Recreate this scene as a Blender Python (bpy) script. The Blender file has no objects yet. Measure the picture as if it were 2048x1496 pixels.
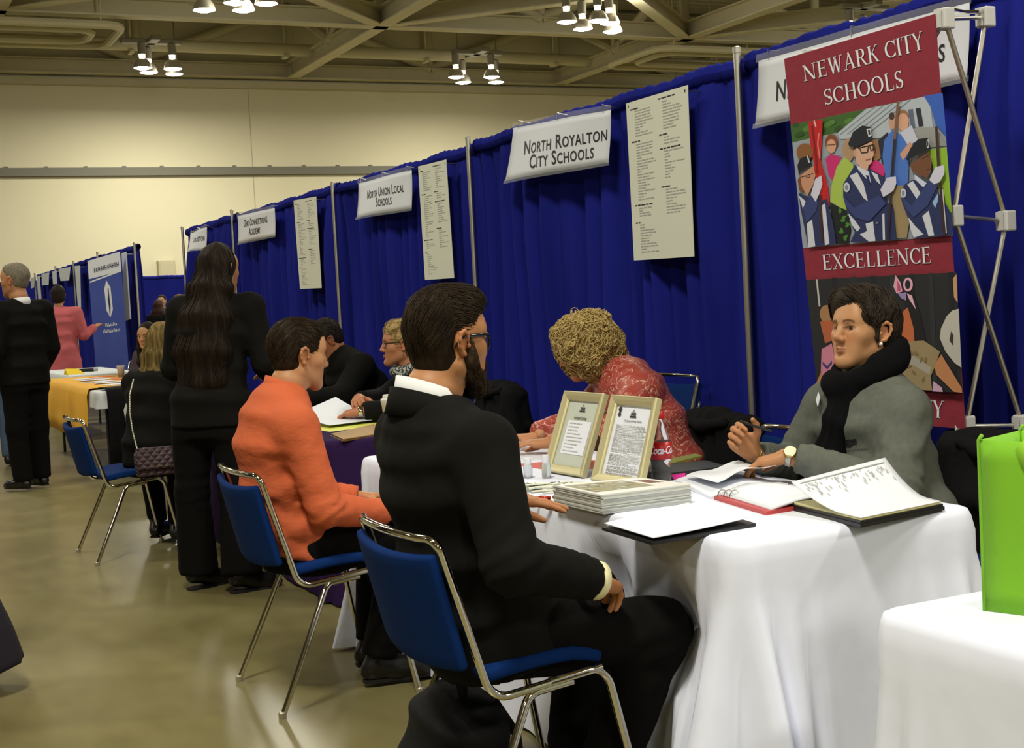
import bpy, bmesh, math, random
import numpy as np
from mathutils import Vector, Matrix

SC = bpy.context.scene
COL = SC.collection
RND = random.Random(7)

# ------------------------------------------------------------------ camera
YAW, PITCH, ROLL, FPX, CAMZ = 0.44940668, 0.05205433, -0.05266411, 2768.07, 1.32861
IMW, IMH = 2048, 1496
_cy, _sy, _cp, _sp = math.cos(YAW), math.sin(YAW), math.cos(PITCH), math.sin(PITCH)
_F = Vector((_sy * _cp, _cy * _cp, -_sp))
_R0 = Vector((_cy, -_sy, 0))
_U0 = _R0.cross(_F)
_R = math.cos(ROLL) * _R0 + math.sin(ROLL) * _U0
_U = -math.sin(ROLL) * _R0 + math.cos(ROLL) * _U0
cam_data = bpy.data.cameras.new('camera')
cam = bpy.data.objects.new('camera', cam_data)
COL.objects.link(cam)
cam_data.sensor_width = 36.0
cam_data.lens = FPX / IMW * 36.0
cam_data.clip_end = 200
cam.matrix_world = Matrix(((_R.x, _U.x, -_F.x, 0), (_R.y, _U.y, -_F.y, 0), (_R.z, _U.z, -_F.z, CAMZ), (0, 0, 0, 1)))
SC.camera = cam

def at(px, py, X=None, Y=None, Z=None):
    """A photo pixel turned into a point of the room, on a plane of known X, Y or Z."""
    d = _F * FPX + _R * (px - IMW / 2) - _U * (py - IMH / 2)
    if X is not None: t = X / d.x
    elif Y is not None: t = Y / d.y
    else: t = (Z - CAMZ) / d.z
    return Vector((0, 0, CAMZ)) + d * t

# ------------------------------------------------------------------ world, exposure
w = bpy.data.worlds.new('world'); SC.world = w
w.use_nodes = True
w.node_tree.nodes['Background'].inputs[0].default_value = (1.0, 0.95, 0.85, 1)
w.node_tree.nodes['Background'].inputs[1].default_value = 0.05
SC.view_settings.view_transform = 'Standard'
SC.view_settings.look = 'None'
SC.view_settings.gamma = 1.0
SC.view_settings.exposure = 0.0
SC.view_settings.use_curve_mapping = False
SC.cycles.use_denoising = True
SC.cycles.max_bounces = 6
SC.cycles.caustics_reflective = False
SC.cycles.caustics_refractive = False
SC.cycles.sample_clamp_indirect = 4.0

# ------------------------------------------------------------------ light: the hall's high-bay clusters
LIGHT_COL = (1.0, 0.955, 0.82)
HANG_Z = 7.75
CLUSTERS = {}
def hall_light(x, y, watts, size=1.3):
    L = bpy.data.lights.new('high_bay_light', 'AREA')
    L.shape = 'DISK'; L.size = size; L.energy = watts; L.color = LIGHT_COL
    o = bpy.data.objects.new('high_bay_light', L); COL.objects.link(o)
    o.location = (x, y, HANG_Z - 0.42)
def up_light(x, y, watts):
    L = bpy.data.lights.new('lamp_glow', 'POINT')
    L.energy = watts; L.color = LIGHT_COL; L.shadow_soft_size = 0.5
    o = bpy.data.objects.new('lamp_glow', L); COL.objects.link(o); o.location = (x, y, HANG_Z - 0.1)
POWER = {(-0.9, 1.2): 520, (8.0, 1.2): 420, (-0.9, -7.7): 560, (8.0, -7.7): 560, (-9.7, 1.2): 200, (-9.7, 10.1): 200, (8.0, 35.9): 470, (16.85, 35.9): 330, (-0.9, 27.7): 160, (-9.7, 27.7): 120, (25.7, 27.7): 160}
for _x in (-9.7, -0.9, 8.0, 16.85, 25.7):
    for _y in (-7.7, 1.2, 10.1, 18.9, 27.7, 35.9):
        hall_light(_x, _y, POWER.get((_x, _y), 110 if _y > 30 else 240))
        if _x > -5 and _y > 15: up_light(_x, _y, 150 if _y < 30 else 22)

# ------------------------------------------------------------------ materials
def nodes_of(name):
    m = bpy.data.materials.new(name); m.use_nodes = True
    return m, m.node_tree.nodes, m.node_tree.links, m.node_tree.nodes['Principled BSDF']

def mat(name, col, rough=0.6, metal=0.0, bump=None, var=None, spec=0.5, sheen=0.0, emit=None, alpha=None, trans=0.0, ior=1.45, attr=False, coords='Object'):
    """bump=(scale xyz, strength, distance, detail); var=(scale xyz, amount, second colour)"""
    m, N, L, b = nodes_of(name)
    b.inputs['Base Color'].default_value = (*col, 1)
    b.inputs['Roughness'].default_value = rough
    b.inputs['Metallic'].default_value = metal
    b.inputs['Specular IOR Level'].default_value = spec
    b.inputs['IOR'].default_value = ior
    if sheen:
        b.inputs['Sheen Weight'].default_value = sheen
        b.inputs['Sheen Roughness'].default_value = 0.5
    if trans: b.inputs['Transmission Weight'].default_value = trans
    if alpha is not None: b.inputs['Alpha'].default_value = alpha
    if emit:
        b.inputs['Emission Color'].default_value = (*emit[0], 1); b.inputs['Emission Strength'].default_value = emit[1]
    tc = N.new('ShaderNodeTexCoord') if (bump or var) else None
    src = None
    if attr:
        a = N.new('ShaderNodeAttribute'); a.attribute_name = 'Col'; src = a.outputs['Color']
        L.new(src, b.inputs['Base Color'])
    if var:
        mp = N.new('ShaderNodeMapping'); mp.inputs['Scale'].default_value = var[0]
        nz = N.new('ShaderNodeTexNoise'); nz.inputs['Scale'].default_value = 1; nz.inputs['Detail'].default_value = 4
        L.new(tc.outputs[coords], mp.inputs[0]); L.new(mp.outputs[0], nz.inputs['Vector'])
        rp = N.new('ShaderNodeValToRGB'); rp.color_ramp.elements[0].position = 0.5 - var[1]; rp.color_ramp.elements[1].position = 0.5 + var[1]
        L.new(nz.outputs['Fac'], rp.inputs[0])
        mx = N.new('ShaderNodeMix'); mx.data_type = 'RGBA'
        if src: L.new(src, mx.inputs[6])
        else: mx.inputs[6].default_value = (*col, 1)
        mx.inputs[7].default_value = (*var[2], 1)
        L.new(rp.outputs[0], mx.inputs[0]); L.new(mx.outputs[2], b.inputs['Base Color'])
    if bump:
        mp = N.new('ShaderNodeMapping'); mp.inputs['Scale'].default_value = bump[0]
        nz = N.new('ShaderNodeTexNoise'); nz.inputs['Scale'].default_value = 1; nz.inputs['Detail'].default_value = bump[3] if len(bump) > 3 else 3
        L.new(tc.outputs[coords], mp.inputs[0]); L.new(mp.outputs[0], nz.inputs['Vector'])
        bp = N.new('ShaderNodeBump'); bp.inputs['Strength'].default_value = bump[1]; bp.inputs['Distance'].default_value = bump[2]
        L.new(nz.outputs['Fac'], bp.inputs['Height']); L.new(bp.outputs[0], b.inputs['Normal'])
    return m

M = {}
M['wall'] = mat('cream_wall', (0.66, 0.615, 0.43), 0.85, bump=((40, 40, 40), 0.05, 0.01))
M['wall_line'] = mat('grey_wall_band', (0.16, 0.155, 0.12), 0.7)
M['steel'] = mat('painted_steel', (0.50, 0.455, 0.30), 0.6)
M['deck'] = mat('roof_deck', (0.36, 0.32, 0.20), 0.8)
M['blue_drape'] = mat('blue_drape_cloth', (0.017, 0.023, 0.27), 0.95, bump=((220, 220, 220), 0.15, 0.002), var=((3, 3, 0.6), 0.25, (0.011, 0.015, 0.18)), spec=0.05)
M['chrome'] = mat('chrome', (0.68, 0.65, 0.56), 0.09, 1.0)
M['alu'] = mat('brushed_aluminium', (0.62, 0.60, 0.52), 0.38, 1.0)
M['blue_pad'] = mat('blue_chair_fabric', (0.003, 0.022, 0.115), 0.9, bump=((600, 600, 600), 0.2, 0.001), spec=0.1)
M['paper'] = mat('white_paper', (0.76, 0.79, 0.86), 0.7)
M['poster'] = mat('cream_poster_paper', (0.74, 0.76, 0.64), 0.6)
M['ink'] = mat('black_ink', (0.015, 0.015, 0.018), 0.6)
M['grey_ink'] = mat('grey_print', (0.40, 0.40, 0.38), 0.7)
M['cloth'] = mat('white_tablecloth', (0.80, 0.835, 0.985), 0.8, bump=((6, 6, 3), 0.22, 0.03, 3), spec=0.2)
M['black'] = mat('black_plastic', (0.012, 0.012, 0.013), 0.4)
M['black_cloth'] = mat('black_cloth', (0.006, 0.006, 0.0065), 0.9, spec=0.15, bump=((30, 30, 30), 0.4, 0.01))

# ------------------------------------------------------------------ object helpers
def tag(o, label=None, cat=None, group=None, kind=None):
    if label: o['label'] = label
    if cat: o['category'] = cat
    if group: o['group'] = group
    if kind: o['kind'] = kind
    return o

def thing(name, label, cat, loc=(0, 0, 0), group=None, rotz=0.0):
    o = bpy.data.objects.new(name, None); COL.objects.link(o)
    o.location = loc; o.rotation_euler = (0, 0, rotz); o.empty_display_size = 0.1
    return tag(o, label, cat, group)

def mesh_obj(name, verts, faces, mats=None, parent=None, smooth=False, fmat=None, world=True, colors=None):
    """Link verts/faces as ONE mesh object. When a parent is given the verts are world
    coordinates (world=True) or the parent's own coordinates (world=False)."""
    me = bpy.data.meshes.new(name)
    v = np.asarray(verts, dtype=np.float32).reshape(-1, 3)
    if parent is not None and world:
        top = parent
        off = np.zeros(3)
        while top is not None:
            off += np.array(top.location); top = top.parent
        v = v - off.astype(np.float32)
    if isinstance(faces, np.ndarray):
        me.vertices.add(len(v)); me.vertices.foreach_set('co', v.ravel())
        k = faces.shape[1]
        me.loops.add(faces.size); me.loops.foreach_set('vertex_index', faces.astype(np.int32).ravel())
        me.polygons.add(len(faces)); me.polygons.foreach_set('loop_start', np.arange(0, faces.size, k, dtype=np.int32))
        me.update(calc_edges=True)
    else:
        me.from_pydata([tuple(x) for x in v], [], faces); me.update()
    if mats is None: mats = []
    if not isinstance(mats, (list, tuple)): mats = [mats]
    for m_ in mats: me.materials.append(m_)
    if fmat is not None: me.polygons.foreach_set('material_index', np.asarray(fmat, dtype=np.int32))
    if smooth: me.polygons.foreach_set('use_smooth', np.ones(len(me.polygons), dtype=bool))
    if colors is not None:
        a = me.attributes.new('Col', 'FLOAT_COLOR', 'POINT')
        c = np.ones((len(v), 4), dtype=np.float32); c[:, :3] = colors
        a.data.foreach_set('color', c.ravel())
    o = bpy.data.objects.new(name, me); COL.objects.link(o)
    if parent is not None: o.parent = parent
    return o

class MB:
    """Collects shapes for one mesh."""
    def __init__(s): s.v = []; s.f = []; s.m = []; s.mi = 0
    def add(s, vs, fs):
        n = len(s.v); s.v.extend(tuple(x) for x in vs)
        s.f.extend(tuple(i + n for i in f) for f in fs); s.m.extend([s.mi] * len(fs))
    def box(s, lo, hi, rot=None, piv=None):
        x0, y0, z0 = lo; x1, y1, z1 = hi
        vs = [Vector(p) for p in ((x0, y0, z0), (x1, y0, z0), (x1, y1, z0), (x0, y1, z0), (x0, y0, z1), (x1, y0, z1), (x1, y1, z1), (x0, y1, z1))]
        if rot is not None:
            pv = Vector(piv) if piv is not None else Vector((0, 0, 0))
            vs = [rot @ (p - pv) + pv for p in vs]
        s.add(vs, [(0, 3, 2, 1), (4, 5, 6, 7), (0, 1, 5, 4), (1, 2, 6, 5), (2, 3, 7, 6), (3, 0, 4, 7)])
    def rbox(s, lo, hi, r, rot=None, piv=None, seg=3):
        bm = bmesh.new(); bmesh.ops.create_cube(bm, size=1)
        c = (Vector(lo) + Vector(hi)) / 2; d = Vector(hi) - Vector(lo)
        for v in bm.verts: v.co = Vector((v.co.x * d.x, v.co.y * d.y, v.co.z * d.z)) + c
        bmesh.ops.bevel(bm, geom=list(bm.edges), offset=r, segments=seg, affect='EDGES', profile=0.5)
        if rot is not None:
            pv = Vector(piv) if piv is not None else Vector((0, 0, 0))
            for v in bm.verts: v.co = rot @ (v.co - pv) + pv
        bm.verts.index_update()
        s.add([v.co.copy() for v in bm.verts], [tuple(v.index for v in f.verts) for f in bm.faces]); bm.free()
    def tube(s, pts, r, n=8, cap=True, closed=False):
        pts = [Vector(p) for p in pts]; k = len(pts)
        rs = r if isinstance(r, (list, tuple)) else [r] * k
        up = None; vs = []
        for i, p in enumerate(pts):
            if closed: t = pts[(i + 1) % k] - pts[i - 1]
            else: t = pts[min(i + 1, k - 1)] - pts[max(i - 1, 0)]
            t = t.normalized() if t.length > 1e-9 else Vector((0, 0, 1))
            if up is None:
                up = Vector((0, 0, 1)) if abs(t.z) < 0.9 else Vector((1, 0, 0))
            u = up - t * up.dot(t); u.normalize(); up = u
            w_ = t.cross(u)
            for j in range(n):
                a = 2 * math.pi * j / n
                vs.append(p + (u * math.cos(a) + w_ * math.sin(a)) * rs[i])
        fs = []
        for i in range(k if closed else k - 1):
            i2 = (i + 1) % k
            for j in range(n):
                fs.append((i * n + j, i * n + (j + 1) % n, i2 * n + (j + 1) % n, i2 * n + j))
        if cap and not closed:
            fs.append(tuple(reversed(range(n)))); fs.append(tuple((k - 1) * n + j for j in range(n)))
        s.add(vs, fs)
    def lathe(s, prof, c=(0, 0, 0), n=24, axis=None):
        c = Vector(c); vs = []
        q = Vector((0, 0, 1)).rotation_difference(Vector(axis)) if axis is not None else None
        for (r, z) in prof:
            for j in range(n):
                a = 2 * math.pi * j / n; p = Vector((r * math.cos(a), r * math.sin(a), z))
                vs.append(c + (q @ p if q is not None else p))
        fs = []
        for i in range(len(prof) - 1):
            for j in range(n):
                fs.append((i * n + j, i * n + (j + 1) % n, (i + 1) * n + (j + 1) % n, (i + 1) * n + j))
        fs.append(tuple(reversed(range(n)))); fs.append(tuple((len(prof) - 1) * n + j for j in range(n)))
        s.add(vs, fs)
    def grid(s, P):
        """P: rows of points"""
        r, c = len(P), len(P[0])
        s.add([p for row in P for p in row], [(i * c + j, i * c + j + 1, (i + 1) * c + j + 1, (i + 1) * c + j) for i in range(r - 1) for j in range(c - 1)])
    def slab(s, P, th):
        """A bent sheet with thickness th along its own normal (rows of points)."""
        r, c = len(P), len(P[0]); A = np.array([[tuple(p) for p in row] for row in P], dtype=float)
        du = np.gradient(A, axis=1); dv = np.gradient(A, axis=0)
        nn = np.cross(du, dv); nn /= np.linalg.norm(nn, axis=2, keepdims=True) + 1e-12
        B = A - nn * th; n0 = r * c
        vs = list(map(tuple, A.reshape(-1, 3))) + list(map(tuple, B.reshape(-1, 3)))
        fs = [(i * c + j, i * c + j + 1, (i + 1) * c + j + 1, (i + 1) * c + j) for i in range(r - 1) for j in range(c - 1)]
        fs += [tuple(n0 + k for k in reversed(f)) for f in fs[:]]
        ring = [j for j in range(c)] + [i * c + c - 1 for i in range(1, r)] + [(r - 1) * c + j for j in range(c - 2, -1, -1)] + [i * c for i in range(r - 2, 0, -1)]
        for a, b in zip(ring, ring[1:] + ring[:1]): fs.append((b, a, n0 + a, n0 + b))
        s.add(vs, fs)
    def build(s, name, mats=None, parent=None, smooth=False, world=True):
        return mesh_obj(name, s.v, s.f, mats, parent, smooth, s.m, world)

def shade_auto(o, ang=40):
    me = o.data
    me.polygons.foreach_set('use_smooth', np.ones(len(me.polygons), dtype=bool))
    bm = bmesh.new(); bm.from_mesh(me)
    for e in bm.edges:
        if len(e.link_faces) == 2 and e.calc_face_angle(0) > math.radians(ang): e.smooth = False
    bm.to_mesh(me); bm.free()
    return o

def copy_tree(o, parent=None):
    c = o.copy(); COL.objects.link(c)
    if parent is not None: c.parent = parent
    for ch in list(o.children): copy_tree(ch, c)
    return c

def struct(name, mb, m, parent=None, smooth=False):
    o = mb.build(name, m, parent, smooth)
    if parent is None: o['kind'] = 'structure'
    return o

# ------------------------------------------------------------------ lettering
def text_geo(txt, small_caps=False, bold=0.0, xscale=1.0, shear=0.0, spacing=1.0, align='CENTER'):
    cu = bpy.data.curves.new('t', 'FONT'); cu.body = txt; cu.size = 1.0
    cu.align_x = align; cu.offset = bold; cu.shear = shear; cu.space_character = spacing; cu.resolution_u = 3
    if small_caps:
        cu.small_caps_scale = 0.76
        for i, ch in enumerate(txt):
            if ch.islower(): cu.body_format[i].use_small_caps = True
    o = bpy.data.objects.new('t', cu); COL.objects.link(o)
    dg = bpy.context.evaluated_depsgraph_get(); dg.update()
    me = o.evaluated_get(dg).to_mesh()
    vs = [(v.co.x * xscale, v.co.y) for v in me.vertices]; fs = [tuple(p.vertices) for p in me.polygons]
    o.evaluated_get(dg).to_mesh_clear()
    bpy.data.objects.remove(o); bpy.data.curves.remove(cu)
    return vs, fs

class Surf:
    """A printed surface: corner points TL,TR,BR,BL (world); uv 0..1 (u right, v down)."""
    def __init__(s, tl, tr, br, bl, bulge=None):
        s.c = [Vector(p) for p in (tl, tr, br, bl)]; s.bulge = bulge
        a = s.c[1] - s.c[0]; b = s.c[3] - s.c[0]
        s.n = b.cross(a).normalized()
        s.w = (a.length + (s.c[2] - s.c[3]).length) / 2; s.h = (b.length + (s.c[2] - s.c[1]).length) / 2
    def __call__(s, u, v, off=0.0):
        tl, tr, br, bl = s.c
        p = (tl * (1 - u) + tr * u) * (1 - v) + (bl * (1 - u) + br * u) * v
        k = s.bulge(u, v) if s.bulge else 0.0
        return p + s.n * (k + off)
    def sheet(s, mb, nu, nv, th=0.0015):
        mb.slab([[s(j / nu, i / nv) for j in range(nu + 1)] for i in range(nv + 1)], th)
    def text(s, mb, txt, u, v, size, off=0.0012, **kw):
        """size = cap height in metres; (u,v) = centre of the baseline"""
        vs, fs = text_geo(txt, **kw)
        k = size / 0.729; sl = getattr(s, 'slant', 0.0); out = []
        for x, y in vs:
            U, Vv = u + x * k / s.w, v - y * k / s.h; out.append(s((U + sl * Vv) / (1 + sl * Vv), Vv, off))   # letters stay upright on a flared sheet
        mb.add(out, fs)
    def poly(s, mb, pts, off=0.001):
        mb.add([s(u, v, off) for u, v in pts], [tuple(range(len(pts)))])
    def rect(s, mb, u0, v0, u1, v1, off=0.001):
        s.poly(mb, [(u0, v0), (u0, v1), (u1, v1), (u1, v0)], off)
# ================================================================== THE HALL
def hall():
    # floor
    m, N, L, b = nodes_of('sealed_concrete')
    tc = N.new('ShaderNodeTexCoord')
    def noise(sc, det, lo, hi, mscale=(1, 1, 1)):
        mp = N.new('ShaderNodeMapping'); mp.inputs['Scale'].default_value = mscale
        n = N.new('ShaderNodeTexNoise'); n.inputs['Scale'].default_value = sc; n.inputs['Detail'].default_value = det
        r = N.new('ShaderNodeValToRGB'); r.color_ramp.elements[0].position = lo; r.color_ramp.elements[1].position = hi
        L.new(tc.outputs['Object'], mp.inputs[0]); L.new(mp.outputs[0], n.inputs['Vector']); L.new(n.outputs['Fac'], r.inputs[0])
        return r.outputs[0]
    a1 = noise(1.1, 6, 0.3, 0.72); a2 = noise(6, 5, 0.35, 0.7, (1, 0.35, 1)); a3 = noise(0.5, 3, 0.52, 0.75)
    c = N.new('ShaderNodeMix'); c.data_type = 'RGBA'; c.inputs[6].default_value = (0.178, 0.154, 0.062, 1); c.inputs[7].default_value = (0.262, 0.228, 0.102, 1)
    L.new(a1, c.inputs[0])
    d = N.new('ShaderNodeMix'); d.data_type = 'RGBA'; d.blend_type = 'MULTIPLY'; d.inputs[7].default_value = (0.80, 0.78, 0.72, 1)
    L.new(c.outputs[2], d.inputs[6]); L.new(a2, d.inputs[0])
    L.new(d.outputs[2], b.inputs['Base Color'])
    r = N.new('ShaderNodeMapRange'); r.inputs['To Min'].default_value = 0.30; r.inputs['To Max'].default_value = 0.5
    L.new(a3, r.inputs['Value']); L.new(r.outputs[0], b.inputs['Roughness'])
    b.inputs['Specular IOR Level'].default_value = 0.45
    mb = MB(); mb.add([(-26, -21, 0), (60, -21, 0), (60, 40, 0), (-26, 40, 0)], [(0, 1, 2, 3)])
    struct('floor', mb, m)
    mb = MB(); mb.box((-26, 40, 0), (60, 40.3, 11.2)); struct('wall_back', mb, M['wall'])
    mb = MB(); mb.box((-26.3, -21, 0), (-26, 40, 11.2)); struct('wall_left', mb, M['wall'])
    mb = MB(); mb.box((60, -21, 0), (60.3, 40, 11.2)); struct('wall_right', mb, M['wall'])
    mb = MB(); mb.box((-26, -21.3, 0), (60, -21, 11.2)); struct('wall_front', mb, M['wall'])
    mb = MB(); mb.box((-26, -21, 10.75), (60, 40, 10.95))
    for i in range(44):   # corrugation ribs of the roof deck
        y = 18 + i * 0.5; mb.box((-2, y, 10.68), (45, y + 0.22, 10.75))
    struct('ceiling', mb, M['deck'])
    # band and ledge on the back wall, seams between the wall panels
    mb = MB(); mb.box((-26, 39.86, 5.44), (60, 40.0, 5.67))
    for i in range(40): mb.box((-2 + i * 1.05, 39.88, 5.67), (-1.9 + i * 1.05, 39.97, 5.71))
    struct('trim_1', mb, M['wall_line'])
    mb = MB(); mb.box((-26, 39.7, 7.93), (60, 40.0, 8.12)); struct('trim_2', mb, M['steel'])
    mb = MB()
    for x in (-1.5, 11.2, 23.9, 36.6): mb.box((x, 39.992, 0), (x + 0.02, 40.0, 5.44)); mb.box((x, 39.992, 5.67), (x + 0.02, 40.0, 7.93))
    struct('trim_3', mb, mat('wall_seam', (0.42, 0.39, 0.28), 0.9))

def ibeam(mb, p, q, wd=0.34, h=0.42, t=0.035):
    """I-section beam from p to q; p, q on the underside."""
    p, q = Vector(p), Vector(q); d = (q - p).normalized(); s = Vector((0, 0, 1)).cross(d).normalized(); up = Vector((0, 0, 1))
    def bar(w0, z0, z1):
        vs = [e + s * a * w0 / 2 + up * z for e in (p, q) for a in (-1, 1) for z in (z0, z1)]
        mb.add(vs, [(0, 1, 3, 2), (4, 6, 7, 5), (0, 4, 5, 1), (2, 3, 7, 6), (0, 2, 6, 4), (1, 5, 7, 3)])
    bar(wd, 0, t); bar(0.05, t, h - t); bar(wd, h - t, h)

def roof_frame():
    Z = 8.19; ZT = 10.25; XS = [-5.3, 3.55, 12.42, 21.27, 30.1, 39.0]; YS = [14.4, 23.25, 32.12, 39.62]
    for y in YS[1:]:      # the trusses across the hall
        mb = MB(); ibeam(mb, (-6, y, Z), (45, y, Z), 0.36, 0.42)
        ibeam(mb, (-6, y, ZT), (45, y, ZT), 0.3, 0.3)
        o = thing('roof_truss', {23.25: 'cream steel roof truss across the hall nearest the camera', 32.12: 'cream steel roof truss across the hall in the middle of the ceiling', 39.62: 'cream steel roof truss running along the top of the back wall'}[y], 'roof truss', (12, y, Z), 'steel trusses across the hall')
        mb.build('chord', M['steel'], o)
        for i in range(8):
            x0 = -5.3 + i * 4.43
            mb = MB(); mb.tube([(x0, y, Z + 0.4), (x0, y, ZT + 0.05)], 0.13, 10); shade_auto(mb.build('post', M['steel'], o))
            mb = MB()
            if i % 2: mb.tube([(x0, y, Z + 0.42), (x0 + 4.43, y, ZT + 0.03)], 0.15, 10)
            else: mb.tube([(x0, y, ZT + 0.03), (x0 + 4.43, y, Z + 0.42)], 0.15, 10)
            shade_auto(mb.build('diagonal_tube', M['steel'], o))
    names = ['left of the hanging lamps', 'above the far drape corner', 'between the two lamp clusters', 'right of the second lamp cluster', 'far to the right over the drape']
    for x, nm in zip(XS[:5], names):   # the beams running away from the camera
        o = thing('roof_beam', 'cream steel roof beam running away, ' + nm, 'roof beam', (x, 30, Z), 'roof beams running to the back wall')
        mb = MB(); ibeam(mb, (x, 14, Z), (x, 39.5, Z), 0.36, 0.45); mb.build('flange_beam', M['steel'], o)
        for y0 in (23.25, 32.12):
            y1 = y0 + (8.87 if y0 < 30 else 7.5); ym = (y0 + y1) / 2
            mb = MB(); mb.tube([(x, y0, ZT), (x, ym, Z + 0.42)], 0.14, 8); shade_auto(mb.build('diagonal_tube', M['steel'], o))
            mb = MB(); mb.tube([(x, ym, Z + 0.42), (x, y1, ZT)], 0.14, 8); shade_auto(mb.build('diagonal_tube', M['steel'], o))
            mb = MB(); mb.tube([(x, ym, Z + 0.42), (x, ym, ZT)], 0.12, 8); shade_auto(mb.build('post', M['steel'], o))
    k = 0
    for cx, nm in ((8.0, 'left bay'), (16.86, 'bay over the north royalton sign'), (25.7, 'right bay')):
        for sx in (-1, 1):
            mb = MB(); ibeam(mb, (cx, 27.68, Z + 0.01), (cx + sx * 4.43, 32.1, Z + 0.01), 0.32, 0.42)
            tag(mb.build('brace_beam', M['steel']), 'diagonal cream ceiling brace in the %s, leaning %s' % (nm.replace('north royalton sign', 'wide white booth sign'), 'left' if sx < 0 else 'right'), 'brace', 'diagonal ceiling braces')
            mb = MB(); ibeam(mb, (cx, 27.68, Z + 0.01), (cx + sx * 4.43, 23.27, Z + 0.01), 0.32, 0.42)
            tag(mb.build('brace_beam', M['steel']), 'near diagonal ceiling brace of the %s, leaning %s' % (nm.replace('north royalton sign', 'wide white booth sign'), 'left' if sx < 0 else 'right'), 'brace', 'diagonal ceiling braces')
    # service pipe running across, with its hangers, and the looped conduits
    o = thing('service_pipe', 'long cream service pipe hung across the ceiling before the back wall', 'pipe', (12, 36, 8.5))
    mb = MB(); mb.tube([(-4, 37.4, 8.66), (40, 37.4, 8.52)], 0.17, 14); shade_auto(mb.build('pipe_run', M['steel'], o))
    for i in range(7):
        x = -1 + i * 4.2; mb = MB(); mb.tube([(x, 37.4, 8.75), (x, 37.4, 10.7)], 0.03, 6); mb.box((x - 0.06, 37.2, 8.38), (x + 0.06, 37.6, 8.45)); mb.build('pipe_hanger', M['steel'], o)
    for (cx, nm, y, sz) in ((4.3, 'upper left corner', 33.2, 1.0), (22.6, 'right of the lamp clusters', 33.6, 1.15)):
        o = thing('conduit_loop', 'looped cream conduit pipes under the ceiling, ' + nm, 'conduit', (cx, y, 7.98), 'looped conduits')
        for r in (0, 0.55):
            mb = MB(); pts = []
            a, b_ = 1.9 * sz - r, 1.25 * sz - r
            for q, (sx, sy) in enumerate(((1, 1), (-1, 1), (-1, -1), (1, -1))):
                for t in range(5):
                    an = math.pi / 2 * (q + t / 4); c0 = 0.45
                    pts.append((cx + sx * (a - c0) + math.cos(an) * c0, y + sy * (b_ - c0) + math.sin(an) * c0, 7.98))
            mb.tube(pts, 0.10, 8, closed=True); shade_auto(mb.build('pipe_ring', M['steel'], o))
            for (hx, hy) in ((cx - a + 0.5, y + b_), (cx + a - 0.5, y + b_), (cx - a + 0.5, y - b_), (cx + a - 0.5, y - b_)):
                mb = MB(); mb.tube([(hx, hy, 8.06), (hx, hy, 10.7)], 0.02, 6); mb.build('hanger_rod', M['steel'], o)

def lamps():
    hood = mat('lamp_hood', (0.55, 0.52, 0.44), 0.35, 0.6); bulb = mat('lamp_glow', (1, 0.97, 0.9), 0.4, emit=((1.0, 0.93, 0.78), 42))
    neck = mat('lamp_neck_glow', (0.9, 0.8, 0.6), 0.4, emit=((1.0, 0.86, 0.62), 7))
    grey = mat('lamp_ballast', (0.22, 0.205, 0.15), 0.5)
    sets = [((7.62, 35.9), 'hanging lamp cluster in front of the back wall, left one', [(-0.36, -0.55), (-0.05, 0.25), (0.4, -0.5), (0.62, 0.35)]),
            ((16.75, 35.9), 'hanging lamp cluster in front of the back wall, right one', [(-0.75, -0.15), (-0.25, 0.5), (0.2, -0.45), (0.75, 0.4)]),
            ((7.45, 27.7), 'lamp cluster cut by the top edge, over the left of the back wall', [(-0.4, 0.3), (0.38, 0.2), (0.0, -0.6), (0.6, -0.7)]),
            ((15.75, 27.7), 'bright lamp cluster at the top, over the big white booth sign', [(-0.55, 0.0), (0.0, -0.45), (0.1, 0.45), (0.5, -0.1), (0.95, 0.55)]),
            ((23.7, 27.7), 'small far lamp cluster showing just above the blue drape', [(-0.45, 0), (0.3, 0.4)])]
    for (x, y), lab, offs in sets:
        z = 8.05 if y > 30 else 7.9
        o = thing('hanging_lamp_cluster', lab, 'ceiling lamp', (x, y, z), 'hanging lamp clusters')
        mb = MB(); mb.rbox((x - 0.75, y - 0.12, z + 0.30), (x + 0.75, y + 0.12, z + 0.42), 0.02); mb.rbox((x - 0.12, y - 0.6, z + 0.30), (x + 0.12, y + 0.6, z + 0.42), 0.02)
        mb.build('mounting_bar', grey, o)
        mb = MB(); mb.tube([(x - 0.6, y, z + 0.4), (x - 0.6, y, 10.3)], 0.02, 6); mb.tube([(x + 0.6, y, z + 0.4), (x + 0.6, y, 10.3)], 0.02, 6); mb.build('hanger_rod', grey, o)
        for dx, dy in offs:
            zz = z - 0.35 - 0.1 * abs(dy)
            mb = MB(); mb.lathe([(0.10, 0.34), (0.10, 0.62), (0.04, 0.66)], (x + dx, y + dy, zz), 14); b_ = shade_auto(mb.build('ballast', grey, o))
            mb = MB(); mb.lathe([(0.075, 0.24), (0.075, 0.34)], (x + dx, y + dy, zz), 12); mb.build('neck', neck, o)
            mb = MB(); mb.lathe([(0.08, 0.24), (0.14, 0.2), (0.2, 0.11), (0.235, 0.0), (0.225, 0.0), (0.19, 0.1), (0.13, 0.18), (0.07, 0.22)], (x + dx, y + dy, zz), 20); h = shade_auto(mb.build('lamp_hood', hood, o), 50)
            mb = MB(); mb.lathe([(0.01, -0.035), (0.12, -0.03), (0.2, -0.005), (0.215, 0.02), (0.12, 0.03), (0.01, 0.03)], (x + dx, y + dy, zz), 20); shade_auto(mb.build('bulb_glass', bulb, h))

hall(); roof_frame(); lamps()

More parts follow.
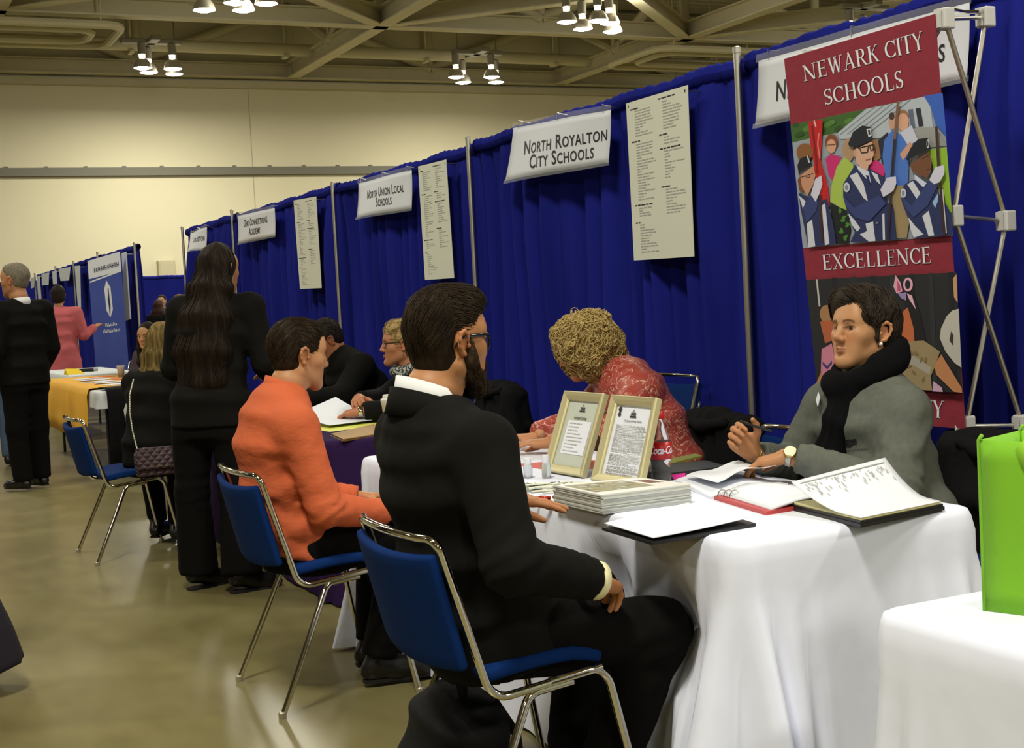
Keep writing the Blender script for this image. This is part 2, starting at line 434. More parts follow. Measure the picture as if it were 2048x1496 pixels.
# ================================================================== PIPE AND DRAPE
def pleats(L, seed, n):
    r = random.Random(seed); s = np.linspace(0, L, n)
    edges = [0.0]
    while edges[-1] < L: edges.append(edges[-1] + r.uniform(0.11, 0.30))
    d = np.zeros(n)
    for a, b in zip(edges[:-1], edges[1:]):
        k = (s >= a) & (s < b); t = (s[k] - a) / (b - a)
        d[k] = np.sin(np.pi * t) ** r.uniform(0.7, 1.6) * r.uniform(0.5, 1.0)
    d += 0.45 * np.sin(s * 3.7 + r.uniform(0, 6)) + 0.25 * np.sin(s * 11 + r.uniform(0, 6))
    return s, d

def drape(name, label, p0, p1, ztop, seed, step=0.016, amp=0.125, side=1, zbot=0.01, group=None):
    """Pleated drape between two floor points hanging from a cross bar; side: which way the folds stand out."""
    p0, p1 = Vector(p0), Vector(p1); L = (p1 - p0).length; d = (p1 - p0) / L; nrm = Vector((-d.y, d.x, 0)) * side
    n = int(L / step); s, f = pleats(L, seed, n); s2, f2 = pleats(L, seed + 50, n)
    win = np.clip(np.minimum(s, L - s) / 0.09, 0, 1) ** 0.8; f = f * win; f2 = f2 * win
    zs = [ztop - 0.06, ztop - 0.10, ztop - 0.22, ztop - 0.4, ztop - 0.7, ztop - 1.05, ztop - 1.4, ztop - 1.75, ztop - 2.1, zbot]
    o = thing(name, label, 'drape', (p0 + p1) / 2, group)
    r = random.Random(seed)
    ph = r.uniform(0, 9)
    rows = []
    for k, z in enumerate(zs):
        t = min(1, max(0, (ztop - z - 0.06) / 0.55)) ** 0.7; mixk = min(1, (ztop - z) / 2.2)
        off = amp * (0.06 + 0.94 * t) * (f * (1 - 0.55 * mixk) + f2 * 0.55 * mixk)
        sh = 0.012 * math.sin(z * 2 + ph)
        rows.append([(p0 + d * min(max(si + sh * math.sin(si * 3), 0), L) + nrm * (oi - 0.5 * amp * t)) * 1.0 + Vector((0, 0, z)) for si, oi in zip(s, off)])
    mb = MB(); mb.grid(rows)
    body = mb.build('curtain_panel', M['blue_drape'], o, True)
    # gathered rod pocket at the top
    g = np.array([math.sin(si * 61 + 3 * math.sin(si * 7 + ph)) for si in s]) * 0.5 + 0.5 * f
    rows = []
    for j in range(9):
        a = 2 * math.pi * j / 8
        rows.append([p0 + d * si + nrm * (math.cos(a) * (0.030 + 0.008 * gi) + 0.004) + Vector((0, 0, ztop - 0.045 + math.sin(a) * (0.042 + 0.008 * gi) + 0.006 * math.sin(si * 9 + ph))) for si, gi in zip(s, g)])
    mb = MB(); mb.grid(rows); mb.build('rod_pocket', M['blue_drape'], o, True)
    return o

def pole(p, h, label):
    o = thing('drape_pole', label, 'pole', (p[0], p[1], 0), 'metal uprights of the drape wall')
    mb = MB(); mb.tube([(p[0], p[1], 0.012), (p[0], p[1], h)], 0.0165, 12); shade_auto(mb.build('upright', M['alu'], o))
    mb = MB(); mb.lathe([(0.019, h - 0.02), (0.019, h + 0.006), (0.010, h + 0.012)], (p[0], p[1], 0), 12); shade_auto(mb.build('end_cap', M['alu'], o))
    mb = MB(); mb.box((p[0] - 0.2, p[1] - 0.2, 0), (p[0] + 0.2, p[1] + 0.2, 0.012)); mb.build('base_plate', M['alu'], o)

CX = 3.92
POLES = [(2.34, 2.46), (5.394, 2.452), (8.478, 2.436), (11.31, 2.416), (14.68, 2.461), (17.07, 2.449)]
bay_names = ['behind the tall red banner', 'carrying the wide school sign over the blonde woman', 'behind the short-haired woman with the scarf', 'behind the standing woman with long hair', 'at the far end of the near row']
pole_names = ['off the right edge behind the green bag', 'left of the tall red banner', 'behind the head of the bearded man', 'between the third and fourth booth', 'above the head of the long haired woman', 'ending the near row of drape']
for i, ((y0, h0), (y1, h1)) in enumerate(zip(POLES[:-1], POLES[1:])):
    drape('booth_drape', 'pleated blue booth drape ' + bay_names[i], (CX, y0 - 0.004, 0), (CX, y1 + 0.004, 0), (h0 + h1) / 2 - 0.018, 11 + i, step=0.016 if i < 3 else 0.024, group='blue booth drapes of the near row')
for (y, h), nm in zip(POLES, pole_names): pole((CX - 0.066, y), h, 'slim metal drape pole ' + nm)
FAR = [(20.15, 2.445), (23.3, 2.49), (25.9, 2.47), (28.2, 2.48), (31.4, 2.475)]
far_names = ['with the printed banner stand', 'left of the printed banner stand', 'behind the woman in pink', 'at the far left end of the row']
for i, ((y0, h0), (y1, h1)) in enumerate(zip(FAR[:-1], FAR[1:])):
    drape('booth_drape', 'distant blue booth drape ' + far_names[i], (CX, y0 - 0.004, 0), (CX, y1 + 0.004, 0), (h0 + h1) / 2 - 0.03, 31 + i, step=0.04, amp=0.06, group='blue booth drapes of the far row')
pn = ['at the near end of the far row', 'behind the top of the printed banner stand', 'above the woman in pink', 'left of the dark haired head', 'at the distant end of the far row']
for (y, h), nm in zip(FAR, pn): pole((CX - 0.066, y), h, 'distant drape pole ' + nm)
for i in range(5):
    x0 = -3.2 + i * 3.05
    drape('booth_drape', 'low far blue drape across the hall end, ' + ['cut by the left edge', 'left of the far row', 'behind the far row of booths', 'in the gap beside the grey box', 'hidden end behind the near row'][i], (x0, 34.5, 0), (x0 + 3.03, 34.5, 0), 2.43, 51 + i, step=0.05, amp=0.06, side=-1, group='blue drapes across the far end')
# ================================================================== SIGNS ON THE DRAPE
sleeve = mat('clear_plastic_sleeve', (0.75, 0.78, 0.8), 0.12, alpha=0.22)
def booth_sign(label, px, lines, X=3.815, blx=-0.05, bulge=0.012, caps=0.07, faint=None):
    tl, tr, br, bl = [at(p[0], p[1], X=X + (blx if i == 3 else 0)) for i, p in enumerate(px)]
    S = Surf(tl, tr, br, bl, lambda u, v: bulge * math.sin(math.pi * u) * (0.4 + v) - 0.006 * math.sin(7 * u + 3 * v))
    S.slant = (px[0][0] - px[3][0] + 0.045 * (px[3][1] - px[0][1])) / (px[1][0] - px[0][0])
    o = thing('booth_sign', label, 'sign', S(0.5, 1), 'paper booth signs')
    mb = MB(); S.sheet(mb, 16, 8, -0.0015); mb.build('paper_sheet', M['paper'], o, True)
    mb = MB(); P = [[S(u, v, 0.004) for u in np.linspace(-0.01, 1.01, 15)] for v in (-0.10, -0.03, 0.02)]; mb.grid(P)
    P = [[S(u, v, 0.004) for u in np.linspace(-0.01, 1.01, 15)] for v in (0.98, 1.06)]; mb.grid(P)
    mb.build('plastic_sleeve', sleeve, o, True)
    mb = MB()
    for txt, u, v, h, xs in lines: S.text(mb, txt, u, v, h, 0.002, small_caps=True, bold=0.012, xscale=xs, spacing=1.08)
    mb.build('lettering', M['ink'], o)
    mb = MB()
    for u in (0.06, 0.5, 0.94): mb.tube([S(u, 0.02, 0.004), S(u, -0.12, 0.01), S(u, -0.10, -0.12)], 0.0022, 6)
    mb.build('hook', M['alu'], o)
    return o
booth_sign('large white two-line paper sign on the drape, left of the biggest roster poster', [(1027, 256), (1220, 220), (1218, 325), (1010, 362)], [('North Royalton', 0.55, 0.56, 0.084, 1.12), ('City Schools', 0.53, 0.86, 0.084, 1.12)])
booth_sign('white two-line paper sign on the drape, left of the middle roster poster', [(717, 367), (822, 340), (824, 417), (713, 436)], [('North Union Local', 0.52, 0.52, 0.074, 0.80), ('Schools', 0.52, 0.80, 0.074, 0.80)])
booth_sign('white paper sign just right of the standing long haired woman\'s head', [(475, 432), (548, 416), (551, 471), (476, 487)], [('Ohio Connections', 0.50, 0.46, 0.080, 0.92), ('Academy', 0.50, 0.80, 0.080, 0.92)], blx=0.0)
booth_sign('narrow pale paper sign at the far end of the near drape row', [(381, 467), (413, 454), (413, 498), (375, 503)], [('Louiston', 0.55, 0.60, 0.085, 0.95)], blx=-0.09)
booth_sign('wide white board sign half hidden behind the tall red banner', [(1517, 122), (1937, 5), (1935, 155), (1510, 250)], [('Newark City Schools', 0.50, 0.70, 0.090, 0.86)], blx=0.0, bulge=0.004)

def roster(label, px, X=3.81, seed=1):
    S = Surf(*[at(p[0], p[1], X=X) for p in px])
    o = thing('roster_poster', label, 'poster', S(0.5, 1), 'tall roster posters')
    mb = MB(); S.sheet(mb, 4, 4, -0.003); mb.build('poster_sheet', M['poster'], o)
    r = random.Random(seed)
    def line(m_, u, v, ln, h=0.0065):
        while ln > 0.03:
            k = min(ln, r.uniform(0.035, 0.10)); S.rect(m_, u, v - h / 2, u + k, v + h / 2); u += k + 0.012; ln -= k + 0.012
    for (u, heads) in ((0.07, [(0.05, 0.13, 0.066, 0.220, 10), (0.255, 0.14, 0.275, 0.62, 21), (0.655, 0.32, 0.675, 0.722, 4), (0.765, 0.08, 0.78, 0.95, 11)]),
                       (0.53, [(0.032, 0.27, 0.055, 0.215, 10), (0.25, 0.16, 0.268, 0.305, 3), (0.335, 0.33, 0.352, 0.51, 10), (0.565, 0.17, 0.583, 0.725, 9)])):
        for (hv, hl, a, b, n) in heads:
            mb, mh = MB(), MB(); line(mh, u, hv, hl, 0.008)
            for i in range(n): line(mb, u + 0.07, a + (b - a) * i / (n - 1), r.uniform(0.07, 0.32))
            mb.build('printed_text', M['grey_ink'], o); mh.build('heading_text', M['ink'], o)
    mb = MB()
    for u, v in ((0.03, 0.015), (0.95, 0.02)): S.poly(mb, [(u, v), (u + 0.02, v + 0.004), (u + 0.012, v + 0.02), (u + 0.004, v + 0.016)], 0.002)
    mb.build('corner_clip', M['black'], o)
    for u, v in ((0.05, 0.03), (0.95, 0.03)): mb = MB(); mb.tube([S(u, v, -0.002), S(u, v, -0.115)], 0.004, 6); mb.build('pin', M['alu'], o)
roster('biggest tall roster poster, between the large white sign and the maroon banner', [(1252, 207), (1375, 170), (1388, 513), (1268, 521)])
roster('middle one of the three tall roster posters on the drape', [(836, 333), (892, 319), (908, 556), (850, 560)], seed=2)
roster('smallest tall roster poster, above the man in the orange shirt', [(587, 401), (632, 393), (643, 576), (600, 578)], seed=3)
pale = mat('pale_poster', (0.62, 0.66, 0.70), 0.6)
for label, px in (('narrow pale poster right of the printed banner stand', [(243, 506), (253, 503), (262, 638), (250, 642)]),
                  ('long pale poster left of the printed banner stand', [(149, 532), (160, 531), (162, 615), (156, 616)]),
                  ('small white sheet above the dark haired woman in pink', [(117, 538), (141, 534), (138, 561), (121, 562)]),
                  ('short pale poster over the pink shoulder, further left', [(104, 543), (113, 541), (114, 568), (106, 569)]),
                  ('white sheet with folded corner further along the far row', [(83, 548), (98, 545), (97, 570), (84, 571)]),
                  ('pale poster strip just right of the grey haired man', [(73, 553), (79, 551), (83, 600), (77, 603)]),
                  ('white sheet touching the grey haired man on his right', [(61, 556), (69, 554), (68, 575), (62, 577)])):
    S = Surf(*[at(p[0], p[1], X=3.80) for p in px]); mb = MB(); S.sheet(mb, 3, 6, -0.003); mb.tube([S(0.5, 0.03, -0.002), S(0.5, 0.03, -0.13)], 0.006, 6)
    tag(mb.build('hanging_poster', pale), label, 'poster', 'pale sheets on the far row')
o = thing('wall_box', 'small grey box on the back wall above the far drape', 'box', at(332, 540, Y=39.9)); c = at(332, 540, Y=39.9)
mb = MB(); mb.rbox((c.x - 0.24, 39.72, c.z - 0.5), (c.x + 0.24, 39.99, c.z + 0.28), 0.03); mb.build('housing', M['steel'], o)
mb = MB(); mb.box((c.x - 0.19, 39.71, c.z - 0.45), (c.x + 0.19, 39.725, c.z + 0.22)); mb.build('cover', M['steel'], o)

# ================================================================== SERIF LETTERS FOR THE BANNER
def serif(ch):
    """Polygons of a roman capital in a box of height 1; returns (polys, advance)."""
    T, t, e = 0.135, 0.045, 0.035
    P = []
    def q(x0, y0, x1, y1, w0, w1=None):
        w1 = w0 if w1 is None else w1
        P.append([(x0 - w0 / 2, y0), (x0 + w0 / 2, y0), (x1 + w1 / 2, y1), (x1 - w1 / 2, y1)])
    def h(x0, x1, y, w=t): P.append([(x0, y - w / 2), (x1, y - w / 2), (x1, y + w / 2), (x0, y + w / 2)])
    def ser(x, y, w=0.13): h(x - w, x + w, y + (e / 2 if y < 0.5 else -e / 2), e)
    def arc(cx, cy, rx, ry, a0, a1, wm=t, wM=T, n=18):
        pts = []; a = np.radians(np.linspace(a0, a1, n)); ww = wm + (wM - wm) * np.abs(np.cos(a)) ** 1.3
        for i in range(n - 1):
            f = lambda k, s_: (cx + (rx + s_ * ww[k] / 2) * math.cos(a[k]), cy + (ry + s_ * ww[k] / 2) * math.sin(a[k]))
            P.append([f(i, -1), f(i, 1), f(i + 1, 1), f(i + 1, -1)])
    adv = 0.8
    if ch == 'N': q(.14, 0, .14, 1, t); q(.10, 1, .72, 0, .17, .13); q(.74, 0, .74, 1, t); ser(.14, 0); ser(.76, 1); ser(.10, 1, .10); adv = .92
    elif ch == 'E': q(.2, 0, .2, 1, T); h(.08, .62, .022); h(.2, .52, .52); h(.08, .60, .978); q(.62, 0, .65, .25, .035, .01); q(.60, 1, .61, .77, .035, .01); q(.52, .42, .52, .62, .03); adv = .75
    elif ch == 'W': q(.14, 1, .34, 0, T, .10); q(.34, 0, .54, 1, t); q(.50, 1, .70, 0, T, .10); q(.70, 0, .90, 1, t); ser(.12, 1); ser(.52, 1, .1); ser(.92, 1, .10); adv = 1.06
    elif ch == 'A': q(.12, 0, .40, 1, t); q(.38, 1, .66, 0, .10, T); h(.2, .58, .33); ser(.12, 0, .11); ser(.66, 0, .13); adv = .80
    elif ch == 'R': q(.2, 0, .2, 1, T); h(.08, .42, .978); h(.2, .42, .5); arc(.42, .74, .16, .235, -90, 90); q(.40, .5, .70, 0, .10, T); ser(.2, 0); ser(.74, 0, .08); adv = .80
    elif ch == 'K': q(.2, 0, .2, 1, T); q(.24, .42, .66, 1, t); q(.36, .60, .70, 0, .10, T); ser(.2, 0); ser(.2, 1); ser(.66, 1, .1); ser(.72, 0, .1); adv = .82
    elif ch == 'C': arc(.45, .5, .34, .46, 40, 320); q(.72, .66, .74, .98, .02, .045); q(.73, .08, .74, .28, .03, .015); adv = .80
    elif ch == 'I': q(.18, 0, .18, 1, T); ser(.18, 0); ser(.18, 1); adv = .37
    elif ch == 'T': q(.36, 0, .36, 1, T); h(.05, .67, .978); q(.06, .76, .05, 1, .01, .04); q(.66, .76, .67, 1, .01, .04); ser(.36, 0); adv = .72
    elif ch == 'Y': q(.12, 1, .38, .45, T, .11); q(.38, .45, .64, 1, t); q(.38, 0, .38, .5, T); ser(.38, 0); ser(.12, 1, .12); ser(.66, 1, .1); adv = .76
    elif ch == 'S': arc(.31, .735, .19, .225, 35, 270, t, .10); arc(.31, .275, .21, .235, -145, 90, t, .11); q(.16, .66, .42, .36, .10, .12); q(.50, .72, .51, .98, .015, .04); q(.09, .03, .10, .3, .04, .015); adv = .62
    elif ch == 'H': q(.2, 0, .2, 1, T); q(.70, 0, .70, 1, T); h(.2, .7, .52); ser(.2, 0); ser(.2, 1); ser(.7, 0); ser(.7, 1); adv = .90
    elif ch == 'O': arc(.46, .5, .35, .46, 0, 360, n=32); adv = .92
    elif ch == 'L': q(.2, 0, .2, 1, T); h(.08, .62, .022); q(.62, 0, .65, .27, .035, .01); ser(.2, 1); adv = .72
    elif ch == 'X': q(.12, 1, .66, 0, T, T); q(.12, 0, .66, 1, t); ser(.12, 0, .11); ser(.66, 0, .12); ser(.12, 1, .12); ser(.66, 1, .11); adv = .78
    elif ch == 'M': q(.14, 0, .14, 1, t); q(.14, 1, .46, 0, T, .08); q(.46, 0, .78, 1, t); q(.82, 0, .82, 1, T); ser(.14, 0); ser(.82, 0); ser(.12, 1, .08); ser(.84, 1, .1); adv = 1.0
    elif ch == 'U': q(.2, .3, .2, 1, T); arc(.42, .3, .22, .27, 180, 360); q(.64, .3, .64, 1, t); ser(.2, 1); ser(.64, 1, .11); adv = .82
    elif ch == ' ': adv = .36
    return P, adv

def serif_line(txt):
    polys = []; x = 0
    for ch in txt:
        P, a = serif(ch); polys += [[(px + x, py) for px, py in p] for p in P]; x += a
    return [[(px / x, py) for px, py in p] for p in polys], x

def banner():
    TL, TR, BR, BL = at(1568, 118, X=3.24), at(1869, 28, X=3.22), at(1930, 858, X=3.27), at(1640, 833, X=3.27)
    n = (BL - TL).cross(TR - TL).normalized()
    _d = _F * FPX + _R * (1930 - IMW / 2) - _U * (858 - IMH / 2); BR = Vector((0, 0, CAMZ)) + _d * ((TL - Vector((0, 0, CAMZ))).dot(n) / _d.dot(n))
    fr = FPX
    def bp(px, py, off=0.0):
        d = _F * FPX + _R * (px - IMW / 2) - _U * (py - IMH / 2); o_ = Vector((0, 0, CAMZ))
        a_, b_ = TL, TR
        t = (TL + n * off - o_).dot(n) / d.dot(n); return o_ + d * t
    o = thing('banner_display', 'tall maroon fabric banner with photo panels on a folding metal frame', 'banner', (3.35, 3.85, 0))
    maroon = mat('maroon_banner_fabric', (0.245, 0.018, 0.035), 0.75, bump=((14, 14, 14), 0.25, 0.02, 2))
    S = Surf(TL, TR, BR, BL)
    mb = MB(); S.sheet(mb, 4, 8, -0.004); fab = mb.build('banner_fabric', maroon, o)
    # printed photo panels: flat coloured shapes lying on the fabric
    pal = {}; V = []; Fc = []; Cc = []; cnt = [0]
    def poly(pts, col, sc, ox, oy):
        cnt[0] += 1; k0 = len(V)
        for x, y in pts:
            V.append(bp(ox + x / sc, oy + y / sc, 0.0015 + 0.00012 * cnt[0])); Cc.append([(c / 255) ** 2.2 for c in col])
        Fc.append(tuple(range(k0, k0 + len(pts))))
    def ell(cx, cy, rx, ry, col, sc, ox, oy, n=18, rot=0):
        c, s_ = math.cos(rot), math.sin(rot)
        poly([(cx + rx * math.cos(a) * c - ry * math.sin(a) * s_, cy + rx * math.cos(a) * s_ + ry * math.sin(a) * c) for a in np.linspace(0, 2 * math.pi, n, endpoint=False)], col, sc, ox, oy)
    def stroke(pts, wd, col, sc, ox, oy):
        for (x0, y0), (x1, y1) in zip(pts[:-1], pts[1:]):
            L_ = math.hypot(x1 - x0, y1 - y0) or 1; a, b = -(y1 - y0) / L_ * wd / 2, (x1 - x0) / L_ * wd / 2
            poly([(x0 + a, y0 + b), (x1 + a, y1 + b), (x1 - a, y1 - b), (x0 - a, y0 - b)], col, sc, ox, oy)
    A = (4.675, 1560, 180)
    p = lambda pts, col: poly(pts, col, *A)
    e_ = lambda cx, cy, rx, ry, col, rot=0: ell(cx, cy, rx, ry, col, *A, rot=rot)
    s_ = lambda pts, wd, col: stroke(pts, wd, col, *A)
    p([(98, 326), (1520, 25), (1622, 1360), (214, 1479)], (150, 160, 172))
    p([(98, 326), (800, 178), (690, 270), (540, 400), (330, 440), (112, 492)], (62, 98, 44))
    for i in range(16): e_(150 + (i * 97) % 560, 330 + (i * 53) % 110 - ((i * 97) % 560) * 0.16, 34, 22, (84, 126, 58) if i % 2 else (48, 78, 34))
    p([(540, 400), (810, 178), (1345, 62), (1400, 100), (1440, 420), (950, 450), (560, 460)], (176, 186, 196))
    for i in range(5): s_([(560 + i * 70, 420 - i * 6), (900 + i * 80, 150 - i * 15)], 9, (120, 134, 140))
    p([(1160, 340), (1450, 350), (1560, 520), (1190, 560)], (150, 152, 152))
    s_([(1220, 180), (1245, 360)], 44, (95, 105, 125)); s_([(1290, 170), (1320, 340)], 46, (44, 46, 62))
    p([(1370, 560), (1558, 540), (1608, 1150), (1500, 1100), (1480, 860)], (148, 188, 62))
    p([(1345, 55), (1520, 25), (1556, 440), (1452, 320), (1410, 160)], (58, 96, 190))
    p([(395, 650), (440, 615), (560, 610), (580, 660), (480, 900), (420, 800)], (128, 134, 152)); p([(425, 650), (470, 600), (575, 625), (490, 850), (455, 800)], (196, 44, 112))
    e_(482, 490, 60, 78, (126, 74, 46)); e_(480, 525, 43, 66, (208, 156, 128)); s_([(445, 515), (515, 512)], 7, (60, 40, 40))
    e_(640, 560, 58, 110, (170, 140, 112)); e_(895, 560, 62, 100, (150, 112, 80))
    p([(820, 680), (905, 655), (985, 720), (975, 810), (860, 780)], (200, 50, 120))
    p([(915, 470), (1010, 390), (1010, 700), (950, 680)], (42, 46, 62)); e_(1050, 290, 34, 80, (196, 150, 128)); e_(1045, 245, 26, 36, (70, 58, 52))
    e_(1145, 238, 58, 52, (150, 112, 86)); e_(1150, 300, 54, 84, (216, 164, 138))
    p([(1050, 372), (1130, 420), (1245, 500), (1205, 640), (1200, 885), (1090, 895), (990, 830), (958, 620), (975, 470)], (74, 116, 198))
    p([(1120, 400), (1230, 330), (1290, 470), (1200, 520)], (196, 200, 222)); p([(1120, 600), (1215, 480), (1240, 520), (1150, 660)], (206, 154, 130))
    p([(1060, 895), (1190, 890), (1165, 1100), (1215, 1200), (1185, 1380), (1090, 1388), (1045, 1000)], (152, 134, 98))
    p([(600, 625), (680, 690), (692, 760), (625, 860), (600, 1000), (625, 1125), (560, 1100), (468, 1040), (482, 890), (530, 720)], (164, 190, 84))
    p([(470, 1060), (625, 1125), (662, 1290), (640, 1440), (520, 1440), (480, 1250)], (22, 27, 28))
    for i in range(12): e_(560 + (i * 37) % 95, 1130 + (i * 61) % 290, 14, 24, (70, 128, 52), i)
    # flag on the left
    p([(262, 295), (400, 270), (388, 520), (378, 650), (450, 900), (465, 1090), (390, 1060), (330, 800), (310, 650), (288, 560)], (186, 32, 36))
    s_([(365, 400), (352, 500), (372, 640)], 12, (226, 120, 120)); s_([(300, 330), (330, 560), (350, 780)], 20, (130, 18, 24)); s_([(320, 285), (335, 345)], 12, (226, 190, 190))
    # left cadet
    NV, NL, WH = (40, 50, 92), (52, 64, 116), (204, 208, 220)
    e_(232, 580, 78, 82, (134, 90, 52)); p([(175, 960), (260, 1000), (350, 1040), (440, 1020), (500, 1260), (525, 1440), (265, 1472), (220, 1250), (190, 1100)], NV)
    p([(175, 985), (240, 1040), (215, 1112)], WH); p([(250, 1250), (300, 1210), (330, 1462), (265, 1472)], WH); p([(390, 1080), (422, 1060), (462, 1440), (420, 1452)], WH)
    p([(165, 840), (200, 790), (215, 960), (180, 940)], (120, 74, 44)); p([(190, 800), (310, 708), (332, 800), (310, 885), (252, 995), (205, 905)], (192, 142, 114))
    p([(162, 705), (190, 640), (268, 608), (302, 700), (215, 740), (178, 800)], (27, 30, 38)); s_([(255, 615), (275, 680)], 14, (190, 195, 205)); s_([(200, 815), (310, 780)], 7, (40, 30, 30)); e_(262, 808, 22, 14, (60, 45, 42)); e_(262, 806, 17, 10, (176, 132, 110))
    p([(215, 1100), (285, 990), (360, 1010), (340, 1130), (250, 1240)], NL); s_([(375, 980), (392, 1420)], 22, (66, 40, 38)); p([(288, 975), (330, 832), (386, 798), (397, 880), (372, 962), (332, 1045)], (206, 206, 226))
    # centre cadet
    p([(700, 700), (850, 740), (980, 820), (1000, 880), (960, 1000), (1060, 1100), (1090, 1398), (655, 1425), (700, 1330), (640, 1180), (590, 1000), (590, 880), (640, 800)], NV)
    p([(650, 802), (722, 768), (782, 880), (822, 1042), (780, 1010), (730, 930)], WH); p([(636, 1150), (700, 1220), (750, 1290), (722, 1325), (670, 1260)], WH)
    p([(800, 1250), (870, 1230), (892, 1412), (830, 1417), (745, 1350), (812, 1320)], WH); p([(850, 760), (912, 790), (942, 890), (900, 850)], WH); p([(955, 1160), (976, 1150), (982, 1400), (962, 1402)], WH)
    p([(712, 700), (830, 762), (852, 872), (790, 812), (728, 740)], (204, 212, 232)); p([(800, 795), (830, 800), (852, 905), (828, 872)], (26, 36, 72))
    p([(678, 545), (730, 530), (745, 620), (715, 660)], (58, 44, 36)); p([(690, 560), (862, 480), (868, 560), (880, 600), (862, 640), (858, 680), (828, 705), (818, 752), (760, 732), (715, 682), (702, 610)], (208, 166, 142)); e_(700, 590, 16, 34, (196, 150, 128))
    p([(636, 505), (682, 392), (770, 332), (852, 348), (860, 462), (720, 532), (650, 528)], (31, 36, 46)); p([(808, 365), (848, 358), (858, 425), (828, 442)], (214, 216, 220)); p([(820, 375), (840, 372), (846, 415), (830, 425)], (52, 56, 66))
    s_([(728, 545), (875, 510)], 10, (28, 26, 30)); s_([(745, 545), (762, 588), (818, 582), (825, 530)], 9, (28, 26, 30)); s_([(838, 525), (850, 566), (884, 552), (880, 512)], 9, (28, 26, 30)); s_([(800, 655), (850, 640)], 9, (176, 110, 100))
    e_(623, 910, 30, 46, (196, 200, 212)); e_(623, 912, 16, 26, (128, 134, 160))
    p([(590, 985), (690, 1100), (930, 985), (992, 1062), (830, 1232), (700, 1190), (612, 1082)], NL)
    s_([(1104, 105), (1072, 460)], 24, (120, 90, 74)); s_([(1072, 460), (1044, 810)], 24, (54, 36, 36)); s_([(1038, 950), (1008, 1400)], 20, (54, 36, 38))
    p([(938, 932), (1000, 820), (1082, 808), (1088, 872), (1060, 942), (965, 1002)], (204, 204, 226)); s_([(905, 1235), (905, 1250)], 16, (150, 150, 160))
    # right cadet
    p([(1240, 840), (1340, 860), (1440, 850), (1500, 1000), (1560, 1080), (1612, 1180), (1602, 1358), (1245, 1385), (1200, 1200), (1140, 1050), (1120, 950), (1170, 880)], NV)
    p([(1190, 882), (1242, 850), (1312, 962), (1280, 1022)], WH); p([(1330, 1180), (1390, 1128), (1442, 1360), (1388, 1366)], WH); p([(1200, 1190), (1262, 1270), (1342, 1350), (1250, 1382), (1220, 1300)], WH)
    p([(1255, 790), (1372, 870), (1340, 912), (1260, 832)], (200, 208, 230)); p([(1425, 1050), (1480, 960), (1475, 1040), (1450, 1105)], (150, 180, 222))
    p([(1215, 690), (1392, 578), (1418, 660), (1412, 762), (1372, 822), (1290, 792), (1230, 750)], (112, 74, 54)); s_([(1330, 640), (1395, 610)], 8, (52, 32, 26)); s_([(1370, 745), (1412, 735)], 9, (80, 46, 40))
    p([(1178, 645), (1222, 540), (1290, 460), (1382, 448), (1396, 562), (1250, 622), (1190, 662)], (29, 33, 42)); e_(1382, 503, 12, 42, (205, 208, 214)); e_(1382, 503, 6, 28, (52, 56, 66))
    e_(1152, 965, 27, 46, (196, 200, 212)); e_(1152, 965, 14, 26, (130, 136, 160))
    p([(1140, 990), (1232, 1082), (1402, 838), (1472, 900), (1380, 1082), (1250, 1192), (1170, 1102)], NL)
    s_([(1461, 340), (1482, 720)], 26, (66, 46, 42)); s_([(1498, 860), (1535, 1355)], 24, (58, 38, 38)); p([(1395, 842), (1450, 722), (1530, 702), (1538, 782), (1492, 862), (1440, 882)], (204, 204, 226)); s_([(1520, 930), (1555, 1340)], 10, (196, 190, 198))
    # lower photo
    A = (4.4, 1600, 530)
    p([(54, 131), (1374, 65), (1428, 1126), (147, 1045)], (37, 39, 42))
    for i in range(7): s_([(300 + i * 170, 110 - i * 8), (340 + i * 170, 1080)], 40, (44, 47, 50) if i % 2 else (32, 33, 37))
    s_([(147, 126), (172, 365)], 15, (190, 190, 190)); e_(235, 430, 62, 78, (164, 122, 84)); p([(176, 500), (300, 480), (290, 660), (222, 690)], (178, 96, 62)); p([(190, 740), (280, 690), (320, 900), (270, 1035), (180, 1030)], (204, 128, 152)); p([(198, 850), (240, 890), (282, 840), (282, 870), (240, 920), (200, 880)], (60, 60, 110)); p([(142, 1040), (190, 930), (210, 1035)], (180, 130, 96))
    p([(895, 240), (992, 240), (1062, 450), (1105, 665), (995, 672), (935, 400)], (26, 23, 26)); p([(905, 410), (948, 372), (1000, 560), (1006, 680), (885, 695), (900, 550)], (192, 104, 64))
    p([(840, 88), (882, 150), (902, 232), (850, 252), (822, 190)], (222, 166, 186)); p([(852, 130), (880, 180), (888, 225), (858, 235)], (196, 80, 120)); e_(950, 172, 43, 62, (222, 170, 190)); e_(948, 172, 24, 40, (40, 34, 40)); p([(940, 250), (985, 268), (1022, 395), (960, 300)], (222, 176, 194)); p([(860, 250), (935, 240), (932, 312), (890, 292)], (152, 132, 182))
    p([(820, 680), (1090, 665), (1232, 762), (1192, 882), (1150, 980), (1162, 1105), (950, 1092), (862, 932), (828, 800)], (152, 134, 98)); p([(880, 790), (1000, 800), (1150, 900), (1140, 965), (1000, 885), (890, 852)], (164, 160, 146))
    for i in range(10): e_(900 + (i * 83) % 230, 720 + (i * 57) % 340, 26, 12, (128, 108, 76), i)
    p([(1180, 885), (1242, 785), (1422, 1080), (1427, 1125), (1350, 1115), (1200, 965)], (192, 132, 88)); p([(1170, 1020), (1250, 1080), (1257, 1117), (1165, 1112)], (202, 164, 192))
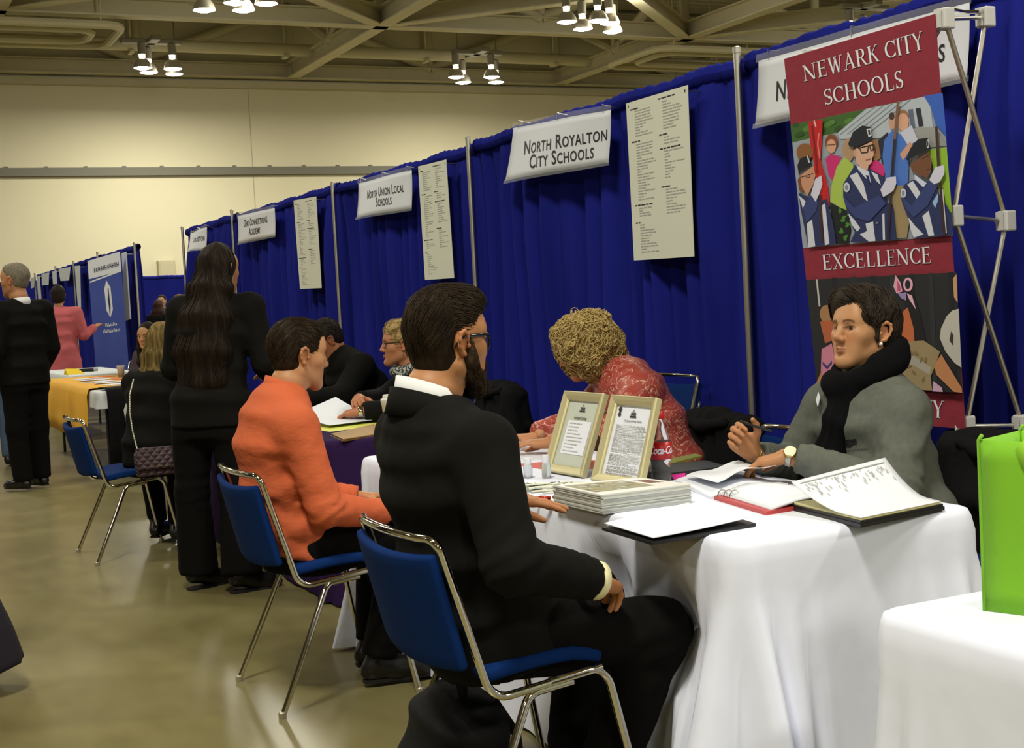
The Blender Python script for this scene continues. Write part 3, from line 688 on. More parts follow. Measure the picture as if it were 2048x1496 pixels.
    p([(1340, 400), (1396, 385), (1421, 905), (1360, 862), (1280, 762), (1230, 642), (1240, 560), (1290, 450)], (190, 186, 176)); p([(1330, 580), (1352, 620), (1346, 712), (1314, 662)], (56, 54, 52)); p([(1345, 120), (1378, 80), (1388, 335), (1355, 282)], (198, 150, 104))
    # maroon bands between the photos lie flush, so only the photos are printed on top
    pm = mat('printed_photo', (0.5, 0.5, 0.5), 0.7, attr=True)
    mesh_obj('photo_print', V, Fc, pm, fab, colors=np.array(Cc))
    white = mat('white_print', (0.78, 0.78, 0.84), 0.7); navy = mat('letter_shadow', (0.03, 0.02, 0.05), 0.7)
    for txt, q in (('NEWARK CITY', ((1604, 132), (1844, 62), (1849, 98), (1608, 163))), ('SCHOOLS', ((1645, 180), (1804, 139), (1809, 175), (1649, 211))),
                   ('EXCELLENCE', ((1642, 510), (1862, 493), (1864, 526), (1645, 540))), ('COMMUNITY', ((1652, 787), (1889, 802), (1888, 837), (1653, 816)))):
        polys, _ = serif_line(txt); mw, ms = MB(), MB()
        for m_, dx, off in ((ms, 0.9, 0.0014), (mw, 0, 0.0022)):
            for pl in polys:
                pts = []
                for u, v in pl:
                    x = (q[0][0] * (1 - u) + q[1][0] * u) * v + (q[3][0] * (1 - u) + q[2][0] * u) * (1 - v)
                    y = (q[0][1] * (1 - u) + q[1][1] * u) * v + (q[3][1] * (1 - u) + q[2][1] * u) * (1 - v)
                    pts.append(bp(x + dx, y + dx, off))
                m_.add(pts, [tuple(range(len(pts)))])
        mw.build('lettering', white, fab); ms.build('letter_outline', navy, fab)
    # the folding frame behind
    hubw = mat('grey_hub_plastic', (0.62, 0.62, 0.60), 0.45)
    fr_ = [at(1890, 38, X=3.262), at(1908, 432, X=3.272), at(1932, 852, X=3.288)]; bk = [at(1972, 35, X=3.50), at(2013, 442, X=3.50), at(2045, 850, X=3.50)]
    fl = [p_ + Vector((0.02, 0.70, 0)) for p_ in fr_]; bl_ = [p_ + Vector((0, 0.72, 0)) for p_ in bk]
    for seq in (fr_, bk, fl, bl_): seq.append(Vector((seq[2].x, seq[2].y, 0.17)))
    for seq in (fr_, bk, fl, bl_):
        for h in seq:
            mb = MB(); mb.rbox(h - Vector((0.022, 0.024, 0.034)), h + Vector((0.022, 0.024, 0.034)), 0.006); mb.box(h + Vector((-0.036, -0.012, -0.03)), h + Vector((-0.026, 0.012, 0.03))); mb.build('hub', hubw, o)
        mb = MB(); mb.tube([seq[3], (seq[3].x, seq[3].y, 0.0)], 0.012, 8); mb.build('foot', hubw, o)
    def bar(a, b, r=0.0085):
        mb = MB(); mb.tube([a, b], r, 8); shade_auto(mb.build('scissor_bar', M['alu'], o))
    for i in range(3):
        for a, b in ((fr_, bk), (fl, bl_), (fr_, fl)):
            bar(a[i], b[i + 1]); bar(b[i], a[i + 1])
    for a, b in ((fr_, bk), (fl, bl_)):
        for i in range(3): bar(a[i], b[i], 0.007)
    mb = MB(); mb.tube([fr_[0] + Vector((0, 0, 0.035)), (fr_[0] + bk[0]) / 2 + Vector((0, 0, 0.02)), bk[0] + Vector((0, 0, 0.02))], 0.006, 8); mb.build('locking_arm', M['chrome'], o)
banner()

def banner_stand():
    tl, tr = at(175, 522, Y=21.25), at(240, 503, Y=20.55)
    br, bl = Vector((tr.x + 0.02, tr.y, 0.10)), Vector((tl.x + 0.02, tl.y, 0.10))
    S = Surf(tl, tr, br, bl)
    o = thing('banner_stand', 'blue printed roll-up banner with a white header and white emblem', 'banner', (tl + tr) / 2 * 1.0 - Vector((0, 0, (tl.z + tr.z) / 2)))
    mb = MB(); S.sheet(mb, 4, 4, -0.004); f = mb.build('banner_fabric', mat('banner_blue', (0.045, 0.075, 0.36), 0.6, var=((2, 2, 2), 0.2, (0.06, 0.10, 0.42))), o)
    mw, mk = MB(), MB()
    S.rect(mw, 0.0, 0.0, 1, 0.125, 0.002); S.poly(mw, [(0.03, 0.142), (0.03, 0.152), (1, 0.128), (1, 0.118)], 0.003)
    r = random.Random(4); u = 0.12
    while u < 0.9:
        wd = r.uniform(0.03, 0.07)
        if r.random() > 0.15: S.rect(mk, u, 0.058 + 0.006 * r.random(), u + 0.018, 0.092, 0.003); S.rect(mk, u, 0.074, u + wd, 0.08, 0.003); S.rect(mk, u + wd * 0.7, 0.06, u + wd * 0.7 + 0.015, 0.09, 0.003)
        u += wd + 0.02
    S.poly(mw, [(0.53, 0.16), (0.64, 0.215), (0.66, 0.36), (0.57, 0.41), (0.47, 0.36), (0.45, 0.215)], 0.002)
    S.poly(mk, [(0.55, 0.215), (0.58, 0.215), (0.585, 0.265), (0.60, 0.33), (0.57, 0.395), (0.555, 0.395), (0.545, 0.33), (0.53, 0.285), (0.555, 0.255)], 0.003)
    for v, u0, u1 in ((0.455, 0.40, 0.74), (0.495, 0.32, 0.80)):
        u = u0
        while u < u1:
            wd = r.uniform(0.02, 0.045); S.rect(mw, u, v - 0.012 * r.uniform(0.5, 1.1), u + 0.014, v + 0.012, 0.003); S.rect(mw, u, v, u + wd, v + 0.012, 0.003); u += wd + 0.014
    mw.build('white_print', M['paper'], f); mk.build('dark_print', mat('banner_dark', (0.02, 0.03, 0.10), 0.6), f)
    mb = MB(); mb.rbox(((bl.x + br.x) / 2 - 0.08, br.y - 0.1, 0.0), ((bl.x + br.x) / 2 + 0.1, bl.y + 0.1, 0.10), 0.02); mb.build('base_cassette', M['alu'], o)
    mb = MB(); m0, m1 = (tl + tr) / 2 + Vector((0.03, 0.03, 0)), (bl + br) / 2 + Vector((0.03, 0.03, 0)); mb.tube([m1, m0], 0.012, 8); mb.build('support_pole', M['alu'], o)
banner_stand()

# ================================================================== CHAIRS
def make_chair(label):
    o = thing('stacking_chair', label, 'chair', (0, 0, 0), 'chrome framed blue chairs')
    R_ = 0.0105
    def arc_pts(a, b, c, r, n=6):
        a, b, c = Vector(a), Vector(b), Vector(c); u = (a - b).normalized(); v = (c - b).normalized()
        th = u.angle(v); d = r / math.tan(th / 2); p0, p1 = b + u * d, b + v * d; ctr = b + (u + v).normalized() * (r / math.sin(th / 2))
        e0, e1 = p0 - ctr, p1 - ctr; ang = e0.angle(e1); out = []
        for i in range(n + 1):
            t = i / n; out.append(ctr + (e0 * math.sin((1 - t) * ang) + e1 * math.sin(t * ang)) / math.sin(ang))
        return out
    def path(pts, r):
        out = [Vector(pts[0])]
        for i in range(1, len(pts) - 1): out += arc_pts(pts[i - 1], pts[i], pts[i + 1], r[i - 1] if isinstance(r, list) else r)
        out.append(Vector(pts[-1])); return out
    W2 = 0.245
    # one continuous tube: rail, back post, top bar, back post, rail
    top = []
    for y in np.linspace(-W2 + 0.06, W2 - 0.06, 9): top.append(Vector((-0.277 - 0.022 * math.cos(y / W2 * math.pi / 2), y, 0.803)))
    left = path([(0.14, -W2, 0.448), (-0.150, -W2, 0.418), (-0.262, -W2, 0.800)], 0.055); left = left[:-1]
    c1 = arc_pts((-0.25, -W2, 0.76), (-0.268, -W2, 0.803), (-0.285, -W2 + 0.08, 0.803), 0.035)
    right = [Vector((p.x, -p.y, p.z)) for p in reversed(left)]; c2 = [Vector((p.x, -p.y, p.z)) for p in reversed(c1)]
    mb = MB(); mb.tube(left + c1 + top + c2 + right, R_, 10); shade_auto(mb.build('back_frame', M['chrome'], o, world=False), 60)
    for s in (-1, 1):
        mb = MB(); mb.tube(path([(0.00, s * W2, 0.436), (0.152, s * W2, 0.452), (0.240, s * (W2 + 0.03), 0.014)], 0.055), R_, 10)
        lg = shade_auto(mb.build('leg', M['chrome'], o, world=False), 60)
        mb = MB(); mb.lathe([(0.013, 0.0), (0.014, 0.018), (0.010, 0.022)], (0.243, s * (W2 + 0.03), 0), 10); mb.build('foot_glide', M['alu'], lg, world=False)
        mb = MB(); mb.tube(path([(0.06, s * W2, 0.428), (-0.055, s * W2, 0.418), (-0.240, s * (W2 + 0.03), 0.014)], 0.045), R_, 10)
        lg = shade_auto(mb.build('leg', M['chrome'], o, world=False), 60)
        mb = MB(); mb.lathe([(0.013, 0.0), (0.014, 0.018), (0.010, 0.022)], (-0.244, s * (W2 + 0.03), 0), 10); mb.build('foot_glide', M['alu'], lg, world=False)
    # curved seat pan and backrest
    P = []
    for i in range(9):
        v = i / 8; x = -0.145 + 0.30 * v; row = []
        for j in range(13):
            y = (j / 12 * 2 - 1) * (W2 - 0.012); dip = 0.016 * (1 - (y / W2) ** 2)
            row.append((x + 0.006 * math.cos(j / 12 * math.pi * 2 - math.pi), y, 0.455 + 0.014 * v - dip + 0.010 * math.sin(math.pi * min(1, v * 1.0)) - 0.014 * max(0, v - 0.8) * 5))
        P.append(row)
    mb = MB(); mb.slab(P, 0.034); st = mb.build('seat', M['blue_pad'], o, True, world=False)
    md = st.modifiers.new('bevel', 'BEVEL'); md.width = 0.012; md.segments = 3; md.limit_method = 'ANGLE'
    P = []
    for i in range(9):
        v = i / 8; z = 0.50 + 0.275 * v; xb = -0.172 - 0.088 * (z - 0.44) / 0.36; row = []
        for j in range(13):
            y = (j / 12 * 2 - 1) * (W2 - 0.005); row.append((xb - 0.030 * (1 - (y / W2) ** 2) - 0.008, y, z - 0.018 * (1 - v) * (1 - (y / W2) ** 2) - 0.016 * v * (1 - (y / W2) ** 2)))
        P.append(row)
    mb = MB(); mb.slab(P, 0.026); bk = mb.build('backrest', M['blue_pad'], o, True, world=False)
    md = bk.modifiers.new('bevel', 'BEVEL'); md.width = 0.011; md.segments = 3; md.limit_method = 'ANGLE'
    return o
chair0 = make_chair('blue chrome-framed chair the bearded man in the black suit sits on')
chair0.location = (1.435, 3.105, 0)
def chair(x, y, z, rz, label):
    c = copy_tree(chair0); c.location = (x, y, z); c.rotation_euler = (0, 0, rz); c['label'] = label; return c
chair(1.465, 4.68, 0, 0, 'blue chrome-framed chair the man in the orange shirt sits on')
chair(1.415, 8.10, 0, math.radians(2), 'blue chrome-framed chair under the seated woman with the quilted purse')
chair(3.02, 4.86, 0, math.radians(185), 'blue chair behind the table under the curly blonde woman')
chair(2.99, 3.22, 0, math.radians(176), 'blue chair behind the table under the woman in grey')
chair(2.88, 4.11, 0, math.radians(180), 'empty blue chair behind the table, its chrome top bar left of the grey sweatshirt')
chair(3.47, 5.90, 0, math.radians(180), 'lower blue chair of the pair stacked against the drape')
chair(3.47, 5.90, 0.115, math.radians(180), 'upper blue chair of the stack, showing behind the curly blonde woman')
chair(3.00, 7.0, 0, math.radians(180), 'blue chair under the short-haired woman with the patterned scarf')
chair(2.95, 8.15, 0, math.radians(180), 'blue chair under the man bending over the purple table')
chair(3.15, 14.2, 0, math.radians(180), 'blue chair under the dark haired woman facing the camera')
chair(3.35, 18.9, 0, math.radians(200), 'distant blue chair beside the printed banner stand')
chair(2.15, 9.6, 0, math.radians(90), 'blue chair half hidden behind the standing woman')

# ================================================================== TABLES
def tablecloth(mb, x0, y0, x1, y1, z, zb, seed, r=0.045, flare=0.05, corner=0.115, wav=0.012, push=None):
    rn = random.Random(seed); path = []
    for (cx, cy, a0) in ((x1 - r, y1 - r, 0), (x0 + r, y1 - r, 90), (x0 + r, y0 + r, 180), (x1 - r, y0 + r, 270)):
        for k in range(9):
            a = math.radians(a0 + 90 * k / 8); path.append((cx + r * math.cos(a), cy + r * math.sin(a), math.cos(a), math.sin(a), 1))
    full = []
    for a, b in zip(path, path[1:] + path[:1]):
        d = math.hypot(b[0] - a[0], b[1] - a[1]); n = max(1, int(d / 0.018))
        for i in range(n):
            t = i / n; full.append((a[0] + (b[0] - a[0]) * t, a[1] + (b[1] - a[1]) * t, a[2] + (b[2] - a[2]) * t, a[3] + (b[3] - a[3]) * t))
    s = 0; out = []; corners = [(x0, y0), (x1, y0), (x1, y1), (x0, y1)]
    phs = [rn.uniform(0, 6) for _ in range(6)]
    for i, p in enumerate(full):
        q = full[i - 1]; s += math.hypot(p[0] - q[0], p[1] - q[1]) if i else 0
        dc = min(math.hypot(p[0] - c[0], p[1] - c[1]) for c in corners)
        out.append((p, s, dc))
    prof = [(-0.035, 0.001, 0), (-0.012, 0.0, 0), (0.002, -0.006, 0), (0.008, -0.022, 0.02), (0.010, -0.06, 0.08)] + [(0.010, -0.06 - (z - zb - 0.06) * t, t) for t in (0.08, 0.16, 0.27, 0.4, 0.52, 0.64, 0.76, 0.88, 1.0)]
    rows = []
    for o_, dz, t in prof:
        row = []
        for (p, s, dc) in out:
            cw = math.exp(-(dc / 0.17) ** 2)
            wave = wav * (math.sin(s * 9 + phs[0]) + 0.7 * math.sin(s * 17 + phs[1]) + 0.5 * math.sin(s * 31 + phs[2] + 2 * t)) * t
            fl = flare * t * 0.5 + cw * corner * (t ** 1.15) * (0.85 + 0.85 * math.sin(s * 72 + phs[3]) * min(1, t * 3) + 0.2 * math.sin(s * 110 + phs[4]))
            e = o_ + wave + fl
            x, y = p[0] + p[2] * e, p[1] + p[3] * e
            if push: e2 = push(x, y, z + dz); x += e2[0]; y += e2[1]
            row.append((x, y, z + dz))
        row.append(row[0]); rows.append(row)
    mb.grid(rows)
    mb.add(rows[0][:-1], [tuple(range(len(rows[0]) - 1))])

def folding_table(label, x0, y0, x1, y1, h=0.73):
    o = thing('folding_table', label, 'table', ((x0 + x1) / 2, (y0 + y1) / 2, 0), 'folding tables under cloths')
    top = mat('table_board', (0.35, 0.27, 0.17), 0.5) if 'board' not in M else M['board']; M['board'] = top
    mb = MB(); mb.rbox((x0 + 0.012, y0 + 0.012, h - 0.025), (x1 - 0.012, y1 - 0.012, h), 0.008); mb.build('tabletop', top, o)
    for x in (x0 + 0.1, x1 - 0.1):
        for y in (y0 + 0.25, y1 - 0.25):
            mb = MB(); mb.tube([(x, y, 0.0), (x, y, h - 0.025)], 0.014, 8); mb.build('leg', M['black'], o)
    return o
TZ = 0.745
LAPS = [((1.782, 2.925, 0.492), 0.094), ((1.70, 2.935, 0.515), 0.09), ((1.785, 3.26, 0.512), 0.094), ((1.752, 4.835, 0.508), 0.088), ((1.742, 4.56, 0.503), 0.088)]
def lap_push(x, y, z):
    """the cloth gives way in front of the sitters' knees"""
    dx = 0
    if x < 2.0:
        for c, r in LAPS:
            for rr, k in ((r, 1.0), (r * 1.7, 0.35)):
                q = rr * rr - (y - c[1]) ** 2 - (z - c[2]) ** 2
                if q > 0: dx = max(dx, (c[0] + math.sqrt(q) - x + 0.006) * k)
    return (max(dx, 0), 0)
def cloth_table(tlabel, clabel, x0, y0, x1, y1, seed, m, zb=0.012, **k):
    folding_table(tlabel, x0, y0, x1, y1)
    mb = MB(); tablecloth(mb, x0, y0, x1, y1, TZ, zb, seed, **k)
    return tag(mb.build('tablecloth', m, None, True), clabel, 'tablecloth', 'tablecloths')
cloth_table('folding table under the white cloth with the picture frames', 'long white tablecloth on the middle table with the picture frames', 1.83, 2.66, 2.575, 5.22, 5, M['cloth'], push=lap_push)
cloth_table('folding table under the white cloth at the lower right corner', 'white tablecloth at the lower right under the green bag', 1.63, -0.55, 2.39, 1.94, 12, M['cloth'], corner=0.05)
purple = mat('purple_cloth', (0.026, 0.010, 0.055), 0.85, spec=0.1)
cloth_table('folding table under the purple cloth', 'dark purple tablecloth behind the orange shirt', 1.93, 5.95, 2.68, 8.55, 8, purple, corner=0.04, flare=0.01, wav=0.006)
# third booth: white cloth, yellow cloth over it, black logo cloth at the end
whitegrey = mat('white_cloth_far', (0.68, 0.72, 0.74), 0.8)
yellow = mat('yellow_cloth', (0.80, 0.42, 0.025), 0.7)
cloth_table('folding table under the yellow cloth', 'short white cloth under the yellow cloth on the third table', 1.94, 12.15, 2.72, 15.4, 21, whitegrey, zb=0.60, corner=0.01, flare=0.005, wav=0.003)
mb = MB()
Pp = []
for z, xo in ((0.762, 2.66), (0.764, 2.3), (0.763, 1.97), (0.757, 1.925), (0.70, 1.905), (0.55, 1.895), (0.42, 1.885), (0.30, 1.875)):
    Pp.append([(xo + 0.010 * math.sin(y * 7 + z * 3) * (1 if z < 0.7 else 0), y, z) for y in np.linspace(12.55, 15.43, 40)])
mb.slab(Pp, -0.004); tag(mb.build('table_runner', yellow, None, True), 'golden yellow cloth draped over the third table', 'tablecloth')
mb = MB(); Pp = []
for z, yo in ((0.768, 12.50), (0.769, 12.2), (0.752, 12.11), (0.70, 12.095), (0.5, 12.085), (0.3, 12.08), (0.03, 12.075)):
    Pp.append([(x, yo - 0.012 * math.sin(x * 14) * (1 if z < 0.7 else 0), z) for x in np.linspace(2.0, 2.70, 24)])
mb.slab(Pp, 0.004)
o = thing('logo_cloth', 'black cloth with a white emblem hung over the end of the third table', 'cloth', (2.35, 12.1, 0)); mb.build('black_fabric', M['black_cloth'], o, True)
mb = MB(); S = Surf((2.08, 12.055, 0.66), (2.36, 12.055, 0.66), (2.36, 12.050, 0.14), (2.08, 12.050, 0.14)); r = random.Random(3)
S.poly(mb, [(0.25, 0.02), (0.6, 0.0), (0.7, 0.25), (0.62, 0.45), (0.50, 0.62), (0.42, 0.6), (0.36, 0.52), (0.2, 0.4), (0.15, 0.15)], 0.012)
S.poly(mb, [(0.75, 0.0), (1.0, 0.02), (1.0, 0.2), (0.95, 0.35), (0.8, 0.28)], 0.012); S.poly(mb, [(0.25, 0.72), (0.95, 0.74), (0.95, 0.80), (0.26, 0.78)], 0.012); S.poly(mb, [(0.3, 0.84), (0.85, 0.86), (0.85, 0.95), (0.32, 0.93)], 0.012)
mb.build('emblem', mat('emblem_grey', (0.55, 0.55, 0.5), 0.7), o)
cloth_table('folding table under the pale cloth in the far row', 'pale tablecloth in the far row below the woman in pink', 2.35, 16.6, 3.12, 19.15, 33, whitegrey, zb=0.45, corner=0.03)
# ================================================================== THINGS ON THE TABLES
TOP = TZ + 0.0015
def paper_stack(name, label, cat, quad, th, m, group=None, lift=None, nu=6, nv=6):
    """A sheet or pad over four table points (tl,tr,br,bl seen from above), lift(u,v) bends it up."""
    S = [Vector(p) for p in quad]
    P = []
    for i in range(nv + 1):
        v = i / nv; row = []
        for j in range(nu + 1):
            u = j / nu; p = (S[0] * (1 - u) + S[1] * u) * (1 - v) + (S[3] * (1 - u) + S[2] * u) * v
            row.append(p + Vector((0, 0, lift(u, v) if lift else 0)))
        P.append(row)
    mb = MB(); mb.slab(P, th); o = mb.build(name, m, None, nu > 1)
    shade_auto(o, 30)
    return tag(o, label, cat, group)

def picture_frame(label, bl, br, tl, tr, kind):
    bl, br, tl, tr = map(Vector, (bl, br, tl, tr))
    S = Surf(tl, tr, br, bl); o = thing('picture_frame', label, 'picture frame', (bl + br) / 2, 'gold picture frames')
    gold = M.setdefault('frame_gold', mat('pale_gold_frame', (0.52, 0.47, 0.26), 0.38, 0.35))
    # moulding: profile swept round the four sides
    prof = [(0.0, -0.014), (0.0, 0.004), (0.012, 0.009), (0.06, 0.006), (0.105, 0.001), (0.118, -0.004), (0.118, -0.014)]
    a = S.w / S.h; mb = MB()
    loop = lambda k: [(k, k * a), (1 - k, k * a), (1 - k, 1 - k * a), (k, 1 - k * a)]
    rows = []
    for k, off in prof:
        ring = []
        for q in range(4):
            ring.append(S(*loop(k)[q], off))
        rows.append(ring + [ring[0]])
    mb.grid(rows); f = mb.build('frame_moulding', gold, o)
    md = f.modifiers.new('bevel', 'BEVEL'); md.width = 0.0015; md.segments = 2
    mb = MB(); S.rect(mb, 0.1, 0.1 * a, 0.9, 1 - 0.1 * a, -0.009); pg = mb.build('print_sheet', M['mat_sage'] if kind == 0 else M['paper'], o)
    mb = MB(); S.rect(mb, 0.03, 0.03 * a, 0.97, 1 - 0.03 * a, -0.0145); mb.build('back_board', M['black'], o)
    mk, mg, mw = MB(), MB(), MB(); r = random.Random(kind + 5)
    off = -0.0078
    S.text(mk, 'nce' if False else 'ncs', 0.5, 0.205, 0.0125, off, bold=0.05, xscale=1.25)
    S.rect(mk, 0.43, 0.215, 0.57, 0.235, off); S.poly(mk, [(0.485, 0.165), (0.5, 0.135), (0.505, 0.165)], off)
    def lines(m_, u0, u1, v0, v1, n, h, ragged=0.2):
        for i in range(n):
            v = v0 + (v1 - v0) * i / max(1, n - 1); u = u0; end = u1 - ragged * r.random() * (u1 - u0)
            while u < end: wd = min(r.uniform(0.03, 0.09), end - u + 0.005); S.rect(m_, u, v - h / 2, u + wd, v + h / 2, off + 0.0003); u += wd + 0.014
    if kind == 0:
        S.text(mk, 'Anticipated Openings', 0.5, 0.325, 0.0105, off, bold=0.015, xscale=0.66)
        S.rect(mw, 0.22, 0.345, 0.80, 0.75, off - 0.0005)
        lines(mg, 0.27, 0.72, 0.38, 0.715, 9, 0.011, 0.5)
        mw.build('list_sheet', M['paper'], o)
    else:
        S.text(mk, 'The Answers for New Teachers', 0.52, 0.285, 0.007, off, bold=0.01, xscale=0.8)
        S.poly(mk, [(0.17, 0.13), (0.21, 0.12), (0.235, 0.15), (0.215, 0.18), (0.235, 0.215), (0.20, 0.24), (0.165, 0.215), (0.185, 0.18), (0.155, 0.155)], off)
        for v0, v1, n, rg in ((0.33, 0.40, 5, 0.1), (0.42, 0.445, 3, 0.2), (0.47, 0.575, 8, 0.05), (0.60, 0.61, 2, 0.1), (0.63, 0.63, 1, 0.6), (0.665, 0.735, 6, 0.1), (0.755, 0.755, 1, 0.5), (0.775, 0.775, 1, 0.4), (0.80, 0.815, 2, 0.1), (0.835, 0.855, 3, 0.1), (0.875, 0.89, 2, 0.3)):
            lines(mg, 0.19, 0.84, v0, v1, n, 0.0075, rg)
        lines(mk, 0.4, 0.66, 0.925, 0.925, 1, 0.010, 0.0)
    mk.build('heading_print', M['ink'], o); mg.build('body_print', M['grey_ink'], o)
    c = (tl + tr) / 2; nrm = S.n; foot = Vector(((bl.x + br.x) / 2 + 0.19, (bl.y + br.y) / 2 + 0.01, TOP + 0.002)); d = Vector((0, 0.03, 0))
    hp = (c * 0.72 + (bl + br) / 2 * 0.28) - nrm * 0.016
    mb = MB(); mb.add([hp + d, hp - d, foot - d * 1.3, foot + d * 1.3, hp + d + Vector((.004, 0, 0)), hp - d + Vector((.004, 0, 0)), foot - d * 1.3 + Vector((.004, 0, 0)), foot + d * 1.3 + Vector((.004, 0, 0))], [(0, 1, 2, 3), (7, 6, 5, 4), (0, 3, 7, 4), (1, 5, 6, 2), (0, 4, 5, 1), (3, 2, 6, 7)])
    mb.build('easel_leg', M['black'], o)
M['mat_sage'] = mat('sage_backing_paper', (0.50, 0.54, 0.46), 0.7)
ZF = TOP + 0.004
picture_frame('gold picture frame with a short list on a grey-green page', (2.112, 4.168, ZF), (2.122, 3.915, ZF), (2.235, 4.213, ZF + 0.262), (2.235, 3.938, ZF + 0.262), 0)
picture_frame('gold picture frame with a page full of fine print', (2.100, 3.815, ZF), (2.125, 3.560, ZF), (2.225, 3.872, ZF + 0.262), (2.225, 3.596, ZF + 0.262), 1)

# stack of brochures
glossy = mat('brochure_edge', (0.62, 0.64, 0.60), 0.45); cover = mat('brochure_cover', (0.80, 0.80, 0.76), 0.35)
q0 = [Vector((1.80, 3.50, 0)), Vector((2.055, 3.448, 0)), Vector((2.085, 3.222, 0)), Vector((1.80, 3.222, 0))]
# the sheets: short side along the aisle, cover up
NB = 20
for i in range(NB):
    z = TOP + 0.0027 * i; r = random.Random(i); dx, dy = (r.uniform(-.0025, .0025), r.uniform(-.0025, .0025)) if i % 5 else (r.uniform(-.005, .005), r.uniform(-.004, .004))
    qq = [(p.x + dx, p.y + dy, z) for p in q0]
    if i < NB - 1:
        if i == 0:
            base = MB(); base.add([(x - 1.93, y - 3.35, zz) for (x, y, _) in [(p.x, p.y, 0) for p in q0] for zz in (0, 0.00235)], [(0, 2, 4, 6), (7, 5, 3, 1), (0, 1, 3, 2), (2, 3, 5, 4), (4, 5, 7, 6), (6, 7, 1, 0)])
            proto = base.build('brochure', glossy); cur = proto
        else:
            cur = proto.copy(); COL.objects.link(cur)
        cur.location = (1.93 + dx, 3.35 + dy, z)
        tag(cur, 'glossy brochure in the stack at the aisle edge, beneath the pictured top one', 'brochure', 'stacked brochures')
    else:
        o = thing('brochure', 'pictured brochure lying on top of the stack at the aisle edge', 'brochure', (1.93, 3.35, z), 'stacked brochures')
        mb = MB(); mb.add([(x, y, zz) for (x, y, _) in qq for zz in (z, z + 0.0024)], [(0, 2, 4, 6), (7, 5, 3, 1), (0, 1, 3, 2), (2, 3, 5, 4), (4, 5, 7, 6), (6, 7, 1, 0)]); mb.build('pages', cover, o)
        S = Surf(*[(x, y, z + 0.0026) for x, y, _ in (qq[0], qq[1], qq[2], qq[3])]); V, Fc, Cc = [], [], []; r = random.Random(9)
        def blob(pts, c, k):
            n0 = len(V)
            for u, v in pts: V.append(S(u, v, 0.0002 * k)); Cc.append(c)
            Fc.append(tuple(range(n0, n0 + len(pts))))
        blob([(0.05, 0.14), (0.05, 0.80), (0.72, 0.80), (0.72, 0.14)], (0.30, 0.28, 0.17), 1)
        for k in range(46):
            u, v = r.uniform(0.08, 0.69), r.uniform(0.18, 0.76); a, b = r.uniform(0.015, 0.05), r.uniform(0.02, 0.06)
            c = r.choice([(0.42, 0.38, 0.28), (0.5, 0.36, 0.08), (0.12, 0.12, 0.10), (0.55, 0.42, 0.30), (0.5, 0.52, 0.5), (0.2, 0.22, 0.14)])
            blob([(max(.05, min(.72, u + a * math.cos(t))), max(.14, min(.8, v + b * math.sin(t)))) for t in np.linspace(0, 6.28, 8, endpoint=False)], c, 2 + k * 0.05)
        for k in range(7): blob([(0.78 + 0.02 * k, 0.25 + 0.06 * (k % 3)), (0.79 + 0.02 * k, 0.62), (0.80 + 0.02 * k, 0.62 - 0.1 * (k % 2)), (0.795 + 0.02 * k, 0.25)], (0.22, 0.06, 0.05), 2)
        mesh_obj('cover_picture', V, Fc, mat('cover_print', (.5, .5, .5), 0.35, attr=True), o, colors=np.array(Cc))

# cola bottle
def cola():
    x, y = 2.262, 3.66; o = thing('soda_bottle', 'plastic cola bottle with a red cap and red label behind the picture frames', 'bottle', (x, y, TOP))
    gl = mat('clear_bottle_plastic', (0.92, 0.94, 0.95), 0.06, trans=0.92, ior=1.2); red = mat('cola_red', (0.50, 0.012, 0.016), 0.35)
    z = TOP
    mb = MB(); mb.lathe([(0.022, 0.0), (0.030, 0.004), (0.032, 0.02), (0.030, 0.045), (0.0325, 0.07), (0.0335, 0.10), (0.0325, 0.125), (0.030, 0.14), (0.022, 0.165), (0.014, 0.185), (0.0125, 0.20)], (x, y, z), 28); mb.build('bottle_shell', gl, o, True)
    mb = MB(); mb.lathe([(0.020, 0.002), (0.029, 0.006), (0.0305, 0.02), (0.0285, 0.034), (0.002, 0.035)], (x, y, z), 24); mb.build('drink', mat('cola_liquid', (0.030, 0.012, 0.008), 0.1), o, True)
    mb = MB(); mb.lathe([(0.0155, 0.196), (0.0155, 0.216), (0.013, 0.219), (0.001, 0.219)], (x, y, z), 22); shade_auto(mb.build('bottle_cap', red, o))
    mb = MB(); mb.lathe([(0.0338, 0.072), (0.0347, 0.10), (0.0342, 0.126), (0.0337, 0.126), (0.0337, 0.072)], (x, y, z), 32); lb = mb.build('label', red, o, True)
    vs, fs = text_geo('Coca-Cola', shear=0.35, bold=0.02, xscale=0.9, spacing=0.9); k = 0.0245 / 0.73; mb = MB()
    a0 = math.atan2(-y, -x) + 0.25
    mb.add([(x + 0.0356 * math.cos(a0 + u * k * 0.8 / 0.035), y + 0.0356 * math.sin(a0 + u * k * 0.8 / 0.035), z + 0.090 + v * k) for u, v in vs], fs); mb.build('brand_script', M['paper'], lb)
cola()

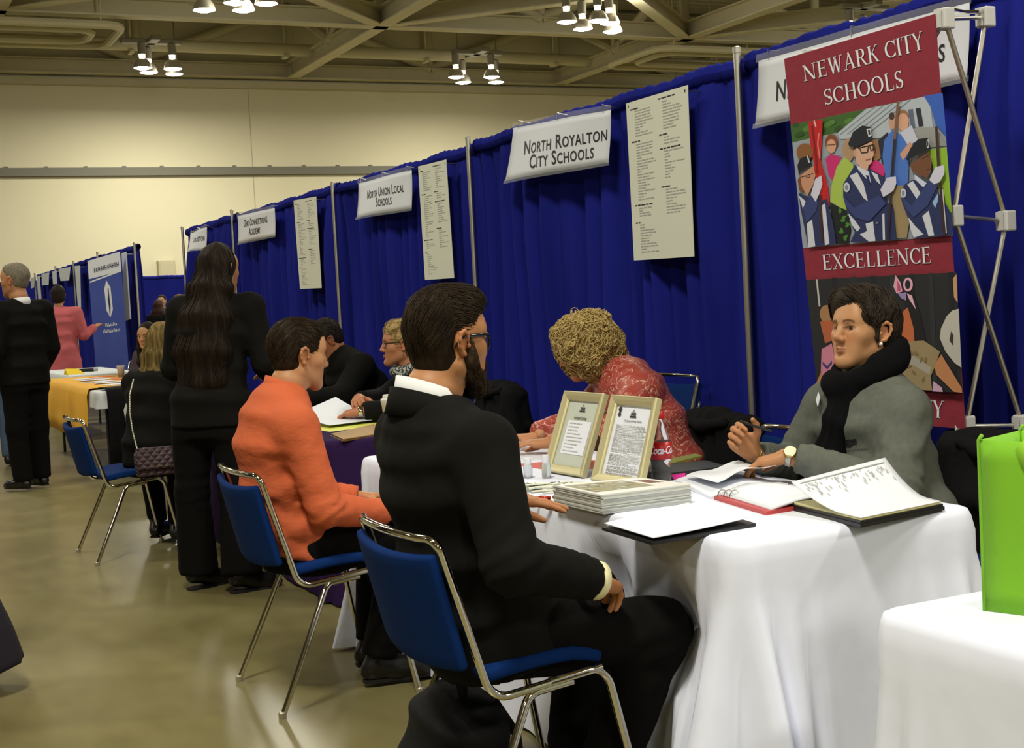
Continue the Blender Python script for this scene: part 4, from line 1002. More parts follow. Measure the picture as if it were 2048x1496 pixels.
# two small clear bottles with white caps, pens, sweets
for i, (x, y, h) in enumerate(((2.005, 4.075, 0.066), (2.045, 4.02, 0.076))):
    o = thing('travel_bottle', ['shorter clear bottle with a white cap left of the first frame', 'taller clear bottle with a white cap touching the first frame'][i], 'bottle', (x, y, TOP), 'small clear bottles')
    mb = MB(); mb.lathe([(0.013, 0), (0.015, 0.003), (0.015, h * 0.6), (0.010, h * 0.68)], (x, y, TOP), 18); mb.build('clear_body', mat('clear_gel_plastic', (0.8, 0.86, 0.9), 0.1, trans=0.7, ior=1.2), o, True)
    mb = MB(); mb.lathe([(0.0115, h * 0.66), (0.0125, h * 0.7), (0.0115, h), (0.002, h)], (x, y, TOP), 16); shade_auto(mb.build('cap', M['paper'], o))
pen_body = mat('white_pen', (0.74, 0.76, 0.62), 0.35); r = random.Random(22)
for i in range(16):
    x, y = r.uniform(1.83, 1.98), 3.60 + r.uniform(0, 0.20); a = math.radians(r.uniform(-12, 28)); z = TOP + 0.005 + 0.0085 * (i // 6); d = Vector((math.cos(a), -math.sin(a), 0)) * 0.07
    o = thing('giveaway_pen', 'white printed giveaway pen lying in the loose pile beside the brochures', 'pen', (x, y, z - 0.005), 'pile of white pens')
    c = Vector((x, y, z)); mb = MB(); mb.tube([c - d, c + d * 0.85, c + d], [0.0048, 0.0048, 0.002], 8); shade_auto(mb.build('barrel', pen_body, o))
    mb = MB(); mb.tube([c - d * 0.98 + Vector((0, 0, 0.006)), c - d * 0.5 + Vector((0, 0, 0.0065))], 0.0015, 6)
    for t in (-0.25, -0.12, 0.0, 0.1, 0.3): mb.box(c + d * t + Vector((-0.003, -0.002, 0.0044)), c + d * t + Vector((0.003, 0.002, 0.0054)))
    mb.build('clip_and_print', M['ink'], o)
candy_r, candy_g = mat('red_foil', (0.42, 0.03, 0.02), 0.25, 0.4), mat('gold_foil', (0.7, 0.42, 0.06), 0.25, 0.6)
for i in range(12):
    x, y = 1.80 + r.uniform(-0.012, 0.13), 3.535 + r.uniform(-0.01, 0.05); c = Vector((x, y, TOP + 0.006 + 0.006 * (i // 8)))
    o = thing('wrapped_sweet', 'small sweet in red or gold foil scattered between pens and brochures', 'sweet', (x, y, TOP), 'foil wrapped sweets')
    a = r.uniform(0, 3); d = Vector((math.cos(a), math.sin(a), 0)); m_ = candy_g if i % 4 == 0 else candy_r
    mb = MB(); mb.tube([c - d * 0.011, c - d * 0.008, c + d * 0.008, c + d * 0.011], [0.003, 0.006, 0.006, 0.003], 8); mb.build('sweet', m_, o, True)
    mb = MB(); mb.tube([c - d * 0.018, c - d * 0.011], [0.006, 0.002], 6); mb.tube([c + d * 0.011, c + d * 0.018], [0.002, 0.006], 6); mb.build('wrapper_twist', m_, o)

coral = mat('coral_folder', (0.62, 0.085, 0.06), 0.5); redb = mat('red_binder', (0.50, 0.05, 0.05), 0.4)
paper_stack('folder', 'coral red folder lying behind the picture frames', 'folder', [(2.13, 4.47, TOP), (2.39, 4.40, TOP), (2.42, 4.08, TOP), (2.15, 4.15, TOP)], -0.004, coral)
paper_stack('paper_sheet', 'white sheet under the forearm of the curly blonde woman', 'paper', [(2.08, 4.84, TOP), (2.36, 4.80, TOP), (2.34, 4.50, TOP), (2.06, 4.52, TOP)], -0.0012, M['paper'])
paper_stack('paper_sheet', 'white sheet overhanging the aisle edge on the dark folder', 'paper', [(1.698, 3.032, TOP + .013), (2.035, 3.165, TOP + .013), (1.975, 2.792, TOP + .015), (1.682, 2.772, TOP + .012)], -0.0015, M['paper'], lift=lambda u, v: 0.010 * u * u * v)
o = paper_stack('presentation_folder', 'dark folder overhanging the aisle edge of the white table', 'folder', [(1.690, 3.03, TOP + .003), (2.04, 3.17, TOP + .003), (1.985, 2.785, TOP + .003), (1.675, 2.765, TOP + .003)], -0.0075, M['black'], lift=lambda u, v: 0.006 * u * u)
# black book with a pink tab and the yellow-green booklet behind it
o = thing('black_book', 'black booklet with pale print and a bright pink tab in front of the cola bottle', 'book', (2.42, 3.75, TOP))
P = [Vector(p) for p in ((2.30, 3.90, TOP), (2.56, 3.86, TOP), (2.52, 3.68, TOP), (2.265, 3.67, TOP))]
mb = MB(); mb.add([p + Vector((0, 0, z)) for p in P for z in (0, 0.022)], [(0, 2, 4, 6), (7, 5, 3, 1), (0, 1, 3, 2), (2, 3, 5, 4), (4, 5, 7, 6), (6, 7, 1, 0)]); mb.build('cover', M['black'], o)
mb = MB(); S = Surf(P[3] + Vector((0, 0, 0.021)), P[2] + Vector((0, 0, 0.021)), P[2], P[3]); S.rect(mb, 0.0, 0.2, 0.36, 1.0, 0.002); mb.build('pink_tab', mat('pink_tab', (0.80, 0.03, 0.32), 0.5), o)
mb = MB(); r = random.Random(2); u = 0.42
while u < 0.95: S.poly(mb, [(u, 0.3), (u + 0.03, 0.3 + 0.3 * r.random()), (u + 0.045, 0.9), (u + 0.01, 0.6)], 0.002); u += 0.055
mb.build('pale_print', M['grey_ink'], o)
green = mat('booklet_green', (0.20, 0.21, 0.03), 0.4)
paper_stack('booklet', 'curved yellow-green booklet lying behind the cola bottle', 'booklet', [(2.20, 3.98, TOP), (2.60, 3.98, TOP + .02), (2.56, 3.88, TOP + .024), (2.20, 3.86, TOP)], -0.006, green, lift=lambda u, v: 0.012 * u)
# open binders with white paper
wave = lambda u, v: 0.010 + 0.012 * math.sin(math.pi * u) * (0.4 + v) + 0.004 * math.sin(9 * u + 4 * v)
paper_stack('open_binder', 'open white binder with loose pages under the hands of the woman in grey', 'binder', [(2.27, 3.60, TOP), (2.54, 3.63, TOP), (2.45, 3.27, TOP), (2.16, 3.24, TOP)], -0.012, M['paper'], lift=wave, nu=10, nv=10)
paper_stack('loose_page', 'loose curled page on the open white binder', 'paper', [(2.28, 3.55, TOP + .018), (2.49, 3.57, TOP + .018), (2.44, 3.31, TOP + .018), (2.22, 3.29, TOP + .018)], -0.001, M['paper'], lift=lambda u, v: 0.022 * u * u + 0.012 * v * v + wave(u, v), nu=10, nv=10)
o = thing('ring_binder', 'red ring binder with white pages between the white binder and black portfolio', 'binder', (2.24, 3.05, TOP))
P = [Vector(p) for p in ((2.165, 3.23, TOP), (2.42, 3.22, TOP), (2.36, 2.93, TOP), (2.105, 2.905, TOP))]
mb = MB(); mb.add([p + Vector((0, 0, z)) for p in P for z in (0, 0.010)], [(0, 2, 4, 6), (7, 5, 3, 1), (0, 1, 3, 2), (2, 3, 5, 4), (4, 5, 7, 6), (6, 7, 1, 0)]); mb.build('binder_cover', redb, o)
mb = MB(); rows = []
for i in range(9):
    v = i / 8; rows.append([(P[0] * (1 - u) + P[1] * u) * (1 - v) + (P[3] * (1 - u) + P[2] * u) * v + Vector((0.012, 0.01, 0.012 + 0.020 * math.sin(math.pi * u) * (1 - 0.5 * v) + 0.012 * v * u)) for u in np.linspace(0.04, 0.98, 9)])
mb.slab(rows, -0.006); mb.build('pages', M['paper'], o, True)
for k in range(3):
    mb = MB(); c = P[0] * (0.92 - 0.05 * k) + P[3] * (0.08 + 0.05 * k) + Vector((0.012 + 0.012 * k, -0.005, 0.012))
    mb.tube([c + Vector((0.016 * math.cos(a), 0, 0.018 * math.sin(a))) for a in np.linspace(0, math.pi, 9)], 0.0018, 6); mb.build('binder_ring', M['chrome'], o)
paper_stack('paper_sheet', 'white sheet sticking out beneath the red binder and the portfolio', 'paper', [(2.11, 2.93, TOP + .0005), (2.3, 2.95, TOP + .0005), (2.24, 2.70, TOP + .0005), (2.08, 2.72, TOP + .0005)], -0.001, M['paper'])
o = thing('portfolio', 'black portfolio with a yellow pad and a curled printed page, nearest the camera', 'portfolio', (2.3, 2.78, TOP))
P = [Vector(p) for p in ((2.20, 2.93, TOP), (2.545, 2.95, TOP), (2.475, 2.66, TOP), (2.155, 2.60, TOP))]
def inset(k, z): 
    c = sum(P, Vector()) / 4; return [p + (c - p) * k + Vector((0, 0, z)) for p in P]
def slabq(q, th, nm, m_):
    mb = MB(); mb.add([p + Vector((0, 0, z)) for p in q for z in (0, th)], [(0, 2, 4, 6), (7, 5, 3, 1), (0, 1, 3, 2), (2, 3, 5, 4), (4, 5, 7, 6), (6, 7, 1, 0)]); return mb.build(nm, m_, o)
slabq(inset(0.0, 0.0), 0.009, 'cover', M['black']); slabq(inset(0.02, 0.0095), 0.006, 'cover', M['black'])
slabq(inset(0.05, 0.016), 0.005, 'yellow_pad', mat('yellow_pad', (0.75, 0.70, 0.36), 0.7))
q = inset(0.045, 0.0225); rows = []
for i in range(13):
    v = i / 12; row = []
    for j in range(13):
        u = j / 12; p = (q[0] * (1 - u) + q[1] * u) * (1 - v) + (q[3] * (1 - u) + q[2] * u) * v
        k = max(0, 1 - v * 1.35); row.append(p + Vector((-0.02 * k, -0.02 * k, 0.075 * k ** 1.6 * (0.75 + 0.4 * u))))
    rows.append(row)
mb = MB(); mb.slab(rows, -0.0012); pg = mb.build('curled_page', M['paper'], o, True)
A_ = np.array([[tuple(p) for p in row] for row in rows]); mb = MB(); r = random.Random(6)
def on_page(u, v):
    x, y = u * 12, v * 12; i, j = min(11, int(y)), min(11, int(x)); a, b = y - i, x - j
    return Vector(A_[i, j] * (1 - a) * (1 - b) + A_[i, j + 1] * (1 - a) * b + A_[i + 1, j] * a * (1 - b) + A_[i + 1, j + 1] * a * b) + Vector((0, -0.0015, 0.0022))
for k in range(60):
    u = r.uniform(0.05, 0.93); v = 0.07 + r.uniform(0, 0.26) * r.random(); hh = r.uniform(0.02, 0.07); mb.add([on_page(u, v), on_page(u, v + hh), on_page(u + 0.008, v + hh), on_page(u + 0.008, v)], [(0, 1, 2, 3)])
mb.add([on_page(0.05, 0.05), on_page(0.05, 0.062), on_page(0.95, 0.062), on_page(0.95, 0.05)], [(0, 1, 2, 3)])
mb.build('page_print', M['grey_ink'], pg)

# purple table: cup, folder, yellow pad, curled papers
x, y = 2.42, 6.42; foam = mat('foam_cup', (0.78, 0.78, 0.72), 0.6)
o = thing('foam_cup', 'white foam coffee cup with a domed lid on the purple table', 'cup', (x, y, TOP))
mb = MB(); mb.lathe([(0.031, 0.0), (0.033, 0.002), (0.043, 0.105), (0.0455, 0.108), (0.046, 0.125), (0.044, 0.126)], (x, y, TOP), 28); cu = shade_auto(mb.build('cup_body', foam, o))
mb = MB(); mb.lathe([(0.0475, 0.124), (0.0475, 0.134), (0.044, 0.137), (0.038, 0.138), (0.036, 0.152), (0.032, 0.157), (0.001, 0.157)], (x, y, TOP), 28); shade_auto(mb.build('lid', foam, o))
mb = MB(); S = Surf((x - 0.030, y - 0.040, TOP + 0.098), (x + 0.022, y - 0.043, TOP + 0.098), (x + 0.02, y - 0.040, TOP + 0.05), (x - 0.026, y - 0.038, TOP + 0.05))
for pts in ([(0.35, 0.1), (0.38, 0.1), (0.36, 0.38), (0.33, 0.38)], [(0.45, 0.38), (0.48, 0.38), (0.58, 0.1), (0.55, 0.1)], [(0.62, 0.12), (0.75, 0.12), (0.74, 0.3), (0.62, 0.36), (0.70, 0.2)], [(0.3, 0.8), (0.5, 0.74), (0.5, 0.8), (0.3, 0.86)]): S.poly(mb, pts, 0.004)
mb.build('pen_marks', mat('cup_marks', (0.25, 0.14, 0.12), 0.7), cu)
tan = mat('tan_folder', (0.36, 0.215, 0.075), 0.6)
paper_stack('folder', 'tan folder at the near edge of the purple table', 'folder', [(2.05, 6.25, TOP + .006), (2.37, 6.55, TOP + .006), (2.40, 6.12, TOP + .006), (2.00, 5.93, TOP + .006)], -0.004, tan)
paper_stack('folder', 'glossy brown folder beneath the tan folder', 'folder', [(2.04, 6.24, TOP), (2.36, 6.54, TOP), (2.41, 6.10, TOP), (1.99, 5.915, TOP)], -0.005, mat('brown_folder', (0.16, 0.085, 0.02), 0.25))
paper_stack('legal_pad', 'bright yellow legal pad behind the tan folder', 'pad', [(2.08, 6.98, TOP), (2.48, 7.10, TOP), (2.52, 6.55, TOP), (2.10, 6.42, TOP)], -0.012, mat('legal_yellow', (0.70, 0.72, 0.13), 0.6))
paper_stack('paper_sheet', 'curled white paper lifted by the hands over the purple table', 'paper', [(2.14, 7.05, TOP + .016), (2.40, 7.20, TOP + .016), (2.50, 6.72, TOP + .016), (2.16, 6.60, TOP + .016)], -0.0015, M['paper'], lift=lambda u, v: 0.10 * max(0, 1 - v) ** 1.5 * (0.4 + 0.6 * u), nu=10, nv=10)

# third table and far table
orange = mat('orange_card', (0.85, 0.19, 0.02), 0.5)
for i, (x, y, a) in enumerate(((2.26, 14.7, 0.3), (2.24, 14.2, 0.1), (2.22, 13.75, 0.4), (2.24, 13.3, -0.2), (2.25, 12.9, 0.2))):
    d = Vector((math.cos(a), math.sin(a), 0)) * 0.14; e = Vector((-d.y, d.x, 0)) * 0.85; c = Vector((x, y, 0.7725 + 0.003 * (i % 2)))
    paper_stack('leaflet', 'white leaflet in the fanned row along the yellow cloth', 'leaflet', [c - d + e, c + d + e, c + d - e, c - d - e], -0.0015, M['paper'], 'leaflets on the yellow cloth', nu=1, nv=1)
for i, (x, y) in enumerate(((2.52, 14.15), (2.44, 14.95), (2.60, 13.55))):
    c = Vector((x, y, 0.7725)); paper_stack('orange_card', ['orange card in front of the brown cup', 'orange card furthest along the yellow cloth', 'orange card nearest the seated woman'][i], 'card', [c + Vector(p) for p in ((-.12, .1, 0), (.1, .14, 0), (.12, -.1, 0), (-.1, -.13, 0))], -0.006, orange, 'orange cards')
x, y = 2.575, 14.62; o = thing('drink_cup', 'clear cup of brown iced drink on the yellow cloth', 'cup', (x, y, 0.7665))
mb = MB(); mb.lathe([(0.03, 0), (0.043, 0.12), (0.041, 0.12), (0.03, 0.01)], (x, y, 0.7665), 20); mb.build('clear_cup', mat('clear_cup', (0.85, 0.8, 0.72), 0.15, alpha=0.35), o, True)
mb = MB(); mb.lathe([(0.028, 0.003), (0.039, 0.1), (0.001, 0.1)], (x, y, 0.7665), 20); mb.build('iced_drink', mat('iced_coffee', (0.30, 0.14, 0.03), 0.3), o, True)
x, y = 2.46, 16.85; o = thing('yellow_wedge', 'yellow folded card at the left of the far pale table', 'card', (x, y, TOP))
mb = MB(); mb.add([(x - .10, y, TOP), (x + .1, y + .05, TOP), (x + .1, y + .35, TOP), (x - .10, y + .35, TOP), (x - .10, y + .18, TOP + .07), (x + .05, y + .2, TOP + .06)], [(0, 1, 5, 4), (1, 2, 5), (2, 3, 4, 5), (3, 0, 4), (0, 3, 2, 1)]); mb.build('card', mat('bright_yellow_card', (0.85, 0.60, 0.01), 0.5), o)
x, y = 2.70, 17.6; o = thing('marker_pen', 'dark marker lying on the far pale table', 'marker', (x, y, TOP)); mb = MB(); mb.tube([(x - .1, y, TOP + .02), (x + .06, y - .1, TOP + .02)], 0.02, 8); mb.build('barrel', M['black'], o)
mb = MB(); mb.tube([(x + .06, y - .1, TOP + .02), (x + .10, y - .125, TOP + .02)], 0.017, 8); mb.build('cap', M['grey_ink'], o)

# green shopping bag
def green_bag():
    g = mat('lime_fabric', (0.20, 0.50, 0.015), 0.8, bump=((500, 500, 500), 0.3, 0.0008), sheen=0.1)
    g2 = mat('lime_fabric_band', (0.28, 0.60, 0.03), 0.8)
    x0, y0, z0 = 1.763, 1.806, TOP; L, D, H = 0.33, 0.17, 0.30
    d = Vector((0.35, -0.94, 0)).normalized(); e = Vector((0.94, 0.35, 0)).normalized()   # long side, depth
    o = thing('shopping_bag', 'lime green fabric shopping bag at the right edge', 'bag', (x0, y0, z0))
    c = lambda u, v, z: Vector((x0, y0, z0)) + d * (u * L) + e * (v * D) + Vector((0, 0, z * H))
    rows = []
    for z in np.linspace(0, 1, 9):
        row = []
        for (u0, v0, u1, v1) in ((0, 0, 1, 0), (1, 0, 1, 1), (1, 1, 0, 1), (0, 1, 0, 0)):
            for t in np.linspace(0, 1, 8, endpoint=False):
                bow = math.sin(math.pi * t) * math.sin(math.pi * min(1, z * 0.9 + 0.05)) * 0.012; p = c(u0 + (u1 - u0) * t, v0 + (v1 - v0) * t, z)
                nn = (d * (v1 - v0) - e * (u1 - u0)); p = p + nn * (bow * (1 if abs(u1 - u0) else -1.2)); row.append(p)
        row.append(row[0]); rows.append(row)
    mb = MB(); mb.slab(rows, 0.0015); mb.build('bag_body', g, o, True)
    mb = MB(); mb.add([c(0, 0, .004), c(1, 0, .004), c(1, 1, .004), c(0, 1, .004)], [(0, 1, 2, 3)]); mb.build('bag_bottom', g, o)
    for (u, v) in ((0, 0), (1, 0), (1, 1), (0, 1)):   # sewn corner seams standing proud
        mb = MB(); mb.tube([c(u, v, z) for z in (0, .3, .6, 1.0)] + [c(u + (0.02 if u == 0 else -0.02), v, 1.03)], 0.0035, 6); mb.build('seam', g, o, True)
    for k, v in enumerate((-0.02, 1.02)):
        mb = MB(); pts = []
        for t in np.linspace(0, 1, 21):
            u = 0.24 + 0.52 * t; z = 1.0 + (0.22 if k else -0.30) * math.sin(math.pi * t) ** 0.7; out = (-0.06 if k == 0 else 0.02) * math.sin(math.pi * t); p = c(u, v + out, z)
            pts.append([p - d * 0.0 + Vector((0, 0, -0.014)) - d * 0.012 * math.cos(math.pi * t), p + Vector((0, 0, 0.014)) + d * 0.012 * math.cos(math.pi * t)])
        mb.slab(pts, 0.002); mb.build('strap', g2, o, True)
    mb = MB(); mb.slab([[c(u, -0.012, z) for u in np.linspace(0.30, 1.0, 6)] for z in (1.0, 0.9, 0.72)], 0.002); mb.build('top_band', g2, o)
green_bag()

# bags on the floor and chair
def purse():
    o = thing('purse', 'dark plum quilted purse with a pale chain on the seat beside the long haired woman', 'bag', (1.55, 7.86, 0.47))
    plum = mat('plum_leather', (0.055, 0.030, 0.035), 0.45); N = plum.node_tree.nodes; Lk = plum.node_tree.links
    tc = N.new('ShaderNodeTexCoord'); mp = N.new('ShaderNodeMapping'); mp.inputs['Rotation'].default_value = (0, math.radians(45), 0); mp.inputs['Scale'].default_value = (10, 0, 10)
    ck = N.new('ShaderNodeTexWave'); ck.inputs['Scale'].default_value = 1.0; ck2 = N.new('ShaderNodeTexWave'); ck2.bands_direction = 'Z'; ck2.inputs['Scale'].default_value = 1.0
    for c_ in (ck, ck2): Lk.new(mp.outputs[0], c_.inputs[0])
    Lk.new(tc.outputs['Object'], mp.inputs[0]); ad = N.new('ShaderNodeMath'); ad.operation = 'MAXIMUM'; Lk.new(ck.outputs[1], ad.inputs[0]); Lk.new(ck2.outputs[1], ad.inputs[1])
    bp = N.new('ShaderNodeBump'); bp.inputs['Strength'].default_value = 0.7; bp.inputs['Distance'].default_value = 0.01; bp.invert = True; Lk.new(ad.outputs[0], bp.inputs['Height']); Lk.new(bp.outputs[0], N['Principled BSDF'].inputs['Normal'])
    y = 7.86
    mb = MB(); mb.rbox((1.43, y - 0.045, 0.462), (1.675, y + 0.055, 0.60), 0.018); shade_auto(mb.build('bag_body', plum, o))
    mb = MB(); mb.rbox((1.425, y - 0.058, 0.50), (1.68, y - 0.035, 0.625), 0.010, rot=Matrix.Rotation(-0.08, 3, 'X'), piv=(1.5, y - 0.04, 0.62)); shade_auto(mb.build('flap', plum, o))
    mb = MB(); mb.tube([(1.535, y - 0.068, 0.515), (1.55, y - 0.070, 0.522), (1.565, y - 0.068, 0.515)], 0.004, 6); mb.build('clasp', mat('gold_clasp', (0.55, 0.42, 0.2), 0.3, 0.9), o)
    ch = mat('pale_chain', (0.75, 0.72, 0.55), 0.35, 0.4); mb = MB(); pts = [Vector(p) for p in ((1.44, y - 0.02, 0.625), (1.425, y - 0.005, 0.72), (1.425, y + 0.04, 0.82), (1.440, y + 0.09, 0.92), (1.475, y + 0.14, 1.0))]
    for i in range(44):
        t = i / 43 * 4; k = min(3, int(t)); p = pts[k].lerp(pts[k + 1], t - k); mb.lathe([(0.001, -0.005), (0.0045, -0.002), (0.0045, 0.002), (0.001, 0.005)], p, 6)
    mb.build('chain_strap', ch, o, True)
purse()
# ================================================================== BODIES FROM SMOOTH DISTANCE FIELDS
_LAT = np.random.RandomState(5).rand(32, 32, 32).astype(np.float32)
def vnoise(x, y, z):
    """smooth value noise, -1..1"""
    xi, yi, zi = np.floor(x).astype(int), np.floor(y).astype(int), np.floor(z).astype(int)
    fx, fy, fz = x - xi, y - yi, z - zi
    fx, fy, fz = fx * fx * (3 - 2 * fx), fy * fy * (3 - 2 * fy), fz * fz * (3 - 2 * fz)
    g = lambda a, b, c: _LAT[(xi + a) & 31, (yi + b) & 31, (zi + c) & 31]
    v = ((g(0, 0, 0) * (1 - fx) + g(1, 0, 0) * fx) * (1 - fy) + (g(0, 1, 0) * (1 - fx) + g(1, 1, 0) * fx) * fy) * (1 - fz) + \
        ((g(0, 0, 1) * (1 - fx) + g(1, 0, 1) * fx) * (1 - fy) + (g(0, 1, 1) * (1 - fx) + g(1, 1, 1) * fx) * fy) * fz
    return v * 2 - 1

class SDF:
    def __init__(s): s.prims = []; s.post = []
    # every prim: (kind, fn(X,Y,Z)->d, lo, hi, k)
    def _add(s, kind, fn, lo, hi, k): s.prims.append((kind, fn, np.minimum(lo, hi), np.maximum(lo, hi), k)); return s
    def cone(s, a, b, ra, rb=None, k=0.02, kind='u'):
        a, b = np.array(a, float), np.array(b, float); rb = ra if rb is None else rb; ab = b - a; L2 = max(ab @ ab, 1e-9)
        def fn(X, Y, Z):
            t = np.clip(((X - a[0]) * ab[0] + (Y - a[1]) * ab[1] + (Z - a[2]) * ab[2]) / L2, 0, 1)
            return np.sqrt((X - a[0] - t * ab[0]) ** 2 + (Y - a[1] - t * ab[1]) ** 2 + (Z - a[2] - t * ab[2]) ** 2) - (ra + (rb - ra) * t)
        R = max(ra, rb); return s._add(kind, fn, np.minimum(a, b) - R, np.maximum(a, b) + R, k)
    def ball(s, c, r, k=0.02, kind='u'): return s.cone(c, c, r, r, k, kind)
    def chain(s, pts, rs, k=0.02, kind='u'):
        for i in range(len(pts) - 1): s.cone(pts[i], pts[i + 1], rs[i], rs[i + 1], k, kind)
        return s
    def ell(s, c, r, axes=None, k=0.02, kind='u'):
        """ellipsoid; axes: 3x3 rows = its own axes"""
        c = np.array(c, float); r = np.array(r, float); A = np.eye(3) if axes is None else np.array(axes, float)
        def fn(X, Y, Z):
            dx, dy, dz = X - c[0], Y - c[1], Z - c[2]
            q = [(A[i, 0] * dx + A[i, 1] * dy + A[i, 2] * dz) for i in range(3)]
            k0 = np.sqrt(sum((q[i] / r[i]) ** 2 for i in range(3))); k1 = np.sqrt(sum((q[i] / r[i] ** 2) ** 2 for i in range(3)))
            return np.where(k1 > 1e-6, k0 * (k0 - 1) / np.maximum(k1, 1e-6), -r.min())
        ex = np.sqrt(((A * r[:, None]) ** 2).sum(0)); return s._add(kind, fn, c - ex, c + ex, k)
    def loft(s, secs, side, k=0.03, pw=2.0, kind='u'):
        """secs: (centre, half width, half depth[, side vector]); stacked elliptical slices"""
        cs = [np.array(q[0], float) for q in secs]; side = np.array(side, float)
        for i in range(len(secs) - 1):
            a, b = cs[i], cs[i + 1]; ab = b - a; L = np.linalg.norm(ab); d = ab / L
            sv0 = np.array(secs[i][3], float) if len(secs[i]) > 3 else side; sv1 = np.array(secs[i + 1][3], float) if len(secs[i + 1]) > 3 else side
            sv = (sv0 + sv1) / 2; sv = sv - d * (sv @ d); sv /= np.linalg.norm(sv); fv = np.cross(d, sv)
            wa, da, wb, db = secs[i][1], secs[i][2], secs[i + 1][1], secs[i + 1][2]
            def fn(X, Y, Z, a=a, d=d, L=L, sv=sv, fv=fv, wa=wa, da=da, wb=wb, db=db):
                dx, dy, dz = X - a[0], Y - a[1], Z - a[2]
                h = dx * d[0] + dy * d[1] + dz * d[2]; t = np.clip(h / L, 0, 1)
                u = dx * sv[0] + dy * sv[1] + dz * sv[2]; v = dx * fv[0] + dy * fv[1] + dz * fv[2]; w_ = h - t * L
                W, D = wa + (wb - wa) * t, da + (db - da) * t
                kk = (np.abs(u / W) ** pw + np.abs(v / D) ** pw) ** (1 / pw); kk = np.maximum(kk, 1e-4)
                e = np.sqrt(u * u + v * v); din = np.where(kk > 0.02, e * (1 - 1 / kk), -np.minimum(W, D)); din = np.maximum(din, -np.minimum(W, D))
                return np.where(np.abs(w_) > 1e-7, np.sqrt(np.maximum(din, 0) ** 2 + w_ ** 2) + np.minimum(din, 0) * 0.0, din)
            if i and kind == 'u':
                dp = unit(a - cs[i - 1]); dv = unit(dp + d); s2 = side - dv * (side @ dv); s2 /= np.linalg.norm(s2); s.ell(a, (wa * 0.992, da * 0.992, min(0.07, wa * 0.8)), [s2, np.cross(dv, s2), dv], k)
            R = max(wa, da, wb, db); s._add(kind, fn, np.minimum(a, b) - R, np.maximum(a, b) + R, k)
        return s
    def cut(s, pt, n, rad):
        """trim everything on the +n side of a plane, within rad of pt"""
        pt, n = np.array(pt, float), np.array(n, float); n /= np.linalg.norm(n)
        def fn(X, Y, Z): return (X - pt[0]) * n[0] + (Y - pt[1]) * n[1] + (Z - pt[2]) * n[2]
        return s._add('cut', fn, pt - rad, pt + rad, 0.004)
    def wrinkle(s, amp, freq, ofs=0.0):
        """anisotropic noise relief over the whole surface"""
        f = np.array(freq, float) * np.ones(3)
        s.post.append(lambda X, Y, Z, amp=amp, f=f: amp * vnoise(X * f[0] + ofs, Y * f[1] + ofs * 2, Z * f[2] + ofs * 3)); return s
    def folds(s, pt, axis, amp, wl, rad, seed=0.0):
        """cloth folds ringing a joint: waves along an axis fading with distance"""
        pt, ax = np.array(pt, float), np.array(axis, float); ax /= np.linalg.norm(ax)
        def fn(X, Y, Z):
            dx, dy, dz = X - pt[0], Y - pt[1], Z - pt[2]; d2 = dx * dx + dy * dy + dz * dz
            h = dx * ax[0] + dy * ax[1] + dz * ax[2] + 0.035 * vnoise(X * 11 + seed, Y * 11, Z * 11 + seed)
            return amp * np.sin(h * 2 * np.pi / wl) * np.exp(-d2 / rad ** 2)
        s.post.append(fn); return s
    def groove(s, fn_): s.post.append(fn_); return s
    def bounds(s):
        P = [p for p in s.prims if p[0] == 'u']; return np.min([p[2] for p in P], 0), np.max([p[3] for p in P], 0)
    def mesh(s, h, lo=None, hi=None, keep_field=False):
        l0, h0 = s.bounds(); pad = 3 * h + 0.012
        lo = l0 - pad if lo is None else np.array(lo, float); hi = h0 + pad if hi is None else np.array(hi, float)
        n = np.ceil((hi - lo) / h).astype(int) + 1
        ax = [(lo[i] + np.arange(n[i]) * h).astype(np.float32) for i in range(3)]
        f = np.full(n, 0.5, np.float32)
        for kind, fn, a, b, k in s.prims:
            m = k + 2.5 * h; i0 = np.maximum(np.floor((a - m - lo) / h).astype(int), 0); i1 = np.minimum(np.ceil((b + m - lo) / h).astype(int) + 1, n)
            if np.any(i1 <= i0): continue
            X = ax[0][i0[0]:i1[0], None, None]; Y = ax[1][None, i0[1]:i1[1], None]; Z = ax[2][None, None, i0[2]:i1[2]]
            d = fn(X, Y, Z); v = f[i0[0]:i1[0], i0[1]:i1[1], i0[2]:i1[2]]
            if kind == 'u': hh = np.maximum(k - np.abs(v - d), 0) / k; v[...] = np.minimum(v, d) - hh * hh * k * 0.25
            elif kind == 's': hh = np.maximum(k - np.abs(v + d), 0) / k; v[...] = np.maximum(v, -d) + hh * hh * k * 0.25
            else: v[...] = np.maximum(v, d)
        if s.post:
            near = np.nonzero(np.abs(f) < 0.03 + h); X, Y, Z = ax[0][near[0]], ax[1][near[1]], ax[2][near[2]]
            add = np.zeros(len(X), np.float32)
            for fn in s.post: add += fn(X, Y, Z)
            f[near] += add
        f[0], f[-1] = np.maximum(f[0], h), np.maximum(f[-1], h); f[:, 0], f[:, -1] = np.maximum(f[:, 0], h), np.maximum(f[:, -1], h); f[:, :, 0], f[:, :, -1] = np.maximum(f[:, :, 0], h), np.maximum(f[:, :, -1], h)
        v, q = nets(f, lo, h)
        s.field = (f, lo, h) if keep_field else None
        return v, q

